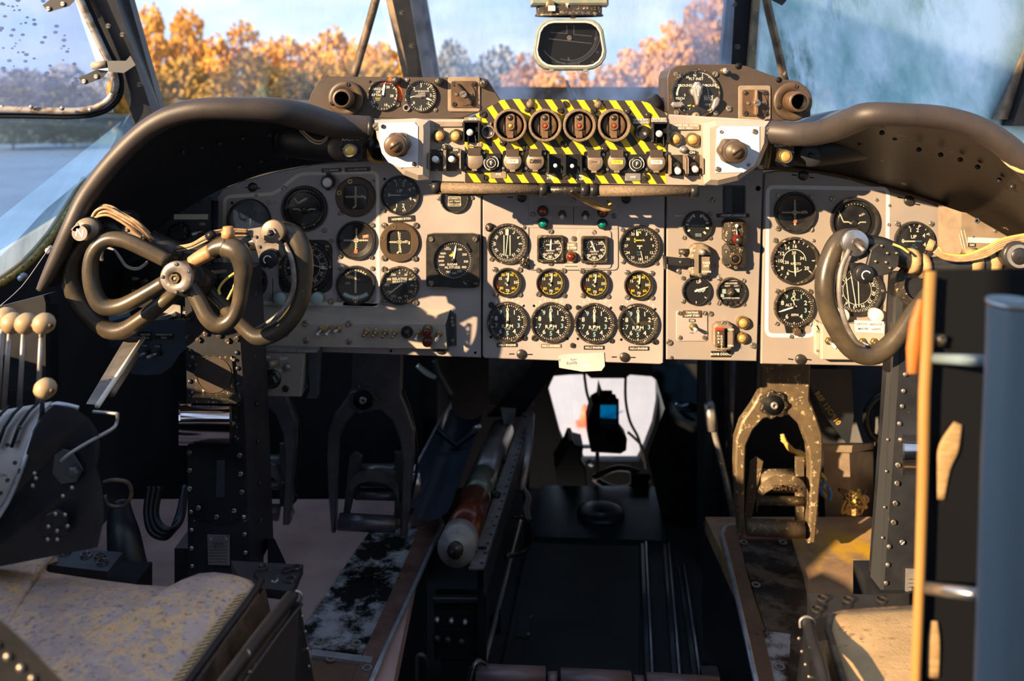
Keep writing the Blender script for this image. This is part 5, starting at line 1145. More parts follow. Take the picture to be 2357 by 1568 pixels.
# --- lamps and fairings below the hoods
for pts, lab in (([(655, 312, 1.70, 40), (690, 320, 1.69, 46), (780, 335, 1.68, 38), (850, 342, 1.67, 30)], 'black tapered fairing under the pilot hood'), ([(1800, 345, 1.68, 34), (1880, 345, 1.68, 38), (2000, 322, 1.69, 44), (2038, 318, 1.70, 40)], 'black tapered fairing under the copilot hood')):
    o = wthing('hood_fairing', lab, 'fairing', P(*pts[1][:3])); q = spline(pts, 4); wpart(o, 'shell', MB().tube([P(x, y, Y) for x, y, Y, r in q], [r * Y / F for x, y, Y, r in q], 18), 'hood')
    e = pts[0] if pts[0][0] < 1000 else pts[-1]; e2 = pts[1] if pts[0][0] < 1000 else pts[-2]; a = P(*e[:3]); b = P(*e2[:3]); wpart(o, 'flange', MB().tube([a, a.lerp(b, .25)], (e[3] + 9) * e[2] / F, 18), 'black')
o = fthing('vent_disc', 'brown round disc behind the pilot side RAD ALT lamp', 'disc', 783, 340, 1.64); part(o, 'disc', MB().lathe([(29, 0), (30, 3), (28, 5), (10, 4), (0, 4)], 28), 'bezel_brown'); part(o, 'boss', MB().lathe([(8, 4), (6, 9), (0, 10)], 14, 9, -2), 'screw_dark'); part(o, 'stem', MB().lathe([(10, -40), (10, 0), (0, 0)], 12), 'black')
o = fthing('vent_disc', 'black round lettered dial beside the copilot side RAD ALT lamp', 'disc', 1865, 357, 1.62); part(o, 'disc', MB().lathe([(27, -40), (27, 3), (25, 5), (10, 4), (0, 4)], 28), 'hood'); part(o, 'boss', MB().lathe([(6, 4), (5, 9), (0, 10)], 14), 'screw_dark'); part(o, 'lettering', MB().nums(list('DIMMER'), -120, 18, 20, 4, 5.4, True), 'bezel_brown')
for x, y, l, nm in ((808, 345, 'RAD/ALT', 'amber RAD ALT lamp on a bracket under the pilot roll end'), (1803, 359, 'RAD/ALT', 'amber RAD ALT lamp on a bracket under the copilot roll end')):
    o = lamp(nm, x, y, 16, 'amber_bright' if x < 1000 else 'amber', 1.60, 'steel_worn' if x < 1000 else 'brass', 20, group='radar altimeter lamps', dome=.2)
    part(o, 'bracket', MB().prism(rrect(44, 62, 8, 4, 6), -4, 0, 1), 'black'); part(o, 'lettering', MB().txt(l, 2, 25, 8, .6, .05), 'mark')

# --- brown boxes on the coaming
def box_brown(label, ox, oy, pts, Y, dep=120):
    o = fthing('coaming_box', label, 'box', ox, oy, Y); part(o, 'casing', MB().prism(px_poly(pts, ox, oy), -dep, 0, 2), 'brown_box'); return o
YB = 1.665
b1 = box_brown('brown instrument box with torch tube and angle of attack gauge', 930, 222, [(706, 248), (716, 215), (732, 188), (745, 179), (760, 176), (1112, 179), (1122, 183), (1156, 237), (1066, 272), (1000, 276), (775, 270)], YB)
screws(b1, [(937, 184, 5), (915, 240, 6), (1002, 253, 5), (853, 236, 5)], 930, 222, 5); part(b1, 'hole', HOLE, None, (852 - 930, 222 - 188, 0), 0, 3)
b2 = box_brown('brown instrument box with pitch dial and torch tube', 1700, 215, [(1537, 255), (1536, 178), (1541, 162), (1556, 152), (1600, 148), (1691, 148), (1718, 152), (1800, 182), (1838, 187), (1858, 202), (1866, 225), (1866, 268), (1830, 278), (1560, 278), (1545, 268)], YB)
screws(b2, [(1556, 171, 6), (1646, 171, 7), (1557, 259, 6), (1647, 260, 6), (1677, 250, 7)], 1700, 215, 6); part(b2, 'hole', HOLE, None, (1793 - 1700, 215 - 184, 0), 0, 7); part(b2, 'hole', HOLE, None, (1700 - 1700, 215 - 152, 0), 0, 8)
def torch(px, py, r, label, dx):
    o = fthing('torch_tube', label, 'lamp', px, py, YB, 'torch tubes'); part(o, 'flange', MB().lathe([(r, 0), (r, 8), (r - 4, 11), (r * .55, 11), (r * .55, 0)], 32), 'bezel_brown')
    t = MB(); h = r * .56
    v = []; f = []; prof = [(h, 8), (h * .95, 20), (h * .95, 52), (h * .86, 55), (h * .70, 55), (h * .70, 14), (0, 14)]
    for rr, z in prof:
        for i in range(26): v.append((dx * z * .25 + rr * math.cos(2 * PI * i / 26), rr * math.sin(2 * PI * i / 26), z))
    for k in range(len(prof) - 1):
        for i in range(26): j = (i + 1) % 26; f.append((k * 26 + i, k * 26 + j, (k + 1) * 26 + j, (k + 1) * 26 + i))
    part(o, 'tube', t.add(v[:26 * 5], [q for q in f if max(q) < 26 * 5], True), 'brown_knob'); part(o, 'bore', MB().lathe([(h * .69, 15), (h * .69, 54), (h * .68, 54), (h * .68, 16), (0, 16)], 26, dx * 10, 0), 'black_deep')
    for a in (80, 200, 320): part(o, 'bezel_screw', SCREW_DARK, None, (r * .8 * math.cos(math.radians(a)), r * .8 * math.sin(math.radians(a)), 11), a, 5)
torch(797, 227, 41, 'brown torch tube on a round flange beside the angle of attack gauge', 0); torch(1822, 234, 45, 'brown torch tube on a round flange at the copilot box end', 0)
w = MB().ticks(22, 30, 34, 1.4, 0, 230).ticks(5, 27, 34, 1.8, 10, 200); w.txt('ANGLE', -12, 14, 5.4, bold=1).txt('OF', -11, 7, 5.4).txt('ATTACK', -12, 0, 5.4).txt('20', 20, -2, 6).txt('10', 6, -23, 6).txt('0', -20, -17, 6).txt('30', 11, 18, 6); w.line(30, 0, 36, 0, 6)
gauge('angle of attack gauge with white needle and orange surround', 882, 219, 36, [('dial_markings', 'mark', w), ('red_lettering', 'red', MB().txt('DOWN', 4, 27, 4.6)), ('yellow_marks', 'yellow', MB().line(-18, -7, -6, -7, 1.4).line(-17, -11, -7, -11, 1.2))], YB, 'bezel_worn', needles=[MB().needle(8, 25, 2, 5, cx=0, cy=2)], ri=.95, group='coaming gauges', nmat='needle_white', more=lambda o: (part(o, 'orange_surround', MB().arc(39, 10, 18, 110, .6), 'orange'), part(o, 'hub', MB().lathe([(5, 2), (5, 3), (0, 3)], 14, 0, 1), 'bezel')))
w = MB().ticks(40, 29, 34, 1.2, -100, 250).ticks(8, 27, 34, 1.8, -90, 225); w.nums([2, 3, 4, 5], -42, 43, 23, 6.4).txt('0', -16, -16, 6.4).txt('-2', 16, -17, 6.4).txt('-1', 0, -24, 6).txt('ACCELERATION', 2, 11, 3.2).txt('G UNITS', 2, 6, 3)
def acc(o):
    part(o, 'hub_plate', MB().box(0, 1, 3.6, 22, 5, 1.4).lathe([(5, 2), (5, 4), (0, 4.4)], 14), 'steel_worn'); part(o, 'lug_lamp', MB().loop([(8, 0), (8, 6), (5.5, 6), (5.5, 0)], 16, -33, -27), 'steel_worn')
gauge('acceleration gauge with two cream needles', 969, 221, 37, [('dial_markings', 'mark', w)], YB, 'bezel_worn', needles=[MB().needle(263, 25, 2, 4), MB().needle(112, 28, -14, 4), MB().needle(260, 24, -6, 2)], ri=.95, group='coaming gauges', more=acc)
for x, y, l in ((912, 186, 'first small dark screw lamp on the pilot side box, above the orange surround'), (1010, 188, 'small dark screw lamp past the acceleration gauge'), (1112, 193, 'small dark screw lamp at the sloping end of the pilot side box')):
    o = fthing('screw_lamp', l, 'lamp', x, y, YB, 'small screw lamps'); part(o, 'body', MB().lathe([(10, 0), (10, 12), (8, 22), (7, 22)], 16), 'bezel'); part(o, 'cap', MB().lathe([(7.5, 20), (7.5, 25), (4, 26), (0, 26)], 14), 'bezel_worn')
o = fthing('screw_lamp', 'brass screw lamp at the top of the copilot side box', 'lamp', 1664, 164, YB, 'small screw lamps'); part(o, 'body', MB().lathe([(8, 0), (8, 10), (5, 14), (5, 24), (0, 24)], 14), 'brass'); part(o, 'cap', MB().lathe([(7, 22), (7, 28), (0, 29)], 10), 'steel_worn')
def rotary(px, py, rot, label, dk):
    o = fthing('rotary_switch', label, 'switch', px, py, YB, 'rotary switches'); part(o, 'back_plate', MB().prism(rrect(74, 80, 6), 0, 4, 1), 'brown_lite'); part(o, 'face_plate', MB().prism(rrect(59, 61, 5), 4, 8, 1), 'brown_knob'); part(o, 'dial', MB().lathe([(26, 8), (26, 11), (0, 11)], 28, smooth=False), 'brown_knob')
    part(o, 'knob', MB().prism([(-5, -26), (0, -30), (5, -26), (5, -6), (8, 0), (5, 6), (3, 30), (-3, 30), (-5, 6), (-8, 0), (-5, -6)], 11, 24, 3), dk, rot=rot); part(o, 'centre_screw', SCREW, None, (0, 0, 24), .6, 8); screws(o, [(-22, -23, 5), (22, -23, 5), (-22, 23, 5), (22, 23, 5)], 0, 0, 5, 8, SCREW_DARK); screws(o, [(-17, 0, 4), (17, 0, 4)], 0, 0, 4, 11)
rotary(1068, 217, .62, 'brown rotary switch on a pale square plate, pointer askew, pilot side', 'brown_knob'); rotary(1736, 237, 0, 'dark rotary switch on a pale square plate, pointer upright, copilot side', 'drum')
# pitch / glide path selector dial
w = MB().ticks(50, 49, 53, 1.2, -70, 75).ticks(7, 47, 54, 1.6, -60, 60); w.txt('FLT INST', 2, 33, 6).txt('OUTBOUND', -30, 18, 5.6, bold=1).txt('INBOUND', 34, 18, 5.6).txt('PITCH', -36, -12, 5.6).txt('GLIDE', 30, -8, 5.6).txt('PATH', 30, -14, 5.6).txt('ON', 28, -26, 5).txt('OFF', 34, -38, 5).txt('10', -44, 0, 5).txt('5', -24, -4, 5).txt('N', -1, 41, 6).txt('33', -18, 37, 5).txt('3', 16, 40, 5).txt('5', -26, -38, 5).arc(30, 1, 60, 100); w.ticks(14, 40, 44, 1.2, -90, -60, cx=0, cy=-4).ticks(8, 36, 40, 1.2, 200, 250)
def ap(o):
    part(o, 'course_window', MB().arc(50, 9, -68, 68, 1.8), 'bezel'); part(o, 'red_lettering', MB().txt('OFF', 4, -27, 4), 'red'); part(o, 'yellow_tick', MB().line(-18, -29, -10, -27, 3).line(-6, -28, -2, -30, 3), 'yellow')
    part(o, 'main_knob', MB().lathe([(13, 2), (13, 18), (0, 18)], 18, 0, 4).prism([(-12, 14), (-4, 26), (4, 26), (12, 14), (2, -26), (-2, -26)], 10, 30, 4), 'steel_worn'); part(o, 'knob_arrow', MB().line(0, -6, 0, 12, 2.2, 30.4).line(0, 18, -5, 11, 2, 30.4).line(0, 18, 5, 11, 2, 30.4), 'needle')
    part(o, 'pitch_knob', MB().prism([(-58, -26), (-54, -32), (-36, -32), (-27, -26), (-36, -20), (-54, -20)], 6, 18, 3), 'steel_worn'); part(o, 'glide_knob', MB().prism([(34, -34), (40, -14), (48, -8), (54, -14), (50, -26), (38, -40)], 6, 20, 3), 'steel_worn'); part(o, 'trim_knob', MB().lathe([(9, 2), (9, 12), (6, 14), (0, 14)], 16, 0, -52), 'brown_lite'); part(o, 'trim_letter', MB().txt('T', 0, -52, 7, 14.4), 'bezel')
gauge('flight selector dial lettered OUTBOUND INBOUND PITCH GLIDE PATH', 1600, 215, 57, [('dial_markings', 'mark', w)], YB, 'bezel_worn', ri=.97, group='coaming gauges', more=ap, dial='bezel', gl='glass_gauge', cat='selector')
part(b2, 'bundle_cover', MB().tube([(-175, -24, -60), (-200, -34, -50), (-215, -42, -30)], [26, 22, 10], 12), 'black')

# --- standby compass hanging in the middle windscreen
YC = 2.0
o = fthing('standby_compass', 'standby compass with dark glass hanging before the middle windscreen', 'compass', 1312, 102, YC)
part(o, 'casing', MB().ring([(x * (1 - .06 * (y > 0)), y) for x, y in rrect(168, 118, 42)], [(x * (1 - .06 * (y > 0)), y) for x, y in rrect(154, 102, 38)], -60, 6, 3), 'compass_green'); part(o, 'trim_rim', MB().ring([(x * (1 - .06 * (y > 0)), y) for x, y in rrect(156, 106, 39)], [(x * (1 - .06 * (y > 0)), y) for x, y in rrect(149, 98, 36)], 5, 8, 1), 'line')
part(o, 'bowl', MB().prism([(x * (1 - .06 * (y > 0)), y) for x, y in rrect(156, 104, 39)], -58, -20), 'black_deep')
w = MB().arc(72, 1.2, 92, 235, -18, cx=0, cy=28).arc(62, 1, 85, 200, -18, cx=0, cy=26).ticks(40, 64, 68, .7, 95, 178, -18, cx=0, cy=26); w.txt('S', -2, -34, 8, -18).txt('E', 60, 14, 7, -18).txt('TYPE A.I2', -22, -42, 4, -18, -.12).txt('NO.3997.M', 10, -44, 4, -18).line(-6, 45, -6, 26, 1.2, -18).line(-6, 26, -45, 29, 1.2, -18).line(10, 45, 10, 24, 1.2, -18).line(10, 24, 52, 20, 1.2, -18).line(-48, 14, 52, 3, 1.4, -18).nums([12, 15, 21, 24], 105, 22, 67, 4.4, -18)  # straight lines among these marks are painted reflections in the compass glass
w.v = [(x, y, -18) for x, y, z in w.v]; part(o, 'dial_markings', w, 'steel'); part(o, 'centre_screw', SCREW, None, (0, 16, -20), .4, 6); part(o, 'glass', MB().prism([(x * (1 - .06 * (y > 0)), y) for x, y in rrect(150, 99, 36)], 0, 1.5), 'glass_gauge')
for x in (-42, 36): part(o, 'lug', MB().box(x, -60, 0, 10, 6, 10, 1), 'compass_green')
part(o, 'stem', MB().tube([(8, 58, -20), (8, 68, -20)], 6, 10), 'compass_green'); part(o, 'scale_drum', MB().lathe([(80, 0), (80, 4), (77, 4), (77, 22), (60, 22), (60, 0)], 40, M4=Matrix.Translation((0, 67, -30)) @ Matrix.Rotation(-PI / 2, 4, 'X') @ Matrix.Diagonal((1, .4, 1, 1))), 'bezel_worn')
w = MB()
for i in range(44):
    x = -72 + i * 3.35; w.line(x, 86, x, 79 if i % 5 else 76, .9, -1 + 31 * (1 - (x / 78) ** 2) ** .5 - 30)
for t, x in (('12', -65), ('N', -16), ('25', 0), ('24', 14), ('23', 28), ('22', 42), ('20', 58)): w.txt(t, x, 72, 5, -29 + 31 * (1 - (x / 78) ** 2) ** .5)
part(o, 'drum_scale', w, 'steel_worn'); part(o, 'mount', MB().box(0, 104, -30, 180, 26, 50, 5).box(0, 200, -40, 60, 180, 30, 3), 'compass_green'); part(o, 'index_pointer', MB().prism([(-4, 88), (0, 80), (4, 88)], 3, 6), 'line', (-7, 6, 0)); part(o, 'clamp_screw', MB().lathe([(10, -5), (10, 5), (7, 6), (0, 6)], 16, -46, 92), 'brass', (0, 0, 0)); part(o, 'index_tab', MB().box(-42, 82, 6, 16, 12, 4, 1), 'line'); part(o, 'hanger', MB().box(0, 420, -50, 40, 300, 20), 'black')
# ================================================================ control columns and wheels
def T(pts, n=5, seg=12, mb=None, flat=1.0, up=None, closed=False):
    q = spline(pts, n, closed) if n > 1 else pts
    return (mb or MB()).tube([P(x, y, Y) for x, y, Y, r in q], [r * (Y + DY) / F for x, y, Y, r in q], seg, closed, flat, up)
def at(par, name, px, py, Y, mb, m, rot=0, label=None, tilt=None):
    """child piece drawn in photo pixels, facing the seats, at its own depth"""
    fm = frame(px, py, Y) @ Matrix.Rotation(rot, 4, 'Z')
    if tilt: fm = fm @ tilt
    o = link(name, to_mesh(mb, name, m)); o.parent = par; o.matrix_basis = WM[par.name].inverted() @ fm; WM[o.name] = fm
    if label: o['label'] = label
    return o
def disc(r, h, ch=1.5, seg=24): return MB().lathe([(r, -h), (r, -ch), (r - ch, 0), (0, 0)], seg)
def cone(r0, r1, h, seg=24): return MB().lathe([(r0, -h), (r1, 0), (0, 0)], seg)

# left column
DY = .075
c = wthing('control_column', 'black riveted pilot control column with chrome torch housing', 'column', P(500, 1300, 1.5))
def colbox(f, Y0, dep, mb=None):
    a = [P(x, y, Y0) for x, y in f]; return (mb or MB()).frustum([tuple(q) for q in a], [(q.x, q.y + dep, q.z) for q in a])
wpart(c, 'post', colbox([(425, 640), (548, 640), (554, 800), (561, 900), (577, 1335), (433, 1335), (430, 900)], 1.45, .145), 'black_chipped')
wpart(c, 'cover_plate', colbox([(431, 1030), (560, 1030), (566, 1150), (560, 1180), (540, 1200), (505, 1207), (465, 1198), (442, 1175), (433, 1140)], 1.447, .004), 'black')
wpart(c, 'square_plate', colbox([(446, 821), (533, 821), (541, 908), (449, 905)], 1.445, .006), 'bezel_worn')
at(c, 'round_blank', 492, 863, 1.445, MB().loop([(41, 0), (41, 2), (39, 2), (39, 0)], 32), 'bezel_brown')
at(c, 'plate_disc', 492, 863, 1.445, MB().lathe([(39, 0), (39, .5), (0, .5)], 28, smooth=False), 'brown_box')
for x, y in ((435, 735), (456, 735), (474, 767), (435, 775), (457, 782), (505, 772), (524, 784), (545, 779)): at(c, 'bolt', x, y, 1.449, MB().lathe([(7, 0), (6.5, 5), (0, 6)], 6, smooth=False), 'bezel_worn')
for x, y in ((437, 808), (545, 812), (437, 843), (547, 848), (437, 878), (548, 884), (437, 912), (549, 919)): at(c, 'rivet', x, y, 1.449, RIVET.copy(), None).scale = Vector((6 * 1.45 / F,) * 3)
for x, y in ((443, 822), (538, 828), (443, 903), (540, 909)): at(c, 'screw', x, y, 1.446, SCREW, None).scale = Vector((4 * 1.45 / F,) * 3)
for x, y in ((436, 1042), (437, 1083), (437, 1125), (457, 1169), (499, 1190), (539, 1176), (557, 1133), (554, 1091), (552, 1048)): at(c, 'screw', x, y, 1.446, SCREW, None, y * .7).scale = Vector((6 * 1.45 / F,) * 3)
for x, y in ((440, 1178), (441, 1220), (441, 1262), (442, 1303), (561, 1190), (563, 1230), (565, 1272), (566, 1310)): at(c, 'rivet', x, y, 1.449, RIVET_STEEL, None).scale = Vector((6 * 1.45 / F,) * 3)
wpart(c, 'data_plate', colbox([(477, 1232), (528, 1234), (528, 1302), (479, 1300)], 1.446, .003), 'steel_worn')
at(c, 'plate_lines', 502, 1268, 1.4455, MB().line(-22, 10, 22, 10, 1).line(-22, 3, 22, 3, 1).line(-22, -4, 22, -4, 1).line(-22, -11, 22, -11, 1).line(-22, -18, 22, -18, 1).line(-22, -25, 22, -25, 1).txt('TYPE AP', 0, 17, 5), 'bezel')
for x in (484, 520): at(c, 'screw', x, 1242, 1.4455, SCREW, None).scale = Vector((4 * 1.45 / F,) * 3)
wpart(c, 'worn_label', colbox([(499, 1060), (517, 1060), (517, 1145), (497, 1145)], 1.4462, .002), 'side_panel')
for i, (x, y) in enumerate(((574, 955), (575, 1020), (577, 1090), (579, 1165))):
    q = P(x, y, 1.5); q.x = P(568, y, 1.47).x
for y in (960, 1050, 1150, 1240): 
    s = part(c, 'rivet', RIVET, None); k = 6 * .00075; X = P(556 + (y - 700) * .033, y, 1.45); s.matrix_basis = WM[c.name].inverted() @ Matrix.Translation((X.x + .0005, 1.59, X.z)) @ Matrix.Rotation(PI / 2, 4, 'Y') @ Matrix.Diagonal((k, k, k, 1))
# chrome half-barrel housing on the column
hb = MB(); rows = []
for i in range(13):
    a = PI * i / 12 - .1; rows.append([tuple(P(x, 975 - 52 * math.cos(a) * 1.0 + (x - 470) * .02, 1.45 - .055 * math.sin(max(0, min(PI, a))))) for x in (411, 425, 500, 521, 528)])
hb.sheet(rows); wpart(c, 'chrome_housing', hb, 'chrome')
e = [r[-1] for r in rows]; wpart(c, 'housing_end', MB().frustum(e, [(q[0] + .004, q[1], q[2]) for q in e]), 'bezel'); e = [r[0] for r in rows]; wpart(c, 'housing_end', MB().frustum(e, [(q[0] + .003, q[1], q[2]) for q in e]), 'chrome')
wpart(c, 'housing_bracket', colbox([(440, 915), (541, 918), (545, 930), (438, 928)], 1.42, .03).frustum([tuple(P(x, y, 1.43)) for x, y in ((528, 935), (545, 935), (548, 1010), (530, 1015))], [tuple(P(x, y, 1.45)) for x, y in ((528, 935), (545, 935), (548, 1010), (530, 1015))]), 'bezel_worn')
at(c, 'screw', 534, 976, 1.428, SCREW, None).scale = Vector((5 * 1.43 / F,) * 3)
wpart(c, 'foot_gusset', MB().frustum([tuple(P(x, y, 1.52)) for x, y in ((616, 1240), (632, 1240), (660, 1300), (616, 1300))], [tuple(P(x, y, 1.56)) for x, y in ((616, 1240), (632, 1240), (660, 1300), (616, 1300))]), 'black')
wpart(c, 'column_root', MB().box(P(500, 0, 1.5).x, 1.595, FL + .14, .12, .13, .3), 'black')

# pilot control wheel
yk = wthing('control_yoke', 'pilot control wheel with leather-wrapped double loops and taped wiring', 'control wheel', P(405, 640, 1.42))
wpart(yk, 'rear_left_grip', T([(222, 545, 1.41, 15), (188, 560, 1.40, 17), (163, 600, 1.39, 18), (162, 650, 1.39, 19), (183, 700, 1.39, 20), (215, 738, 1.39, 20), (250, 760, 1.39, 20), (285, 760, 1.39, 20), (330, 732, 1.395, 19), (390, 685, 1.40, 17), (430, 655, 1.42, 15)]), 'yoke')
wpart(yk, 'front_left_grip', T([(385, 600, 1.33, 17), (330, 572, 1.33, 18), (285, 553, 1.33, 18), (245, 553, 1.33, 17), (216, 580, 1.33, 17), (208, 625, 1.33, 18), (217, 675, 1.33, 19), (238, 705, 1.33, 20), (275, 706, 1.33, 19), (320, 685, 1.33, 18), (382, 648, 1.33, 17)]), 'yoke')
wpart(yk, 'front_right_grip', T([(520, 568, 1.325, 25), (548, 580, 1.32, 25), (560, 615, 1.32, 22), (556, 660, 1.32, 18), (548, 705, 1.32, 17), (530, 738, 1.32, 18), (503, 748, 1.32, 19), (478, 732, 1.32, 19), (458, 695, 1.325, 18), (436, 655, 1.33, 17)]), 'yoke')
wpart(yk, 'rear_right_grip', T([(640, 530, 1.41, 22), (672, 540, 1.405, 24), (694, 580, 1.40, 24), (698, 640, 1.40, 22), (690, 695, 1.40, 21), (665, 740, 1.40, 21), (630, 768, 1.40, 20), (592, 776, 1.40, 19), (560, 752, 1.405, 17), (515, 705, 1.41, 16), (465, 655, 1.42, 15)]), 'yoke')
wpart(yk, 'grip_lining', T([(655, 560, 1.385, 5), (672, 600, 1.38, 6), (676, 660, 1.38, 6), (655, 710, 1.38, 6), (620, 740, 1.38, 5), (590, 755, 1.385, 3)]), 'yoke_steel')
at(yk, 'hub', 405, 640, 1.30, MB().lathe([(30, -60), (30, -14), (38, -12), (38, -4), (35, 0), (14, 2), (14, -8), (0, -8)], 32), 'yoke_steel')
at(yk, 'hub_nut', 402, 641, 1.30, MB().loop([(12, -6), (12, 3), (7, 3), (7, -6)], 6), 'brass'); at(yk, 'hub_stud', 404, 642, 1.30, MB().lathe([(5, -10), (5, 2), (0, 3)], 12), 'steel_worn')
for a in (90, 175, 270, 355, 30): at(yk, 'hub_screw', 405 + 32 * math.cos(math.radians(a)), 640 - 32 * math.sin(math.radians(a)), 1.299, SCREW, None, a).scale = Vector((4.5 * 1.3 / F,) * 3)
wpart(yk, 'hub_shaft', MB().tube([P(425, 640, 1.33), P(470, 660, 1.46)], .028, 18), 'black')
wpart(yk, 'sleeve', T([(440, 605, 1.325, 15), (462, 592, 1.325, 17), (487, 578, 1.325, 18)], 3), 'sleeve'); wpart(yk, 'grip_collar', T([(484, 580, 1.325, 17), (500, 570, 1.325, 20), (525, 565, 1.325, 24)], 4), 'yoke')
at(yk, 'cap_button', 525, 548, 1.325, MB().lathe([(15, 0), (15, 16), (12, 18), (12, 26), (9, 27), (0, 27)], 18, M4=Matrix.Rotation(-PI / 2, 4, 'X')), 'sleeve')
# cross bar with mechanisms
wpart(yk, 'cross_bar', T([(210, 528, 1.40, 20), (270, 528, 1.405, 24), (330, 552, 1.41, 24), (390, 578, 1.42, 22), (440, 590, 1.43, 24), (490, 578, 1.43, 20), (550, 560, 1.42, 20), (610, 555, 1.41, 20), (640, 545, 1.41, 20)]), 'yoke_black')
wpart(yk, 'tape_wrap', T([(340, 556, 1.405, 28), (365, 568, 1.408, 29), (385, 577, 1.41, 29), (412, 585, 1.42, 28)], 3), 'yoke_black')
wpart(yk, 'black_motor', MB().tube([P(270, 520, 1.46), P(296, 508, 1.40)], 27 * 1.4 / F, 20), 'black')
at(yk, 'cover_plate', 303, 548, 1.375, MB().prism([(x * (1 + .0), y) for x, y in circ(27, 20, e=2.4)], -6, 0, 1), 'sleeve' if False else 'brown_lite', -.35)
for x, y in ((322, 545), (292, 530)): at(yk, 'screw', x, y, 1.374, SCREW, None).scale = Vector((4 * 1.375 / F,) * 3)
wpart(yk, 'selector_drum', MB().tube([P(226, 518, 1.42), P(200, 527, 1.345)], 27 * 1.37 / F, 20), 'yoke_black'); wpart(yk, 'drum_rim', MB().tube([P(202, 526, 1.35), P(198, 528, 1.34)], 27 * 1.35 / F, 20), 'brown_lite'); wpart(yk, 'drum_pointer', MB().tube([P(197, 528, 1.338), P(184, 534, 1.32)], 14 * 1.33 / F, 12), 'bezel')
at(yk, 'letter_disc', 183, 537, 1.31, MB().lathe([(18, -3), (18, 0), (0, 0)], 22, smooth=False).prism([(-20, 8), (-6, 24), (2, 14), (-10, 4)], -3, 0), 'steel_worn', 0); at(yk, 'letter', 183, 537, 1.31, MB().txt('N', 0, 0, 18, .4, -.15, bold=1), 'white')
at(yk, 'trim_housing', 612, 555, 1.395, MB().prism(px_poly([(560, 530), (600, 524), (640, 540), (660, 585), (625, 612), (596, 598), (585, 560)], 612, 555), -18, 0, 3), 'yoke_steel')
for x, y in ((588, 545), (596, 568), (640, 590), (606, 590)): at(yk, 'screw', x, y, 1.394, SCREW, None).scale = Vector((4 * 1.39 / F,) * 3)
at(yk, 'trim_disc', 627, 534, 1.375, MB().lathe([(27, -20), (27, -2), (25, 0), (0, 0)], 28), 'brown_lite'); at(yk, 'disc_nut', 625, 536, 1.375, MB().loop([(12, 0), (12, 5), (8, 5), (8, 0)], 6), 'steel_worn'); at(yk, 'disc_stud', 624, 537, 1.375, MB().lathe([(7, 0), (5, 14), (0, 15)], 14), 'bezel')
at(yk, 'turn_knob', 617, 598, 1.375, MB().lathe([(22, -40), (22, -3), (19, 0), (0, 0)], 24), 'black'); at(yk, 'knob_mark', 616, 598, 1.375, MB().arc(9, 2.6, -150, 60, .4), 'mark')
wb = []
wpart(yk, 'wire_loom', T([(210, 505, 1.37, 4), (222, 485, 1.37, 4), (245, 478, 1.37, 4), (275, 492, 1.37, 4), (310, 512, 1.37, 4), (340, 540, 1.38, 4), (352, 552, 1.39, 4)], 5, 7), 'wire')
wpart(yk, 'wire_loom', T([(212, 510, 1.375, 4), (228, 492, 1.372, 4), (248, 487, 1.37, 4), (275, 500, 1.37, 4), (305, 518, 1.37, 4), (335, 543, 1.38, 4), (348, 556, 1.39, 4)], 5, 7), 'wire')
wpart(yk, 'wire_loom', T([(204, 520, 1.37, 3.4), (218, 502, 1.368, 3.4), (246, 495, 1.365, 3.4), (272, 506, 1.366, 3.4), (302, 526, 1.366, 3.4), (333, 549, 1.38, 3.4)], 5, 7), 'sleeve')
wpart(yk, 'wire_loom', T([(222, 486, 1.38, 3), (236, 473, 1.38, 3), (258, 476, 1.38, 3), (280, 490, 1.375, 3), (318, 512, 1.37, 3), (345, 538, 1.385, 3)], 5, 7), 'wire')
for k in range(4): wpart(yk, 'wire_loom', T([(408, 568 + k * 3, 1.39, 3), (440, 562 + k * 3, 1.38, 3), (470, 545 + k * 4, 1.37, 3), (492, 533 + k * 5, 1.37, 3), (530, 528 + k * 5, 1.38, 3), (570, 530 + k * 4, 1.39, 3)], 5, 7), ('wire', 'sleeve', 'wire_black', 'wire')[k])
wpart(yk, 'loom_tie', T([(478, 546, 1.365, 10), (492, 538, 1.363, 10)], 1, 10), 'black')
for k in range(2): wpart(yk, 'grey_lead', T([(240, 568 + 4 * k, 1.36, 2.6), (262, 575, 1.36, 2.6), (275, 590 + 3 * k, 1.36, 2.6), (292, 612 + 3 * k, 1.37, 2.6), (318, 617 + 3 * k, 1.38, 2.6), (340, 602 + 3 * k, 1.40, 2.6)], 5, 7), 'wire_grey')
wpart(yk, 'lead_clip', T([(237, 570, 1.355, 4), (232, 592, 1.355, 6), (238, 600, 1.355, 3)], 3, 8), 'steel_worn')
wpart(yk, 'cut_wire', T([(545, 625, 1.35, 3), (518, 645, 1.345, 3), (504, 665, 1.345, 3), (506, 678, 1.34, 3.4)], 5, 7), 'wire_yellow'); wpart(yk, 'cut_wire', T([(550, 625, 1.35, 3), (538, 660, 1.345, 3), (524, 690, 1.34, 3.6)], 5, 7), 'wire_gold')

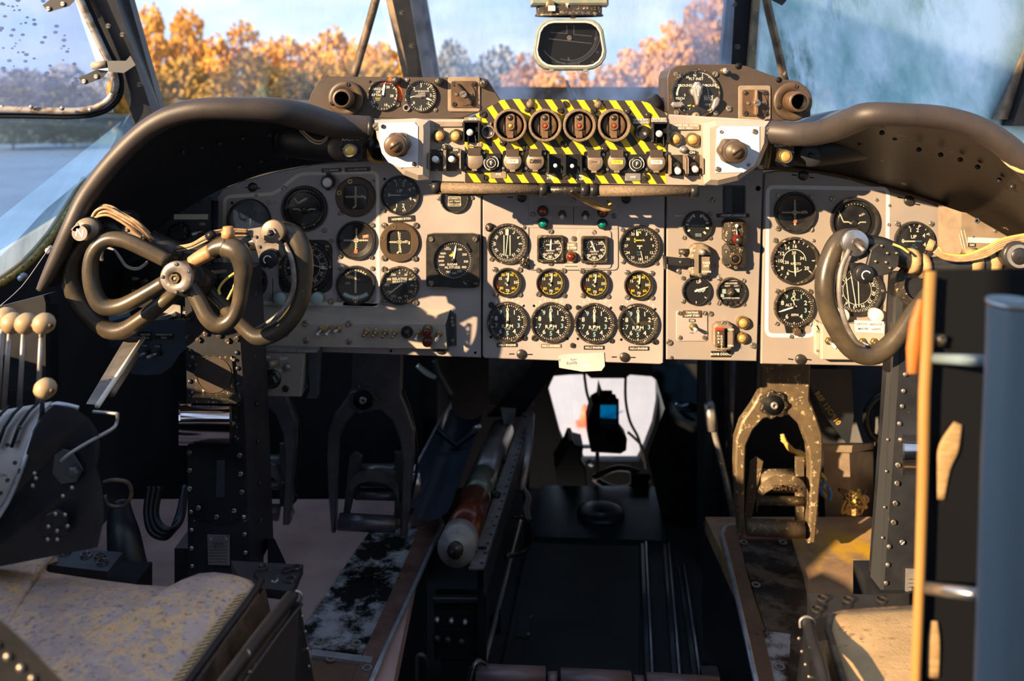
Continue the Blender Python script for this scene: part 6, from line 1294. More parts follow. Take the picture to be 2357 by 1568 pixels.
# copilot column and wheel
DY = 0.0
c = wthing('control_column', 'black riveted copilot control column partly behind the dark seat back', 'column', P(2090, 1360, 1.45))
wpart(c, 'post', colbox([(2082, 640), (2210, 640), (2190, 1000), (2185, 1385), (2033, 1385), (2060, 1000)], 1.40, .06), 'black_chipped')
wpart(c, 'side_flange', MB().frustum([tuple(P(x, y, 1.401)) for x, y in ((2066, 640), (2084, 640), (2034, 1372), (2026, 1372))], [tuple(P(x, y, 1.44)) for x, y in ((2058, 640), (2082, 640), (2034, 1372), (2000, 1372))]), 'steel_worn' if False else 'dark_metal')
for x, y in ((2077, 862), (2073, 900), (2070, 935), (2064, 975), (2066, 1012), (2040, 1258), (2037, 1300), (2033, 1342)): at(c, 'rivet', x + 6, y, 1.398, RIVET_STEEL, None).scale = Vector((6 * 1.4 / F,) * 3)
for x, y in ((2062, 1070), (2060, 1112), (2056, 1158), (2052, 1202), (2072, 1248)): at(c, 'screw', x + 4, y, 1.397, SCREW, None, y).scale = Vector((6 * 1.4 / F,) * 3)
for x, y in ((2043, 1012), (2040, 1085), (2036, 1168), (2031, 1238)): at(c, 'rivet', x, y, 1.399, RIVET_STEEL, None).scale = Vector((4 * 1.4 / F,) * 3)
wpart(c, 'data_plate', colbox([(2086, 1310), (2130, 1312), (2130, 1395), (2084, 1390)], 1.396, .003), 'steel_worn'); at(c, 'plate_lines', 2104, 1345, 1.3955, MB().line(-14, 12, 18, 12, 1).line(-14, 3, 18, 3, 1).line(-14, -6, 18, -6, 1).line(-14, -15, 18, -15, 1), 'bezel')
hb = MB(); rows = []
for i in range(11):
    a = PI * i / 10; rows.append([tuple(P(x, 1047 - 47 * math.cos(a), 1.40 - .05 * math.sin(a))) for x in (2078, 2088, 2180)])
hb.sheet(rows); wpart(c, 'chrome_housing', hb, 'chrome'); e = [r[0] for r in rows]; wpart(c, 'housing_end', MB().frustum(e, [(q[0] + .003, q[1], q[2]) for q in e]), 'steel_worn')
wpart(c, 'column_root', MB().box(P(2100, 0, 1.4).x, 1.44, FL + .14, .12, .10, .3), 'black')
at(c, 'bearing_ring', 2115, 655, 1.395, MB().loop([(55, -4), (55, 6), (36, 6), (36, -4)], 28), 'bezel_worn')

yk = wthing('control_yoke', 'copilot control wheel with brown leather loop and C trim knob', 'control wheel', P(2140, 640, 1.38))
wpart(yk, 'left_grip', T([(1975, 545, 1.40, 20), (1935, 552, 1.39, 21), (1910, 595, 1.385, 22), (1898, 650, 1.38, 22), (1903, 705, 1.38, 22), (1925, 755, 1.38, 23), (1958, 800, 1.38, 24), (1998, 818, 1.38, 23), (2035, 805, 1.38, 22), (2070, 768, 1.38, 20), (2105, 715, 1.385, 18), (2150, 660, 1.39, 17)], 5, 14), 'yoke')
wpart(yk, 'grip_lining', T([(1955, 575, 1.36, 5), (1936, 620, 1.355, 6), (1932, 680, 1.355, 6), (1945, 740, 1.355, 6), (1970, 785, 1.36, 5), (1992, 798, 1.365, 3)]), 'yoke_steel')
at(yk, 'trim_plate', 1965, 590, 1.375, MB().prism(px_poly([(1940, 560), (1990, 560), (2000, 590), (1965, 605), (1945, 645), (1932, 640)], 1965, 590), -8, 0, 2), 'yoke_steel')
at(yk, 'trim_disc', 1970, 560, 1.36, MB().lathe([(31, -20), (31, -2), (29, 0), (0, 0)], 28), 'steel'); at(yk, 'disc_nut', 1973, 561, 1.36, MB().loop([(13, 0), (13, 5), (9, 5), (9, 0)], 20), 'bezel_brown'); at(yk, 'disc_stud', 1976, 566, 1.36, MB().tube([(-4, 4, 0), (4, -8, 22)], 5, 12), 'steel_worn')
wpart(yk, 'cross_bar', T([(1985, 560, 1.39, 22), (2030, 572, 1.39, 26), (2070, 590, 1.39, 24), (2120, 612, 1.39, 22), (2200, 612, 1.39, 26), (2300, 600, 1.39, 30), (2400, 595, 1.39, 30)]), 'yoke_black')
at(yk, 'cover_plate', 2030, 597, 1.355, MB().prism(px_poly([(2005, 575), (2022, 560), (2050, 562), (2070, 585), (2068, 612), (2045, 632), (2005, 640), (1995, 615)], 2030, 597), -10, 0, 2), 'yoke_black')
for x, y in ((2029, 566), (2042, 583), (2015, 602), (2039, 604), (2048, 617), (2063, 583)): at(yk, 'bolt', x, y, 1.354, MB().lathe([(4, 0), (3.5, 3), (0, 4)], 8), 'brass')
at(yk, 'turn_knob', 1992, 632, 1.345, MB().lathe([(22, -30), (22, -3), (19, 0), (0, 0)], 24), 'black'); at(yk, 'knob_arm', 1985, 625, 1.36, MB().prism(px_poly([(1958, 605), (1975, 607), (2010, 620), (2010, 650), (1985, 652), (1965, 640)], 1985, 625), -12, 0, 3), 'black'); at(yk, 'knob_mark', 1994, 634, 1.345, MB().arc(10, 2.6, -150, 60, .4), 'mark')
for x0, y0, x1, y1 in ((2090, 600, 2108, 596), (2115, 612, 2132, 605)):
    wpart(yk, 'tape_band', MB().tube([P(x0, y0, 1.388), P(x1, y1 + 6, 1.388)], 29 * 1.39 / F, 16), 'tape')
for x0, x1 in ((2225, 2250), (2268, 2292)): wpart(yk, 'tape_band', MB().tube([P(x0, 604, 1.388), P(x1, 602, 1.388)], 31 * 1.39 / F, 16), 'tape')
for k in range(5): wpart(yk, 'wire_loom', T([(2138 + k * 3, 566 - k, 1.37, 3.4), (2150 + k * 3, 580 - k * 2, 1.36, 3.4), (2175, 596 - k * 3, 1.36, 3.4), (2220, 600 - k * 3, 1.36, 3.4), (2270, 590 - k * 5, 1.36, 3.4), (2310, 570 - k * 5, 1.36, 3.4), (2390, 555 - k * 5, 1.36, 3.4)], 5, 7), ('wire', 'sleeve', 'wire', 'wire', 'wire_gold')[k])
wpart(yk, 'loom_tie', T([(2135, 562, 1.365, 14), (2150, 568, 1.36, 14)], 1, 10), 'tape'); wpart(yk, 'yellow_lead', T([(2055, 562, 1.36, 3), (2075, 570, 1.355, 3), (2092, 582, 1.355, 3)], 4, 7), 'wire_yellow')
at(yk, 'end_drum', 2345, 590, 1.35, MB().lathe([(34, -40), (34, -6), (30, -2), (20, -2), (18, 4), (8, 4), (0, 6)], 28), 'yoke_black'); at(yk, 'drum_face', 2346, 590, 1.349, MB().loop([(27, -2), (27, 3), (20, 3), (20, -2)], 28), 'steel_worn')

# ================================================================ seats
def seat(name, label, top, side, depth, m, par=None):
    pass
def zpt(px, py, z):     # point of the photo ray at height z
    Y = (ZC - z) * F / (py - HY); return P(px, py, Y)
s = wthing('pilot_seat', 'pilot seat with scuffed brown leather cushion notched at the front', 'seat', (-.55, .85, FL))
zt = ZC - .62
TOP = [(-60, 1262), (0, 1257), (60, 1253), (112, 1256), (135, 1262), (108, 1272), (104, 1286), (118, 1298), (160, 1304), (250, 1316), (340, 1327), (425, 1333), (455, 1318), (485, 1303), (520, 1301), (560, 1306), (590, 1316), (602, 1330), (588, 1352), (560, 1392), (520, 1445), (480, 1500), (430, 1568), (380, 1650), (340, 1740)]
tp = [zpt(x, y, zt) for x, y in TOP]
# domed top with a rolled front edge
cx_, cy_ = -.55, .85
loops = []
for d, dz in ((0, -.11), (0, -.03), (.008, -.008), (.02, 0), (.05, .006), (.10, .010)):
    lp = []
    full = tp + [Vector((-.36, .55, zt)), Vector((-.80, .55, zt)), Vector((-.82, .95, zt))]
    for q in full:
        v = Vector((cx_ - q.x, cy_ - q.y)); L = v.length; v = v / L if L else v
        lp.append((q.x + v.x * d, q.y + v.y * d, zt + dz))
    loops.append(lp)
n = len(loops[0]); mb = MB(); v = [q for l in loops for q in l]; f = []
for k in range(len(loops) - 1):
    for i in range(n): j = (i + 1) % n; f.append((k * n + i, k * n + j, (k + 1) * n + j, (k + 1) * n + i))
fc = (cx_, cy_, zt + .014); v.append(fc); f += [((len(loops) - 1) * n + i, (len(loops) - 1) * n + (i + 1) % n, len(v) - 1) for i in range(n)]
mb.add(v, f, True); wpart(s, 'cushion', mb, 'leather')
wpart(s, 'piping', MB().tube([tuple(Vector((q[0], q[1], zt - .004))) for q in loops[1][16:26]], .0045, 8), 'black')
for i in range(26):     # stitches beside the piping
    t = i / 25; a = zpt(590, 1368, zt + .002).lerp(zpt(428, 1590, zt + .002), t); a.x -= .018
    part(s, 'stitch', MB().box(0, 0, 0, .012, .0025, .002), 'leather_tan', tuple(a - Vector((-.55, .85, FL))), .5)
sd = MB(); A = [loops[0][i] for i in range(17, 26)]
sd.sheet([[(q[0] + .004, q[1], zt - .012) for q in A], [(q[0] + .016, q[1], zt - .06) for q in A], [(q[0] + .006, q[1], zt - .15) for q in A]]); wpart(s, 'cushion_side', sd, 'leather_side')
wpart(s, 'seat_pan', MB().box(-.57, .82, zt - .17, .44, .54, .08), 'black'); wpart(s, 'pedestal', MB().box(-.57, .8, (FL + zt - .2) / 2, .3, .4, zt - .2 - FL), 'black_deep')
for pts, z, hl_ in (([(135, 1258), (283, 1272), (248, 1316), (108, 1300)], zt - .015, ((150, 1272), (198, 1278), (230, 1280), (236, 1294))), ([(532, 1291), (698, 1300), (672, 1362), (560, 1350)], zt - .02, ((604, 1308), (660, 1313), (681, 1308), (668, 1335)))):
    q = [zpt(x, y, z) for x, y in pts]; wpart(s, 'front_bracket', MB().frustum([tuple(a - Vector((0, 0, .012))) for a in q], [tuple(a) for a in q]), 'black_chipped')
    for x, y in hl_:
        a = zpt(x, y, z + .001); o = part(s, 'bracket_hole', MB().loop([(.0075, 0), (.0075, .002), (.006, .002), (.006, 0)], 14), 'bezel_worn', tuple(a - Vector((-.55, .85, FL))))
# arm panel beside the seat
pts = [(650, 1362, 1.18, 15), (690, 1375, 1.18, 15), (640, 1440, 1.05, 15), (590, 1505, .96, 15), (540, 1570, .88, 15), (480, 1650, .79, 15)]
ap = wthing('seat_arm_panel', 'black riveted panel with chipped tubular top rail beside the pilot seat', 'panel', P(600, 1568, .95))
wpart(ap, 'top_rail', T([(672, 1372, 1.10, 15), (640, 1412, 1.04, 16), (600, 1462, .98, 16), (560, 1515, .92, 16), (510, 1580, .86, 16), (460, 1650, .80, 16)], 4, 12), 'black_chipped')
wpart(ap, 'panel_sheet', MB().frustum([tuple(P(x, y, Y)) for x, y, Y in ((690, 1385, 1.105), (560, 1560, .90), (470, 1690, .79), (650, 1990, .82), (745, 1690, 1.105))], [tuple(P(x - 12, y, Y)) for x, y, Y in ((690, 1385, 1.105), (560, 1560, .90), (470, 1690, .79), (650, 1990, .82), (745, 1690, 1.105))]), 'black')
wpart(ap, 'end_loop', T([(650, 1385, 1.10, 3), (662, 1366, 1.10, 3), (684, 1362, 1.10, 3), (695, 1372, 1.10, 3), (688, 1392, 1.10, 3)], 4, 8), 'steel_worn'); wpart(ap, 'edge_strip', T([(694, 1392, 1.098, 4), (640, 1462, 1.0, 4), (570, 1560, .895, 4), (520, 1630, .83, 4)], 3, 8), 'dark_metal')
for i in range(9):
    t = i / 8; x, y, Y = 680 - 105 * t, 1420 + 128 * t, 1.098 - .195 * t; at(ap, 'rivet', x, y, Y - .004, RIVET_STEEL, None).scale = Vector((4.5 * Y / F,) * 3)
for x, y in ((695, 1420), (702, 1455), (707, 1495), (710, 1535)): at(ap, 'rivet', x, y, 1.09, RIVET_STEEL, None).scale = Vector((5 * 1.09 / F,) * 3)
# dark seat-back edge at the lower left
o = wthing('seat_back_edge', 'blurred dark riveted edge in the lower corner by the pilot cushion', 'seat back', P(40, 1540, .62))
q = [(-80, 1350, .62), (0, 1425, .62), (70, 1490, .62), (145, 1570, .62), (230, 1680, .62), (-80, 1700, .62)]
wpart(o, 'edge_plate', MB().frustum([tuple(P(x, y, Y)) for x, y, Y in q], [tuple(P(x, y, Y + .03)) for x, y, Y in q]), 'black')
for x, y in ((18, 1512), (48, 1538), (75, 1562), (-8, 1485)): at(o, 'rivet', x, y, .619, RIVET_STEEL, None).scale = Vector((10 * .62 / F,) * 3)

# copilot seat
zr = ZC - .66
s = wthing('copilot_seat', 'copilot seat with sunlit tan fleece cushion', 'seat', (.62, .85, FL))
TOP = [(1905, 1408), (1935, 1400), (1975, 1396), (2030, 1392), (2110, 1388), (2260, 1388), (2300, 1400), (2340, 1568), (2400, 1700), (1995, 1700), (1958, 1610), (1935, 1560), (1915, 1490), (1900, 1440)]
tp = [zpt(x, y, zr) for x, y in TOP]; cx_, cy_ = .52, 1.0; loops = []
for d, dz in ((0, -.12), (0, -.03), (.006, -.008), (.018, 0), (.05, .005), (.10, .008)):
    loops.append([(q.x + (cx_ - q.x) * d * 4, q.y + (cy_ - q.y) * d * 4, zr + dz) for q in tp])
n = len(tp); mb = MB(); v = [q for l in loops for q in l]; f = []
for k in range(len(loops) - 1):
    for i in range(n): j = (i + 1) % n; f.append((k * n + i, k * n + j, (k + 1) * n + j, (k + 1) * n + i))
f.append(tuple(range((len(loops) - 1) * n, len(loops) * n))); mb.add(v, f, True); wpart(s, 'cushion', mb, 'leather_tan')
wpart(s, 'piping', MB().tube([(q[0], q[1], zr - .006) for q in (loops[2][8:] + loops[2][:6])], .005, 8), 'leather_side')
wpart(s, 'seat_pan', MB().box(.60, .9, zr - .17, .40, .5, .08), 'black'); wpart(s, 'pedestal', MB().box(.60, .86, (FL + zr - .2) / 2, .3, .36, zr - .2 - FL), 'black_deep')
q = [zpt(x, y, zr - .01) for x, y in ((1858, 1365), (2040, 1370), (2040, 1394), (1875, 1425))]; wpart(s, 'front_bracket', MB().frustum([tuple(a - Vector((0, 0, .03))) for a in q], [tuple(a) for a in q]), 'black_chipped')
for x, y in ((1893, 1380), (1952, 1383), (2030, 1383), (1880, 1405)): part(s, 'bracket_hole', MB().loop([(.0075, 0), (.0075, .003), (.006, .003), (.006, 0)], 14), 'screw_dark', tuple(zpt(x, y, zr - .008) - Vector((.62, .85, FL))))
ap = wthing('seat_arm_panel', 'black riveted arm panel with chipped rail beside the copilot seat', 'panel', P(1880, 1568, .95))
wpart(ap, 'top_rail', T([(1858, 1430, 1.08, 13), (1870, 1480, 1.02, 14), (1888, 1530, .96, 14), (1905, 1600, .90, 14)], 4, 12), 'black_chipped'); wpart(ap, 'end_loop', T([(1842, 1445, 1.075, 3), (1842, 1428, 1.075, 3), (1856, 1420, 1.075, 3), (1872, 1428, 1.075, 3), (1875, 1445, 1.075, 3)], 4, 8), 'steel_worn')
wpart(ap, 'panel_sheet', MB().frustum([tuple(P(x, y, Y)) for x, y, Y in ((1850, 1440, 1.08), (1900, 1620, .90), (1860, 1900, .90), (1815, 1720, 1.08))], [tuple(P(x + 12, y, Y)) for x, y, Y in ((1850, 1440, 1.08), (1900, 1620, .90), (1860, 1900, .90), (1815, 1720, 1.08))]), 'black')
for x, y in ((1843, 1470), (1850, 1500), (1858, 1530), (1866, 1558)): at(ap, 'rivet', x - 4, y, 1.0, RIVET_STEEL, None).scale = Vector((4 * 1.0 / F,) * 3)

# big blurred dark seat back in front of the copilot column
o = wthing('seat_back_assembly', 'out of focus dark seat back frame with blue-grey tube and tan straps', 'seat back', P(2240, 1500, .74))
q = [(2122, 622), (2400, 618), (2400, 1750), (2106, 1750), (2110, 1300), (2130, 900), (2135, 720)]
wpart(o, 'back_panel', MB().frustum([tuple(P(x, y, .76)) for x, y in q], [tuple(P(x, y, .80)) for x, y in q]), 'black_deep')
wpart(o, 'upright_tube', T([(2330, 690, .68, 54), (2328, 800, .68, 54), (2318, 1100, .68, 55), (2310, 1400, .68, 56), (2300, 1750, .68, 57)], 3, 24), 'seat_tube'); wpart(o, 'tube_rim', MB().tube([P(2330, 692, .68), P(2330, 704, .68)], 55.5 * .68 / F, 24), 'steel')
for a, b, m in (((2140, 825, .75, 12), (2295, 832, .70, 14), 'steel'), ((2120, 1352, .75, 14), (2275, 1372, .70, 16), 'strap_tan')): wpart(o, 'cross_tube', T([a, b], 1, 12), 'seat_tube' if m == 'steel' else 'steel')
wpart(o, 'knuckle', T([(2165, 770, .755, 14), (2162, 795, .755, 12)], 1, 12), 'bezel_worn')
wpart(o, 'strap', MB().sheet([[tuple(P(x - w_, y, .745)), tuple(P(x, y, .738)), tuple(P(x + w_, y, .745))] for x, y, w_ in ((2142, 625, 14), (2138, 700, 14), (2134, 800, 14), (2128, 900, 14), (2124, 1100, 13), (2118, 1300, 12), (2110, 1500, 12), (2102, 1700, 12))]), 'strap_tan')
wpart(o, 'orange_strap', MB().sheet([[tuple(P(x - w_, y, .752)), tuple(P(x, y, .746)), tuple(P(x + w_, y, .752))] for x, y, w_ in ((2120, 690, 8), (2110, 740, 16), (2104, 800, 18), (2100, 860, 12))]), 'strap_orange')
for pts in ([(2205, 975, .757, 10), (2185, 1030, .756, 24), (2172, 1080, .757, 16), (2166, 1150, .758, 8)], [(2150, 1430, .757, 8), (2150, 1480, .756, 14), (2148, 1560, .757, 14)]): wpart(o, 'torn_patch', T(pts, 4, 10, flat=.12, up=(0, 1, 0)), 'tape')
wpart(o, 'back_foot', MB().box(P(2240, 0, .78).x, .78, FL + .2, .08, .05, .42), 'black')
# ================================================================ floors, pedals, quadrant, nose
# pilots' floors either side of the sunken aisle
struct('floor_left', MB().box((-1.04 - .22) / 2, .75, FL - .02, .82, 3.2, .04), 'floor_pink')
struct('floor_right', MB().box((1.04 + .50) / 2, .70, FL - .02, .54, 3.1, .04), 'floor_brown')
struct('floor', MB().box(0, 1.2, -.02, 2.16, 4.3, .04), 'aisle')
struct('wall_aisle_left', MB().box(-.235, .55, FL / 2 - .02, .02, 3.5, FL - .04), 'black')
struct('wall_aisle_right', MB().box(.515, .55, FL / 2 - .02, .02, 3.5, FL - .04), 'black')
def flat(name, pts, z, th, m, label, cat, kind='one'):
    q = [zpt(x, y, z) for x, y in pts]; return wone(name, MB().frustum([tuple(a - Vector((0, 0, th))) for a in q], [tuple(a) for a in q]), m, label, cat, q[0])
o = wthing('footwell_mat', 'black worn mat plate beside the aisle on the pilot floor', 'mat', zpt(850, 1350, FL)); z = FL + .006
def fl(o, name, pts, z, th, m): q = [zpt(x, y, z) for x, y in pts]; return wpart(o, name, MB().frustum([tuple(a - Vector((0, 0, th))) for a in q], [tuple(a) for a in q]), m)
fl(o, 'mat_sheet', [(850, 1225), (975, 1208), (945, 1290), (905, 1370), (855, 1480), (832, 1505), (715, 1490), (700, 1440), (770, 1340), (820, 1265)], z, .006, 'mat_worn')
fl(o, 'edge_strip', [(905, 1180), (985, 1177), (1006, 1186), (1014, 1206), (1000, 1240), (940, 1370), (880, 1500), (828, 1620), (790, 1620), (838, 1500), (895, 1375), (940, 1275), (965, 1210), (905, 1208)], z + .006, .012, 'strip_brown')
wpart(o, 'edge_rail', MB().tube([tuple(zpt(x, y, z + .004)) for x, y in ((985, 1174), (1008, 1184), (1017, 1208), (1003, 1242), (943, 1372), (884, 1500), (832, 1622))], .006, 8), 'edge_metal')
for x, y in ((820, 1483), (735, 1478), (968, 1215), (738, 1400)): part(o, 'fastener', MB().loop([(.010, 0), (.010, .003), (.006, .003), (.006, 0)], 14), 'steel_worn', tuple(zpt(x, y, z) - zpt(850, 1350, FL)))
o = wthing('floor_plate', 'brown floor plate with pale angle edge below the pilot mat', 'plate', zpt(780, 1540, FL)); fl(o, 'plate', [(718, 1508), (832, 1526), (800, 1640), (700, 1640)], FL + .008, .008, 'strip_tan'); fl(o, 'angle_edge', [(718, 1494), (858, 1512), (854, 1526), (718, 1508)], FL + .014, .014, 'edge_metal'); 
for x, y in ((762, 1518), (845, 1540)): part(o, 'fastener', MB().loop([(.010, 0), (.010, .003), (.006, .003), (.006, 0)], 14), 'steel_worn', tuple(zpt(x, y, FL + .01) - zpt(780, 1540, FL)))
o = wthing('footwell_mat', 'speckled brown-black mat plate on the copilot floor', 'mat', zpt(1780, 1400, FL))
fl(o, 'mat_sheet', [(1700, 1240), (1822, 1240), (1850, 1330), (1870, 1440), (1838, 1568), (1800, 1568), (1760, 1440), (1715, 1300)], z, .006, 'mat_worn_right'); fl(o, 'bare_patch', [(1752, 1450), (1820, 1460), (1815, 1568), (1782, 1568)], z + .002, .003, 'mat_worn')
fl(o, 'edge_strip', [(1672, 1210), (1700, 1208), (1820, 1238), (1820, 1242), (1700, 1240), (1722, 1330), (1755, 1450), (1790, 1600), (1752, 1600), (1710, 1420), (1680, 1290), (1666, 1225)], z + .006, .012, 'strip_tan'); wpart(o, 'edge_rail', MB().tube([tuple(zpt(x, y, z + .004)) for x, y in ((1690, 1205), (1668, 1212), (1662, 1230), (1678, 1292), (1708, 1422), (1752, 1620))], .006, 8), 'edge_metal')
for x, y in ((1795, 1538), (1712, 1250), (1740, 1348), (1802, 1250)): part(o, 'fastener', MB().loop([(.010, 0), (.010, .003), (.006, .003), (.006, 0)], 14), 'steel_worn', tuple(zpt(x, y, z + .002) - zpt(1780, 1400, FL)))

# forward bulkhead and nose tunnel
struct('wall_front_left', MB().box(-.66, 2.80, .55, .84, .04, 1.9), 'shell'); struct('wall_front_right', MB().box(.86, 2.80, .55, .52, .04, 1.9), 'shell')
struct('wall_nose_left', MB().box(-.30, 3.35, .45, .04, 1.3, 1.75), 'black'); struct('wall_nose_right', MB().box(.68, 3.35, .45, .04, 1.3, 1.75), 'black')
struct('ceiling_nose', MB().box(.19, 3.3, ZC - .07, 1.0, 1.5, .04), 'black')
struct('floor_nose', MB().box(.17, 3.35, -.03, .95, .06, .04), 'aisle')
struct('wall_sill', MB().box(-.66, 2.60, ZC - .3, .84, .02, .5), 'shell')
fr = MB(); YN = 3.9
opening = [(1262, 895), (1275, 866), (1310, 863), (1350, 862), (1360, 871), (1440, 871), (1450, 863), (1500, 867), (1516, 880), (1520, 895), (1505, 980), (1482, 1040), (1470, 1062), (1345, 1062), (1310, 1045), (1290, 1000)]
outer = [(900, 895), (900, 200), (1310, 200), (1350, 200), (1360, 200), (1440, 200), (1450, 200), (1500, 200), (1800, 200), (1800, 895), (1800, 980), (1800, 1150), (1470, 1150), (1345, 1150), (900, 1150), (900, 1000)]
fr.ring(px_poly(outer, 1390, 960), px_poly(opening, 1390, 960), -30, 0)
fo = link('wall_nose_front', to_mesh(fr, 'wall_nose_front', 'black_deep')); place(fo, frame(1390, 960, YN)); fo['kind'] = 'structure'
gp = link('window_8', to_mesh(MB().prism(px_poly(opening, 1390, 960), -16, -13), 'window_8', 'glass_clear')); place(gp, frame(1390, 960, YN)); gp['kind'] = 'structure'
o = wthing('aisle_sheet', 'dented blue-black floor sheet with round cover at the nose end of the aisle', 'floor sheet', zpt(1375, 1180, 0)); fl(o, 'sheet', [(1212, 1235), (1535, 1245), (1512, 1120), (1245, 1118)], .012, .012, 'aisle_sheet')
q = zpt(1383, 1182, .016); wpart(o, 'round_cover', MB().lathe([(.085, 0), (.085, .012), (.07, .018), (.0, .008)], 28, q.x, q.y, .010), 'aisle_sheet')
o = wthing('aisle_mat', 'long dark floor mat down the middle of the aisle', 'mat', zpt(1330, 1400, 0)); fl(o, 'mat_sheet', [(1215, 1250), (1472, 1258), (1470, 1560), (1150, 1560)], .010, .010, 'aisle'); fl(o, 'hinge_plate', [(1196, 1410), (1226, 1411), (1218, 1468), (1186, 1466)], .016, .006, 'dark_metal')
for x, y in ((1222, 1420), (1216, 1460)): part(o, 'screw', RIVET_STEEL, None, tuple(zpt(x, y, .016) - zpt(1330, 1400, 0)), 0, .005)
for pts, lab in (([(1487, 1248), (1502, 1552)], 'first thin pale strip edging the aisle mat'), ([(1540, 1250), (1565, 1555)], 'second thin pale strip nearer the copilot step'), ([(1575, 1300), (1612, 1555)], 'third strip against the copilot step')):
    a, b = [zpt(x, y, .012) for x, y in pts]; o = wthing('floor_strip', lab, 'strip', a, 'pale aisle strips'); wpart(o, 'strip', MB().tube([a, b], .004, 6), 'edge_metal'); wpart(o, 'base', MB().tube([a + Vector((-.012, 0, -.006)), b + Vector((-.012, 0, -.006))], .010, 6, flat=.4), 'dark_metal')
# bar across the bottom
o = wthing('seat_rail_bar', 'purple-brown jointed bar across the bottom of the aisle', 'bar', P(1360, 1560, 1.5)); 
for x0, x1, r, y0, y1 in ((1095, 1255, 24, 1555, 1562), (1260, 1282, 18, 1566, 1567), (1290, 1452, 25, 1566, 1574), (1458, 1482, 19, 1576, 1577), (1488, 1655, 25, 1576, 1586)): wpart(o, 'segment', MB().tube([P(x0, y0, 1.5), P(x1, y1, 1.5)], r * 1.5 / F, 14), 'bar')
for k in range(3): wpart(o, 'loop_wire', T([(1070 + k * 8, 1590, 1.5, 3), (1085 + k * 6, 1540 - k * 4, 1.49, 3), (1100 + k * 6, 1518 + k * 4, 1.5, 3), (1118, 1530, 1.5, 3)], 4, 7), 'steel_worn' if k == 1 else 'wire_black')
wpart(o, 'support', MB().box(P(1100, 0, 1.5).x, 1.52, .25, .03, .03, .5), 'black'); wpart(o, 'support', MB().box(P(1640, 0, 1.5).x, 1.52, .25, .03, .03, .5), 'black')

# bombsight in the nose
YB2 = 3.5
o = fthing('bomb_sight', 'dark bomb sight silhouette with blue glass before the nose window', 'sight', 1395, 1050, YB2)
part(o, 'body', MB().prism(px_poly([(1352, 1000), (1350, 960), (1362, 920), (1376, 912), (1380, 882), (1384, 895), (1390, 912), (1420, 918), (1420, 923), (1379, 923), (1379, 972), (1424, 975), (1428, 985), (1440, 1000), (1438, 1026), (1425, 1034), (1358, 1030)], 1395, 1050), -30, 30, 3), 'black_deep')
part(o, 'arm', MB().box(-2, 146, 0, 32, 7, 12, 1), 'black_deep'); part(o, 'sight_glass', MB().prism(rrect(38, 48, 3, 4, 103), 0, 4, 1), 'glass_cyan'); part(o, 'glass_post', MB().box(26, 104, 4, 5, 56, 12), 'black_deep'); part(o, 'glass_lip', MB().prism(rrect(40, 9, 3, 4, 80), 30, 36, 1), 'glass_cyan'); part(o, 'stem', MB().box(-20, -20, 0, 8, 90, 12), 'black_deep')
o = fthing('nose_equipment', 'black equipment cluster at the pilot side of the nose window', 'equipment', 1310, 1090, 3.55); part(o, 'housing', MB().prism(px_poly([(1280, 1120), (1275, 1060), (1300, 1020), (1308, 1000), (1316, 1000), (1320, 1010), (1340, 1015), (1335, 1045), (1345, 1060), (1350, 1120)], 1310, 1090), -40, 40, 4), 'black_deep'); part(o, 'bracket', MB().box(35, 62, 0, 50, 6, 10), 'edge_metal'); part(o, 'lens', MB().lathe([(9, 40), (7, 48), (0, 50)], 14, 46, 42), 'steel')
o = fthing('cable_coil', 'thick black cable coil on the nose floor in front of the sight', 'cable', 1430, 1105, 3.4, 'nose cables'); part(o, 'coil', MB().tube([(62 * math.cos(a * .33), 22 * math.sin(a * .33) + 2 * a * .2, 10 * math.sin(a)) for a in range(20)], 7, 10), 'wire_black'); part(o, 'connector', MB().box(40, 6, 10, 40, 34, 30, 3), 'black_deep')
for pts, lab in (([(1345, 862), (1350, 900), (1358, 930), (1362, 960)], 'thin black cable hanging left of the blue sight glass'), ([(1440, 865), (1440, 920), (1450, 970), (1470, 1010), (1482, 1060)], 'thin black cable curving down past the blue sight glass'), ([(1445, 995), (1462, 1010), (1478, 1030), (1486, 1070), (1490, 1105)], 'black armoured cable from the sight to the floor')):
    wone('cable', MB().tube([P(x, y, 3.62) for x, y in spline(pts, 4)], .006, 8), 'wire_black', lab, 'cable', P(*pts[0], 3.62), 'nose cables')
b = zpt(1346, 978, -3.1); o = wthing('traffic_cone', 'small orange cone on the apron seen through the nose window', 'cone', b); wpart(o, 'body', MB().lathe([(.09, 0), (.03, .28), (0, .28)], 16, b.x, b.y, b.z), 'orange'); wpart(o, 'base', MB().box(b.x, b.y, b.z + .01, .24, .24, .03), 'orange')

# stowed bottle, trough, rail between floor edge and aisle
def cyl(par, name, a, b, r, m, seg=22, r2=None): return wpart(par, name, MB().tube([a, b], [r, r2 or r], seg), m)
A = P(1050, 1262, 1.96); B = P(1158, 985, 2.95); D = B - A
o = wthing('camouflaged_bottle', 'long cylinder with red and green bands and white end cap', 'cylinder', A)
cyl(o, 'red_band', A + D * .06, A + D * .30, .041, 'bottle_red'); cyl(o, 'green_band', A + D * .30, A + D * .47, .0405, 'bottle_green'); cyl(o, 'grey_body', A + D * .47, A + D * .96, .040, 'bottle_grey'); cyl(o, 'shoulder', A + D * .96, A + D * 1.0, .040, 'steel', r2=.03)
cyl(o, 'end_cap', A, A + D * .06, .043, 'bottle_cap'); cyl(o, 'cap_rim', A + D * -.005, A + D * .012, .036, 'bottle_cap'); cyl(o, 'cap_plug', A + D * -.018, A, .018, 'bezel_worn', 14)
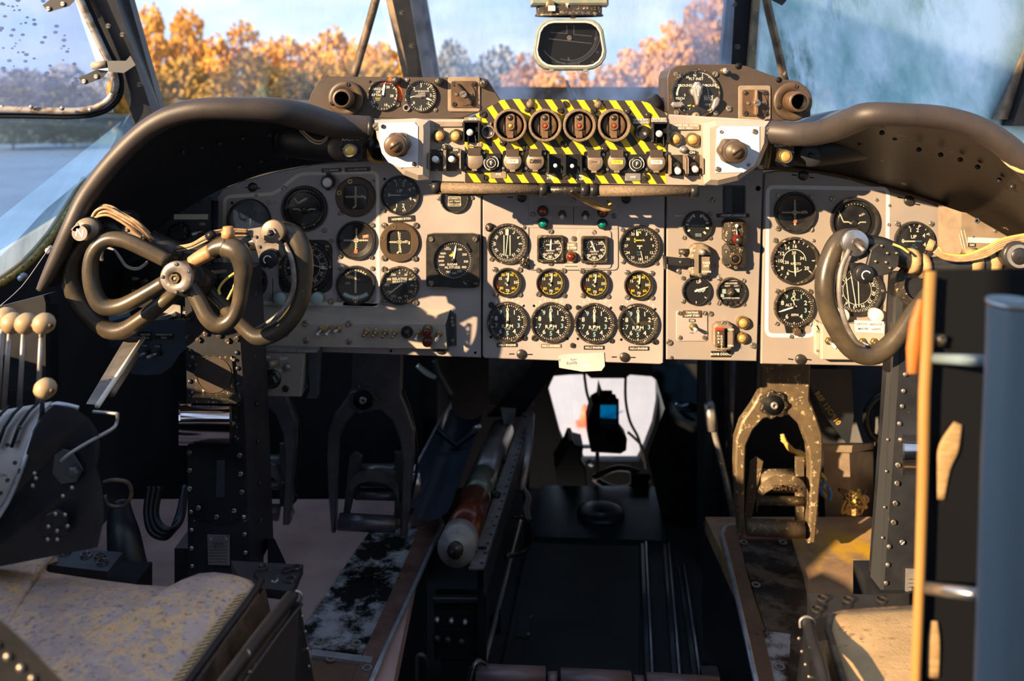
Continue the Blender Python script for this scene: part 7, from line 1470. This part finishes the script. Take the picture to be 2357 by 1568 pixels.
for t in (.33, .62): wpart(o, 'clip', MB().tube([A + D * t + Vector((.042, 0, .01)), A + D * t + Vector((.06, 0, .0))], .012, 8), 'black')
A2 = P(985, 1168, 2.1); B2 = P(1080, 945, 2.95)
o = wthing('chute_trough', 'blue-black half-round trough beside the banded cylinder', 'trough', A2); rows = []
for i in range(11):
    a = PI * (1.02 * i / 10) + PI * .95; rows.append([tuple(q + Vector((.062 * math.cos(a), 0, .062 * math.sin(a) + .03))) for q in (A2, A2.lerp(B2, .5), B2)])
wpart(o, 'trough', MB().sheet(rows), 'blue_tube'); wpart(o, 'edge', MB().tube([rows[0][0], rows[0][2]], .004, 6), 'edge_metal'); wpart(o, 'clamp', MB().tube([A2.lerp(B2, .62) + Vector((-.06, 0, .03)), A2.lerp(B2, .62) + Vector((0, 0, -.02)), A2.lerp(B2, .62) + Vector((.06, 0, .03))], .010, 8), 'black')
wpart(o, 'clamp_bolt', MB().tube([A2.lerp(B2, .62) + Vector((.05, -.02, .04)), A2.lerp(B2, .62) + Vector((.075, -.02, .05))], .008, 8), 'steel')
A3 = P(1096, 1308, 1.92); B3 = P(1215, 950, 2.95)
o = wthing('angle_rail', 'perforated steel angle rail beside the banded cylinder', 'rail', A3); wv = Vector((.027, 0, .0)); 
wpart(o, 'flange', MB().frustum([tuple(A3 - wv * .6), tuple(A3 + wv * .6), tuple(B3 + wv * .6), tuple(B3 - wv * .6)], [tuple(q - Vector((0, 0, .004))) for q in (A3 - wv * .6, A3 + wv * .6, B3 + wv * .6, B3 - wv * .6)]), 'steel_worn'); wpart(o, 'web', MB().frustum([tuple(q) for q in (A3 + wv * .6, A3 + wv * .6 - Vector((0, 0, .06)), B3 + wv * .6 - Vector((0, 0, .06)), B3 + wv * .6)], [tuple(q + Vector((.004, 0, 0))) for q in (A3 + wv * .6, A3 + wv * .6 - Vector((0, 0, .06)), B3 + wv * .6 - Vector((0, 0, .06)), B3 + wv * .6)]), 'dark_metal')
for i in range(22): 
    q = A3.lerp(B3, .02 + i * .044) + wv * .35; part(o, 'rivet', RIVET, None, tuple(q - A3), 0, .0045)
for t in (.08, .95): wpart(o, 'stand', MB().box(A3.lerp(B3, t).x, A3.lerp(B3, t).y, A3.lerp(B3, t).z / 2, .02, .03, A3.lerp(B3, t).z), 'black')
o = wthing('steel_bracket_box', 'bright steel bracket box at the far end of the perforated rail', 'bracket', P(1180, 965, 2.85)); wpart(o, 'plate', MB().frustum([tuple(P(x, y, 2.85)) for x, y in ((1152, 938), (1188, 940), (1182, 975), (1160, 978))], [tuple(P(x, y, 2.9)) for x, y in ((1152, 938), (1188, 940), (1182, 975), (1160, 978))]), 'steel'); wpart(o, 'rod', MB().tube([P(1222, 955, 2.8), P(1216, 1040, 2.6), P(1200, 1130, 2.5)], .012, 10), 'steel_worn')
o = wthing('floor_pipe', 'thin pipe running along the aisle edge beneath the rail', 'pipe', P(1110, 1510, 2.0)); wpart(o, 'pipe', MB().tube([zpt(1112, 1540, .05), zpt(1140, 1430, .05), zpt(1200, 1190, .05)], .007, 8), 'steel_worn'); wpart(o, 'saddle', MB().box(*zpt(1140, 1430, .03), .03, .03, .05), 'black')
o = wthing('hose_loop', 'thin black hose looping by the rail above the aisle', 'hose', P(1200, 1230, 2.4)); wpart(o, 'hose', T([(1180, 1190, 2.35, 4), (1208, 1195, 2.38, 4), (1222, 1225, 2.4, 4), (1218, 1255, 2.4, 4), (1195, 1275, 2.38, 4), (1165, 1280, 2.3, 4)], 5, 8), 'wire_black'); wpart(o, 'ferrule', T([(1165, 1280, 2.3, 6), (1178, 1278, 2.33, 6)], 1, 8), 'dark_metal')
wires('frayed pale lead hanging from the bright bracket box', [[(1204, 1120, 2.5), (1212 + i * 4, 1145, 2.5), (1206 + i * 5, 1172, 2.5), (1214 + i * 3, 1195, 2.5)] for i in range(3)], ('wire_grey',), 3, (1210, 1150, 2.5))
# black control box in the aisle
o = fthing('control_box', 'black control box with three white knobs at the aisle side', 'box', 1055, 1440, 2.02); part(o, 'casing', MB().prism(px_poly([(1000, 1378), (1112, 1380), (1108, 1520), (1000, 1520)], 1055, 1440), -40, 0, 2), 'black'); part(o, 'lid', MB().box(0, 64, 6, 116, 12, 14, 2), 'dark_metal')
for x, y in ((1006, 1424), (1039, 1426), (1071, 1429)): part(o, 'white_knob', MB().lathe([(6, 0), (5, 10), (0, 11)], 14, x - 1055, 1440 - y), 'tip')
for x, y in ((1005, 1468), (1030, 1472), (1062, 1476)): part(o, 'dark_knob', MB().lathe([(10, 0), (9, 10), (0, 11)], 16, x - 1055, 1440 - y), 'dark_metal')
part(o, 'name_strip', MB().line(-42, 32, 36, 29, 9, .5).line(-42, -8, 36, -11, 5, .5), 'bezel'); part(o, 'stand', MB().box(0, -140, -20, 80, 160, 30), 'black')
o = wthing('grab_loop', 'small steel grab loop low beside the black control box', 'handle', P(968, 1510, 1.75)); wpart(o, 'loop', T([(958, 1600, 1.75, 6), (958, 1530, 1.75, 6), (964, 1510, 1.75, 6), (975, 1512, 1.75, 6), (982, 1535, 1.77, 6)], 4, 10), 'dark_metal'); wpart(o, 'base', T([(958, 1600, 1.75, 12), (958, 1620, 1.75, 12)], 1, 10), 'black')

# rudder pedals
def pedal(ox, oy, Y, m, label, full=True, txt=None, s=1.0):
    o = fthing('rudder_pedal', label, 'pedal', ox, oy, Y, 'rudder pedals')
    L = lambda pts: [((x - 855) * s, (1050 - y) * s) for x, y in pts]
    yoke = [(815, 740), (930, 740), (925, 905), (940, 940), (955, 985), (956, 1040), (948, 1110), (944, 1170), (938, 1232), (922, 1234), (925, 1150), (927, 1060), (922, 1010), (905, 965), (880, 940), (845, 942), (820, 948), (795, 975), (780, 1010), (778, 1060), (776, 1140), (774, 1222), (765, 1222), (758, 1130), (755, 1050), (757, 995), (770, 955), (795, 920), (812, 890)]
    part(o, 'hanger_fork', MB().prism(L(yoke), -14, 14, 4), m)
    part(o, 'foot_bar', MB().tube([((782 - 855) * s, (1050 - 1197) * s, 8), ((912 - 855) * s, (1050 - 1204) * s, 8)], 19 * s, 16), m); part(o, 'foot_bar', MB().tube([((815 - 855) * s, (1050 - 1150) * s, -22), ((922 - 855) * s, (1050 - 1152) * s, -22)], 11 * s, 12), m)
    st = []
    for i in range(15):
        a = PI * i / 14; st.append(((862 - 855 + 58 * math.cos(a)) * s, (1050 - 1155 + 75 * math.sin(a) ** .7) * s, 10 + 26 * math.sin(a)))
    q = MB(); rows = [[(x * .96, y - 12 * s, z) for x, y, z in st], [(x, y + 14 * s, z) for x, y, z in st]]; q.sheet(rows); q.sheet([[(x, y, z - 4) for x, y, z in rows[0]], [(x, y, z - 4) for x, y, z in rows[1]]]); part(o, 'toe_strap', q, m)
    if txt: part(o, 'strap_lettering', MB().txt(txt, 0, 0, 13, 0, PI), 'bezel_brown', (8 * s, (1050 - 1092) * s, 40))
    part(o, 'cylinder', MB().tube([(-30 * s, -62 * s, -40), (52 * s, -62 * s, -40)], 26 * s, 16), m); part(o, 'side_plate', MB().prism(L([(800, 1062), (815, 1050), (830, 1060), (800, 1200), (785, 1200)]), -30, -22, 1).prism(L([(905, 1050), (925, 1050), (925, 1205), (905, 1205)]), -30, -22, 1), m)
    part(o, 'pivot_bolt', MB().lathe([(9, -4), (9, 6), (0, 7)], 6, 84 * s, (1050 - 1208) * s, smooth=False), 'steel')
    w_ = part(o, 'adjuster_wheel', flut(30 * s, 12, 7, .12), 'dark_metal' if m == 'pedal' else 'bezel_worn', ((840 - 855) * s, (1050 - 912) * s, 14)); part(o, 'wheel_recess', MB().lathe([(23 * s, 12), (23 * s, 12.6), (0, 12.6)], 20), 'black_deep', ((840 - 855) * s, (1050 - 912) * s, 14)); part(o, 'wheel_hub', MB().lathe([(10, 0), (8, 18), (3, 18), (3, 12), (0, 12)], 12), 'steel_worn', ((840 - 855) * s, (1050 - 912) * s, 14))
    part(o, 'brake_pipe', MB().tube([(x * s, y * s, -10) for x, y in spline([(72, 150), (92, 90), (104, 20), (100, -60), (88, -110), (96, -125), (86, -140)], 4)], 3, 8), 'wire_black'); part(o, 'arm', MB().box(15 * s, 340 * s, -10, 90 * s, 80 * s, 20), m)
    return o
pedal(855, 1050, 2.02, 'pedal', 'black pilot rudder pedal with fluted adjuster wheel beside the floor edge'); 
o = pedal(590, 1030, 2.08, 'pedal', 'black pilot rudder pedal half hidden behind the control column', s=.95)
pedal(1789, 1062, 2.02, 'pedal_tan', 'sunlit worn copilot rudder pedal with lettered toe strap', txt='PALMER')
at(bpy.data.objects['rudder_pedal'], 'brake_reservoir', 962, 1120, 2.05, MB().tube([(-8, 30, 0), (-2, -22, 0)], 13, 14), 'steel')

# copilot footwell clutter
o = wthing('junction_box', 'weathered tan junction box with wires behind the copilot pedal', 'box', P(1950, 1100, 2.35)); wpart(o, 'casing', MB().frustum([tuple(P(x, y, 2.30)) for x, y in ((1895, 1035), (1955, 1040), (1960, 1200), (1900, 1200))], [tuple(P(x, y, 2.42)) for x, y in ((1895, 1035), (2010, 1040), (2010, 1200), (1900, 1200))]), 'brown_lite'); wpart(o, 'lid', MB().frustum([tuple(P(x, y, 2.28)) for x, y in ((1888, 1024), (1962, 1026), (1960, 1042), (1890, 1040))], [tuple(P(x, y, 2.42)) for x, y in ((1888, 1018), (2010, 1020), (2010, 1034), (1890, 1032))]), 'brown_lite')
rd = random.Random(5)
wires('tangled yellow and brown wire nest in the copilot footwell', [[(1965 + 35 * math.cos(k + j * 1.1) * rd.uniform(.3, 1), 1155 + 32 * math.sin(k * 1.7 + j * 1.1) * rd.uniform(.3, 1), 2.2) for j in range(7)] for k in range(9)], ('wire_gold', 'wire', 'bezel_brown', 'wire_yellow'), 3.4, (1965, 1160, 2.2))
wires('yellow cables sweeping behind the copilot pedal', [[(1800, 1000 + k * 6, 2.2), (1818 + k * 3, 1035, 2.2), (1850, 1046 + k * 8, 2.22), (1900, 1105 + k * 20, 2.25)] for k in range(3)], ('wire_gold', 'wire_yellow'), 5, (1830, 1040, 2.2))
wires('short blue-sleeved cable ends beside the junction box', [[(1905, 1120, 2.22), (1912, 1135, 2.22), (1908, 1152, 2.22)], [(1898, 1105, 2.24), (1890, 1122, 2.24), (1893, 1140, 2.24)]], ('wire_blue',), 5, (1905, 1130, 2.2))
o = wthing('stencilled_duct', 'dark sloping duct with yellow stencilled lettering under the copilot panel', 'duct', P(1920, 950, 2.4)); qd = [(1845, 850), (1960, 850), (1965, 960), (1955, 1030), (1900, 960)]; wpart(o, 'duct', MB().frustum([tuple(P(x, y, 2.40)) for x, y in qd], [tuple(P(x, y, 2.5)) for x, y in qd]), 'hood'); at(o, 'lettering', 1905, 940, 2.396, MB().txt('REF 12C/910', 0, 0, 12, 0, -.95), 'wire_gold')
o = wthing('curved_hose', 'black curved hose at the back of the copilot footwell', 'hose', P(2010, 960, 2.4)); wpart(o, 'hose', T([(2060, 900, 2.4, 9), (2015, 920, 2.4, 9), (1995, 955, 2.4, 9), (2005, 1000, 2.4, 9), (2040, 1020, 2.4, 9)], 4, 10), 'wire_black'); wpart(o, 'collar', T([(2055, 903, 2.4, 12), (2040, 908, 2.4, 12)], 1, 10), 'dark_metal')
for x0, y0, x1, y1, lab in ((1632, 840, 1628, 1200, 'first upright steel post by the nose opening on the copilot side'), (1690, 845, 1672, 1190, 'second upright steel post by the copilot footwell')):
    o = wthing('support_post', lab, 'post', P(x1, y1, 2.5)); wpart(o, 'post', MB().tube([P(x0, y0 - 60, 2.5), P(x1, y1, 2.5)], .010, 8), 'dark_metal'); q = P(x1, y1, 2.5); wpart(o, 'foot', MB().tube([q, Vector((q.x, q.y, 0))], .014, 8), 'black')
o = wthing('control_rod', 'worn steel control rod slanting beside the nose opening', 'rod', P(1650, 1000, 2.45)); wpart(o, 'rod', MB().tube([P(1635, 925, 2.45), P(1645, 1000, 2.45), P(1672, 1110, 2.45), P(1690, 1195, 2.4)], .009, 8), 'steel_worn'); q = P(1690, 1195, 2.4); wpart(o, 'rod_foot', MB().tube([q, Vector((q.x, q.y, 0))], .010, 8), 'black'); wpart(o, 'rod_end', MB().tube([P(1632, 930, 2.45), P(1640, 990, 2.45)], .016, 10), 'steel_worn')
o = wthing('latch_catch', 'tiny bright latch on the dark wall right of the nose window', 'latch', P(1570, 932, 3.0)); wpart(o, 'arm', T([(1555, 928, 3.0, 4), (1568, 935, 3.0, 4), (1588, 930, 3.0, 5)], 3, 8), 'steel'); wpart(o, 'plate', MB().box(*P(1572, 935, 3.03), .05, .03, .02), 'black')
# nose tunnel frames flanking the window
for pts, lab in (([(1390, 270), (1440, 270), (1290, 840), (1200, 960), (1120, 960), (1225, 840)], 'black diagonal brace crossing toward the nose window'), ([(1500, 838), (1640, 838), (1620, 1250), (1520, 1180), (1490, 1050), (1530, 940)], 'broad black bulkhead frame right of the nose window')):
    o = wone('bulkhead_frame', MB().frustum([tuple(P(x, y, 3.05)) for x, y in pts], [tuple(P(x, y, 3.15)) for x, y in pts]), 'black', lab, 'frame', P(*pts[2], 3.1))
o = wone('scratched_plate', MB().frustum([tuple(P(x, y, 3.2)) for x, y in ((1125, 260), (1230, 260), (1230, 935), (1125, 930))], [tuple(P(x, y, 3.22)) for x, y in ((1125, 260), (1230, 260), (1230, 935), (1125, 930))]), 'steel_worn', 'scratched metal plate glimpsed under the centre panel toward the nose', 'plate', P(1180, 900, 3.2))

# ================================================================ pilot side: throttle quadrant, side panels
o = wthing('throttle_quadrant', 'black throttle quadrant with worn grey curved slotted face', 'quadrant', P(120, 1200, 1.15))
prof = [(-60, 990), (0, 950), (60, 935), (120, 930), (160, 938), (200, 960), (225, 990), (228, 1030), (215, 1080), (235, 1180), (215, 1250), (60, 1290), (-60, 1300)]
side = [(125, 932), (170, 940), (205, 962), (226, 995), (230, 1030), (222, 1075), (235, 1120), (240, 1190), (225, 1260), (-80, 1320), (-80, 1240), (-30, 1225), (15, 1160), (45, 1090), (62, 1040), (80, 990), (100, 955)]
wpart(o, 'side_plate', MB().frustum([tuple(P(x, y, 1.08 + .02 * (x < 60))) for x, y in side], [tuple(P(x - 14, y, 1.12 + .02 * (x < 60))) for x, y in side]), 'black')
edge = [(125, 932, 1.12), (104, 952, 1.11), (82, 985, 1.10), (64, 1035, 1.09), (46, 1088, 1.08), (16, 1158, 1.08), (-30, 1225, 1.08)]
rows = [[tuple(P(x - 170 * t - 4, y - 8 + 30 * t * (t > 0), Y)) for x, y, Y in edge] for t in (0, .3, .6, 1)]
wpart(o, 'slotted_face', MB().sheet(rows), 'quadrant')
wpart(o, 'edge_bead', MB().tube([P(x, y, Y - .004) for x, y, Y in spline([(180, 940, 1.12), (150, 933, 1.12)] + edge, 3)], .0035, 8), 'edge_metal')
for dx in (38, 72, 104): wpart(o, 'lever_slot', MB().tube([P(x - dx, y - 8 + dx * .1, Y - .006) for x, y, Y in edge[:4]], .004, 6, flat=.3), 'black_deep')
for x, y in ((45, 985), (18, 1024), (-2, 1000), (35, 1065), (18, 1105), (2, 1135)): at(o, 'chip_screw', x, y, 1.07, SCREW_DARK, None).scale = Vector((5 * 1.08 / F,) * 3)
at(o, 'lettering', 30, 1019, 1.068, MB().txt('OFF', 8, 0, 8, 0), 'bezel'); at(o, 'lettering', 5, 1095, 1.068, MB().txt('ON', 2, 0, 8, 0), 'bezel')
at(o, 'pivot_bolt', 172, 1084, 1.075, MB().lathe([(14, 0), (14, 10), (8, 14), (0, 14)], 6, smooth=False), 'dark_metal'); at(o, 'pivot_plate', 150, 1085, 1.078, MB().prism(px_poly([(120, 1090), (125, 1050), (145, 1035), (165, 1040), (190, 1080), (175, 1110), (140, 1115)], 150, 1085), -4, 0, 1), 'dark_metal')
wpart(o, 'linkage_rod', T([(140, 1062, 1.07, 4), (160, 1045, 1.07, 4), (200, 1020, 1.075, 4), (255, 990, 1.09, 4), (268, 975, 1.10, 4), (270, 955, 1.10, 4), (262, 952, 1.10, 4), (215, 948, 1.11, 4)], 3, 8), 'steel_worn')
at(o, 'lower_boss', 130, 1205, 1.075, MB().prism([(-34, 4), (-20, 24), (6, 34), (28, 22), (30, -18), (8, -34), (-26, -26)], 0, 8, 3), 'black')
for x, y in ((128, 1183), (150, 1185), (112, 1212), (132, 1222), (156, 1211), (110, 1242), (132, 1242), (80, 1090), (83, 1101), (76, 1118), (145, 1142), (166, 1123)): at(o, 'rivet', x, y, 1.068, RIVET_STEEL, None).scale = Vector((5 * 1.07 / F,) * 3)
wpart(o, 'quadrant_base', MB().box(P(80, 0, 1.15).x, 1.18, FL + .2, .22, .16, .42), 'black_deep')
for k, (kx, ky, bx, by, Y) in enumerate(((20, 735, -8, 945, 1.19), (28, 744, 8, 930, 1.17), (60, 745, 44, 930, 1.15), (101, 745, 86, 940, 1.13), (104, 895, 96, 955, 1.09))):
    if k == 0: kx, ky = 12, 732
    o = wthing('throttle_lever', ('wooden-knobbed lever at the frame edge of the quadrant, mostly hidden', 'wooden-knobbed throttle lever second from the frame edge', 'wooden-knobbed throttle lever third from the frame edge', 'wooden-knobbed throttle lever nearest the pilot wheel', 'short low lever with a pale oval wooden knob')[k], 'lever', P(bx, by, Y), 'quadrant levers')
    wpart(o, 'rod', MB().tube([P(bx, by + 12, Y), P(kx - 6, ky + 20, Y - .01)], [6 * Y / F, 5 * Y / F], 8), 'steel_worn' if k < 4 else 'black_chipped')
    kn = MB().lathe([(4, -22), (16, -19), (23, -10), (25, 0), (23, 10), (16, 19), (6, 22), (5, 20), (0, 20)], 22)
    at(o, 'knob', kx, ky, Y - .015, kn, 'wood', 0, None, Matrix.Rotation(-.6, 4, 'Z') @ Matrix.Rotation(1.25, 4, 'Y') @ Matrix.Rotation(.1, 4, 'X')); at(o, 'knob_insert', kx + 16, ky + 4, Y - .025, MB().lathe([(5, -4), (5, 3), (0, 3)], 12), 'bezel_brown', 0, None, Matrix.Rotation(.9, 4, 'Y'))
# side console and panels beyond the wheel
Ys = 1.72
o = fthing('side_instrument_panel', 'dark side panel with cream label strip and big knob behind the pilot wheel', 'panel', 420, 540, Ys); part(o, 'plate', MB().prism(px_poly([(250, 640), (330, 560), (400, 500), (450, 470), (480, 455), (492, 460), (492, 800), (250, 800)], 420, 540), -8, 0, 1), 'side_panel')
part(o, 'label_strip', MB().prism(rrect(78, 12, 1, 20, 41), 0, 2), 'line'); part(o, 'big_knob', flut(21, 24, 10, .07), 'black', (-3, 7, 0)); part(o, 'lettering', MB().txt('ON', 46, 24, 6, .6), 'mark'); screws(o, [(461, 462, 6)], 420, 540, 6, 0, SCREW_DARK); part(o, 'edge_post', MB().tube([(73, 78, -4), (73, -250, -4)], 8, 12), 'black_chipped')
toggle('toggle under the ON mark behind the pilot wheel crossbar', 467, 531, -18, -6, 8, Ys, 0, 22, nut='bezel_brown', group='pilot side toggles')
o = fthing('radio_control_box', 'black intercom control box with SPEAK LISTEN switch behind the wheel', 'box', 370, 690, 1.66); part(o, 'casing', MB().prism(px_poly([(298, 608), (430, 604), (430, 800), (318, 800), (298, 720)], 370, 690), -60, 0, 2), 'black')
part(o, 'selector_plate', MB().prism(rrect(66, 50, 4, 15, -36), 0, 4, 1), 'steel_worn'); part(o, 'selector_vane', MB().prism([(-14, -52), (4, -56), (40, -34), (36, -26), (10, -34), (-10, -44)], 4, 22, 3), 'steel')
w = MB().txt('SPEAK-LISTEN', 15, -76, 7, .6, bold=1).txt('ON', -58, 48, 7, .6).txt('OFF', -58, 20, 7, .6).txt('CONN', 48, 60, 5, .6).txt('MIC', 12, 60, 5, .6).arc(8, 1.6, 180, 270, .6, cx=-14, cy=-66).arc(8, 1.6, 90, 180, .6, cx=44, cy=-66).line(-22, -66, -22, -40, 1.6, .6).line(52, -66, 52, -40, 1.6, .6).line(-20, -74, -14, -74, 1.6, .6); w.txt('C', 56, -68, 8, .6).txt('100', 56, -30, 6, .6); part(o, 'lettering', w, 'mark'); part(o, 'small_knob', MB().lathe([(13, 0), (12, 14), (0, 15)], 18, -36, 42), 'bezel'); part(o, 'label_strip', MB().prism(rrect(60, 10, 1, 6, 18), 0, 1), 'steel_worn')
o = fthing('call_light_panel', 'blue-grey rounded lower panel with two toggles and WARDROOM CALL tags', 'panel', 370, 800, 1.64); part(o, 'plate', MB().prism(px_poly([(285, 770), (300, 740), (432, 735), (432, 800), (415, 815), (395, 845), (370, 862), (340, 865), (300, 862)], 370, 800), -6, 0, 1), 'mat_worn' if False else 'deck')
part(o, 'name_tag', MB().box(-35, 26, 1, 32, 22, 2).box(8, 26, 1, 44, 14, 2), 'placard'); part(o, 'lettering', MB().txt('LIGHT', -35, 22, 4.4, 2.2).txt('AMPLIFIER', -35, 30, 3.6, 2.2).txt('WARDROOM', 8, 30, 4.4, 2.2).txt('CALL', 8, 23, 4.4, 2.2), 'mark'); part(o, 'on_tag', MB().box(-36, 4, 1, 16, 9, 2).box(-8, 3, 1, 16, 9, 2), 'placard'); part(o, 'on_lettering', MB().txt('ON', -36, 4, 5.4, 2.2).txt('ON', -8, 3, 5.4, 2.2), 'mark')
toggle('first toggle below the ON tag on the blue-grey lower panel', 341, 810, -20, -6, 8, 1.64, 0, 22, group='pilot side toggles', nut='bezel'); toggle('second toggle below the ON tag on the blue-grey lower panel', 367, 811, -20, -6, 8, 1.64, 0, 22, group='pilot side toggles', nut='bezel')
o = wthing('side_strut', 'worn brown flat strut slanting up behind the pilot wheel', 'strut', P(210, 930, 1.3)); wpart(o, 'strut', MB().frustum([tuple(P(x, y, Y)) for x, y, Y in ((198, 930, 1.26), (222, 932, 1.26), (330, 775, 1.5), (290, 775, 1.5))], [tuple(P(x, y, Y + .02)) for x, y, Y in ((198, 930, 1.26), (222, 932, 1.26), (330, 775, 1.5), (290, 775, 1.5))]), 'steel_worn'); wpart(o, 'strut_edge', MB().tube([P(224, 935, 1.255), P(330, 778, 1.49)], .004, 8), 'line'); wpart(o, 'lower_arm', MB().tube([P(256, 905, 1.33), P(312, 818, 1.48)], .007, 8), 'leather_tan' if False else 'brown_lite')
o = wthing('side_ledge', 'black ledge box with open tube end below the window seal', 'ledge', P(60, 700, 1.45)); wpart(o, 'ledge', MB().frustum([tuple(P(x, y, 1.40)) for x, y in ((-60, 720), (100, 680), (105, 700), (105, 900), (-60, 900))], [tuple(P(x, y, 1.6)) for x, y in ((-60, 720), (130, 670), (135, 700), (135, 900), (-60, 900))]), 'black'); wpart(o, 'open_tube', MB().loop([(.012, 0), (.012, .05), (.009, .05), (.009, 0)], 16), 'bezel_brown').matrix_basis = WM[o.name].inverted() @ frame(26, 700, 1.385) @ Matrix.Diagonal((1400, 1400, 1400, 1))
for x, y in ((55, 638), (118, 575)): at(o, 'wall_bolt', x, y, 1.62, MB().lathe([(11, 0), (8, 5), (8, 14), (5, 16), (0, 16)], 8), 'steel_worn')
wpart(o, 'thin_wire', T([(0, 705, 1.45, 1.2), (50, 660, 1.5, 1.2), (95, 598, 1.55, 1.2), (118, 565, 1.58, 1.2)], 3, 6), 'wire_grey')
# DIM box under the pilot panel
o = fthing('dimmer_box', 'grey dimmer box lettered DIM and SB hung under the pilot panel', 'box', 650, 862, 1.70); part(o, 'casing', MB().prism(px_poly([(560, 808), (702, 812), (700, 830), (692, 914), (560, 912)], 650, 862), -50, 0, 2), 'panel_right'); part(o, 'side_bracket', MB().prism(px_poly([(700, 810), (732, 808), (724, 925), (700, 925), (708, 905)], 650, 862), -50, -20, 1), 'side_panel'); part(o, 'top_flange', MB().prism(px_poly([(560, 800), (732, 806), (730, 812), (560, 808)], 650, 862), -50, 4, 1), 'steel_worn')
part(o, 'lettering', MB().txt('DIM', -36, 39, 7, .6, bold=1).txt('DIM', 3, 36, 7, .6, bold=1).txt('SB', -6, 9, 7, .6).line(-28, 16, -28, 10, 1.6, .6).line(-28, 10, -14, 10, 1.6, .6).line(-14, 10, -14, 16, 1.6, .6), 'mark'); part(o, 'toggle', MB().tube([(-12, 28, 0), (-24, 30, 26)], [8, 9], 12), 'brown_lite'); part(o, 'selector_knob', MB().lathe([(22, 0), (22, 4), (0, 4)], 22, -24, -10).prism([(-44, -14), (-30, 4), (-14, 4), (-6, -12), (-20, -24), (-36, -24)], 4, 24, 3), 'bezel'); part(o, 'push_button', MB().lathe([(8, 0), (8, 8), (6, 10), (0, 10)], 16, 12, 18), 'steel_worn'); screws(o, [(658, 894, 8), (712, 836, 4), (705, 890, 4)], 650, 862, 8, 0, SCREW_DARK); part(o, 'black_bezel', MB().lathe([(20, 0), (20, 10), (17, 12), (0, 12)], 20, -58, 18), 'black')
# dark boots and hoses in the pilot footwell
o = wthing('rubber_boot', 'dark ribbed rubber boot beside the quadrant foot', 'boot', P(290, 1280, 1.45)); wpart(o, 'boot', T([(300, 1330, 1.45, 42), (292, 1290, 1.45, 40), (285, 1240, 1.46, 36), (278, 1200, 1.48, 30), (275, 1160, 1.5, 22)], 4, 16), 'black'); wpart(o, 'strap_loop', T([(238, 1110, 1.45, 4), (262, 1105, 1.45, 5), (295, 1112, 1.45, 5), (302, 1140, 1.45, 5), (285, 1165, 1.45, 4), (250, 1162, 1.45, 4), (242, 1140, 1.45, 4)], 4, 8), 'leather_side')
wires('black hoses curling on the pilot footwell floor', [[(345 + k * 12, 1120, 1.7), (338 + k * 10, 1180, 1.68), (350 + k * 10, 1225 - k * 6, 1.66), (385 + k * 6, 1235 - k * 8, 1.66), (410 + k * 4, 1190, 1.7), (425, 1120, 1.75)] for k in range(3)], ('wire_black',), 8, (380, 1200, 1.68), 'hose', 'hose_bundle')
for pts, lab in (([(1000, 830, 2.2, 7), (1010, 860, 2.2, 7), (1040, 915, 2.2, 9)], 'dim pipe end under the pilot panel by the banded cylinder'), ([(960, 840, 2.3, 6), (985, 860, 2.3, 7), (1005, 870, 2.3, 5)], 'second dim pipe end under the pilot panel')):
    o = wone('pipe', T(pts, 4, 10), 'dark_metal', lab, 'pipe', P(*pts[0][:3]))
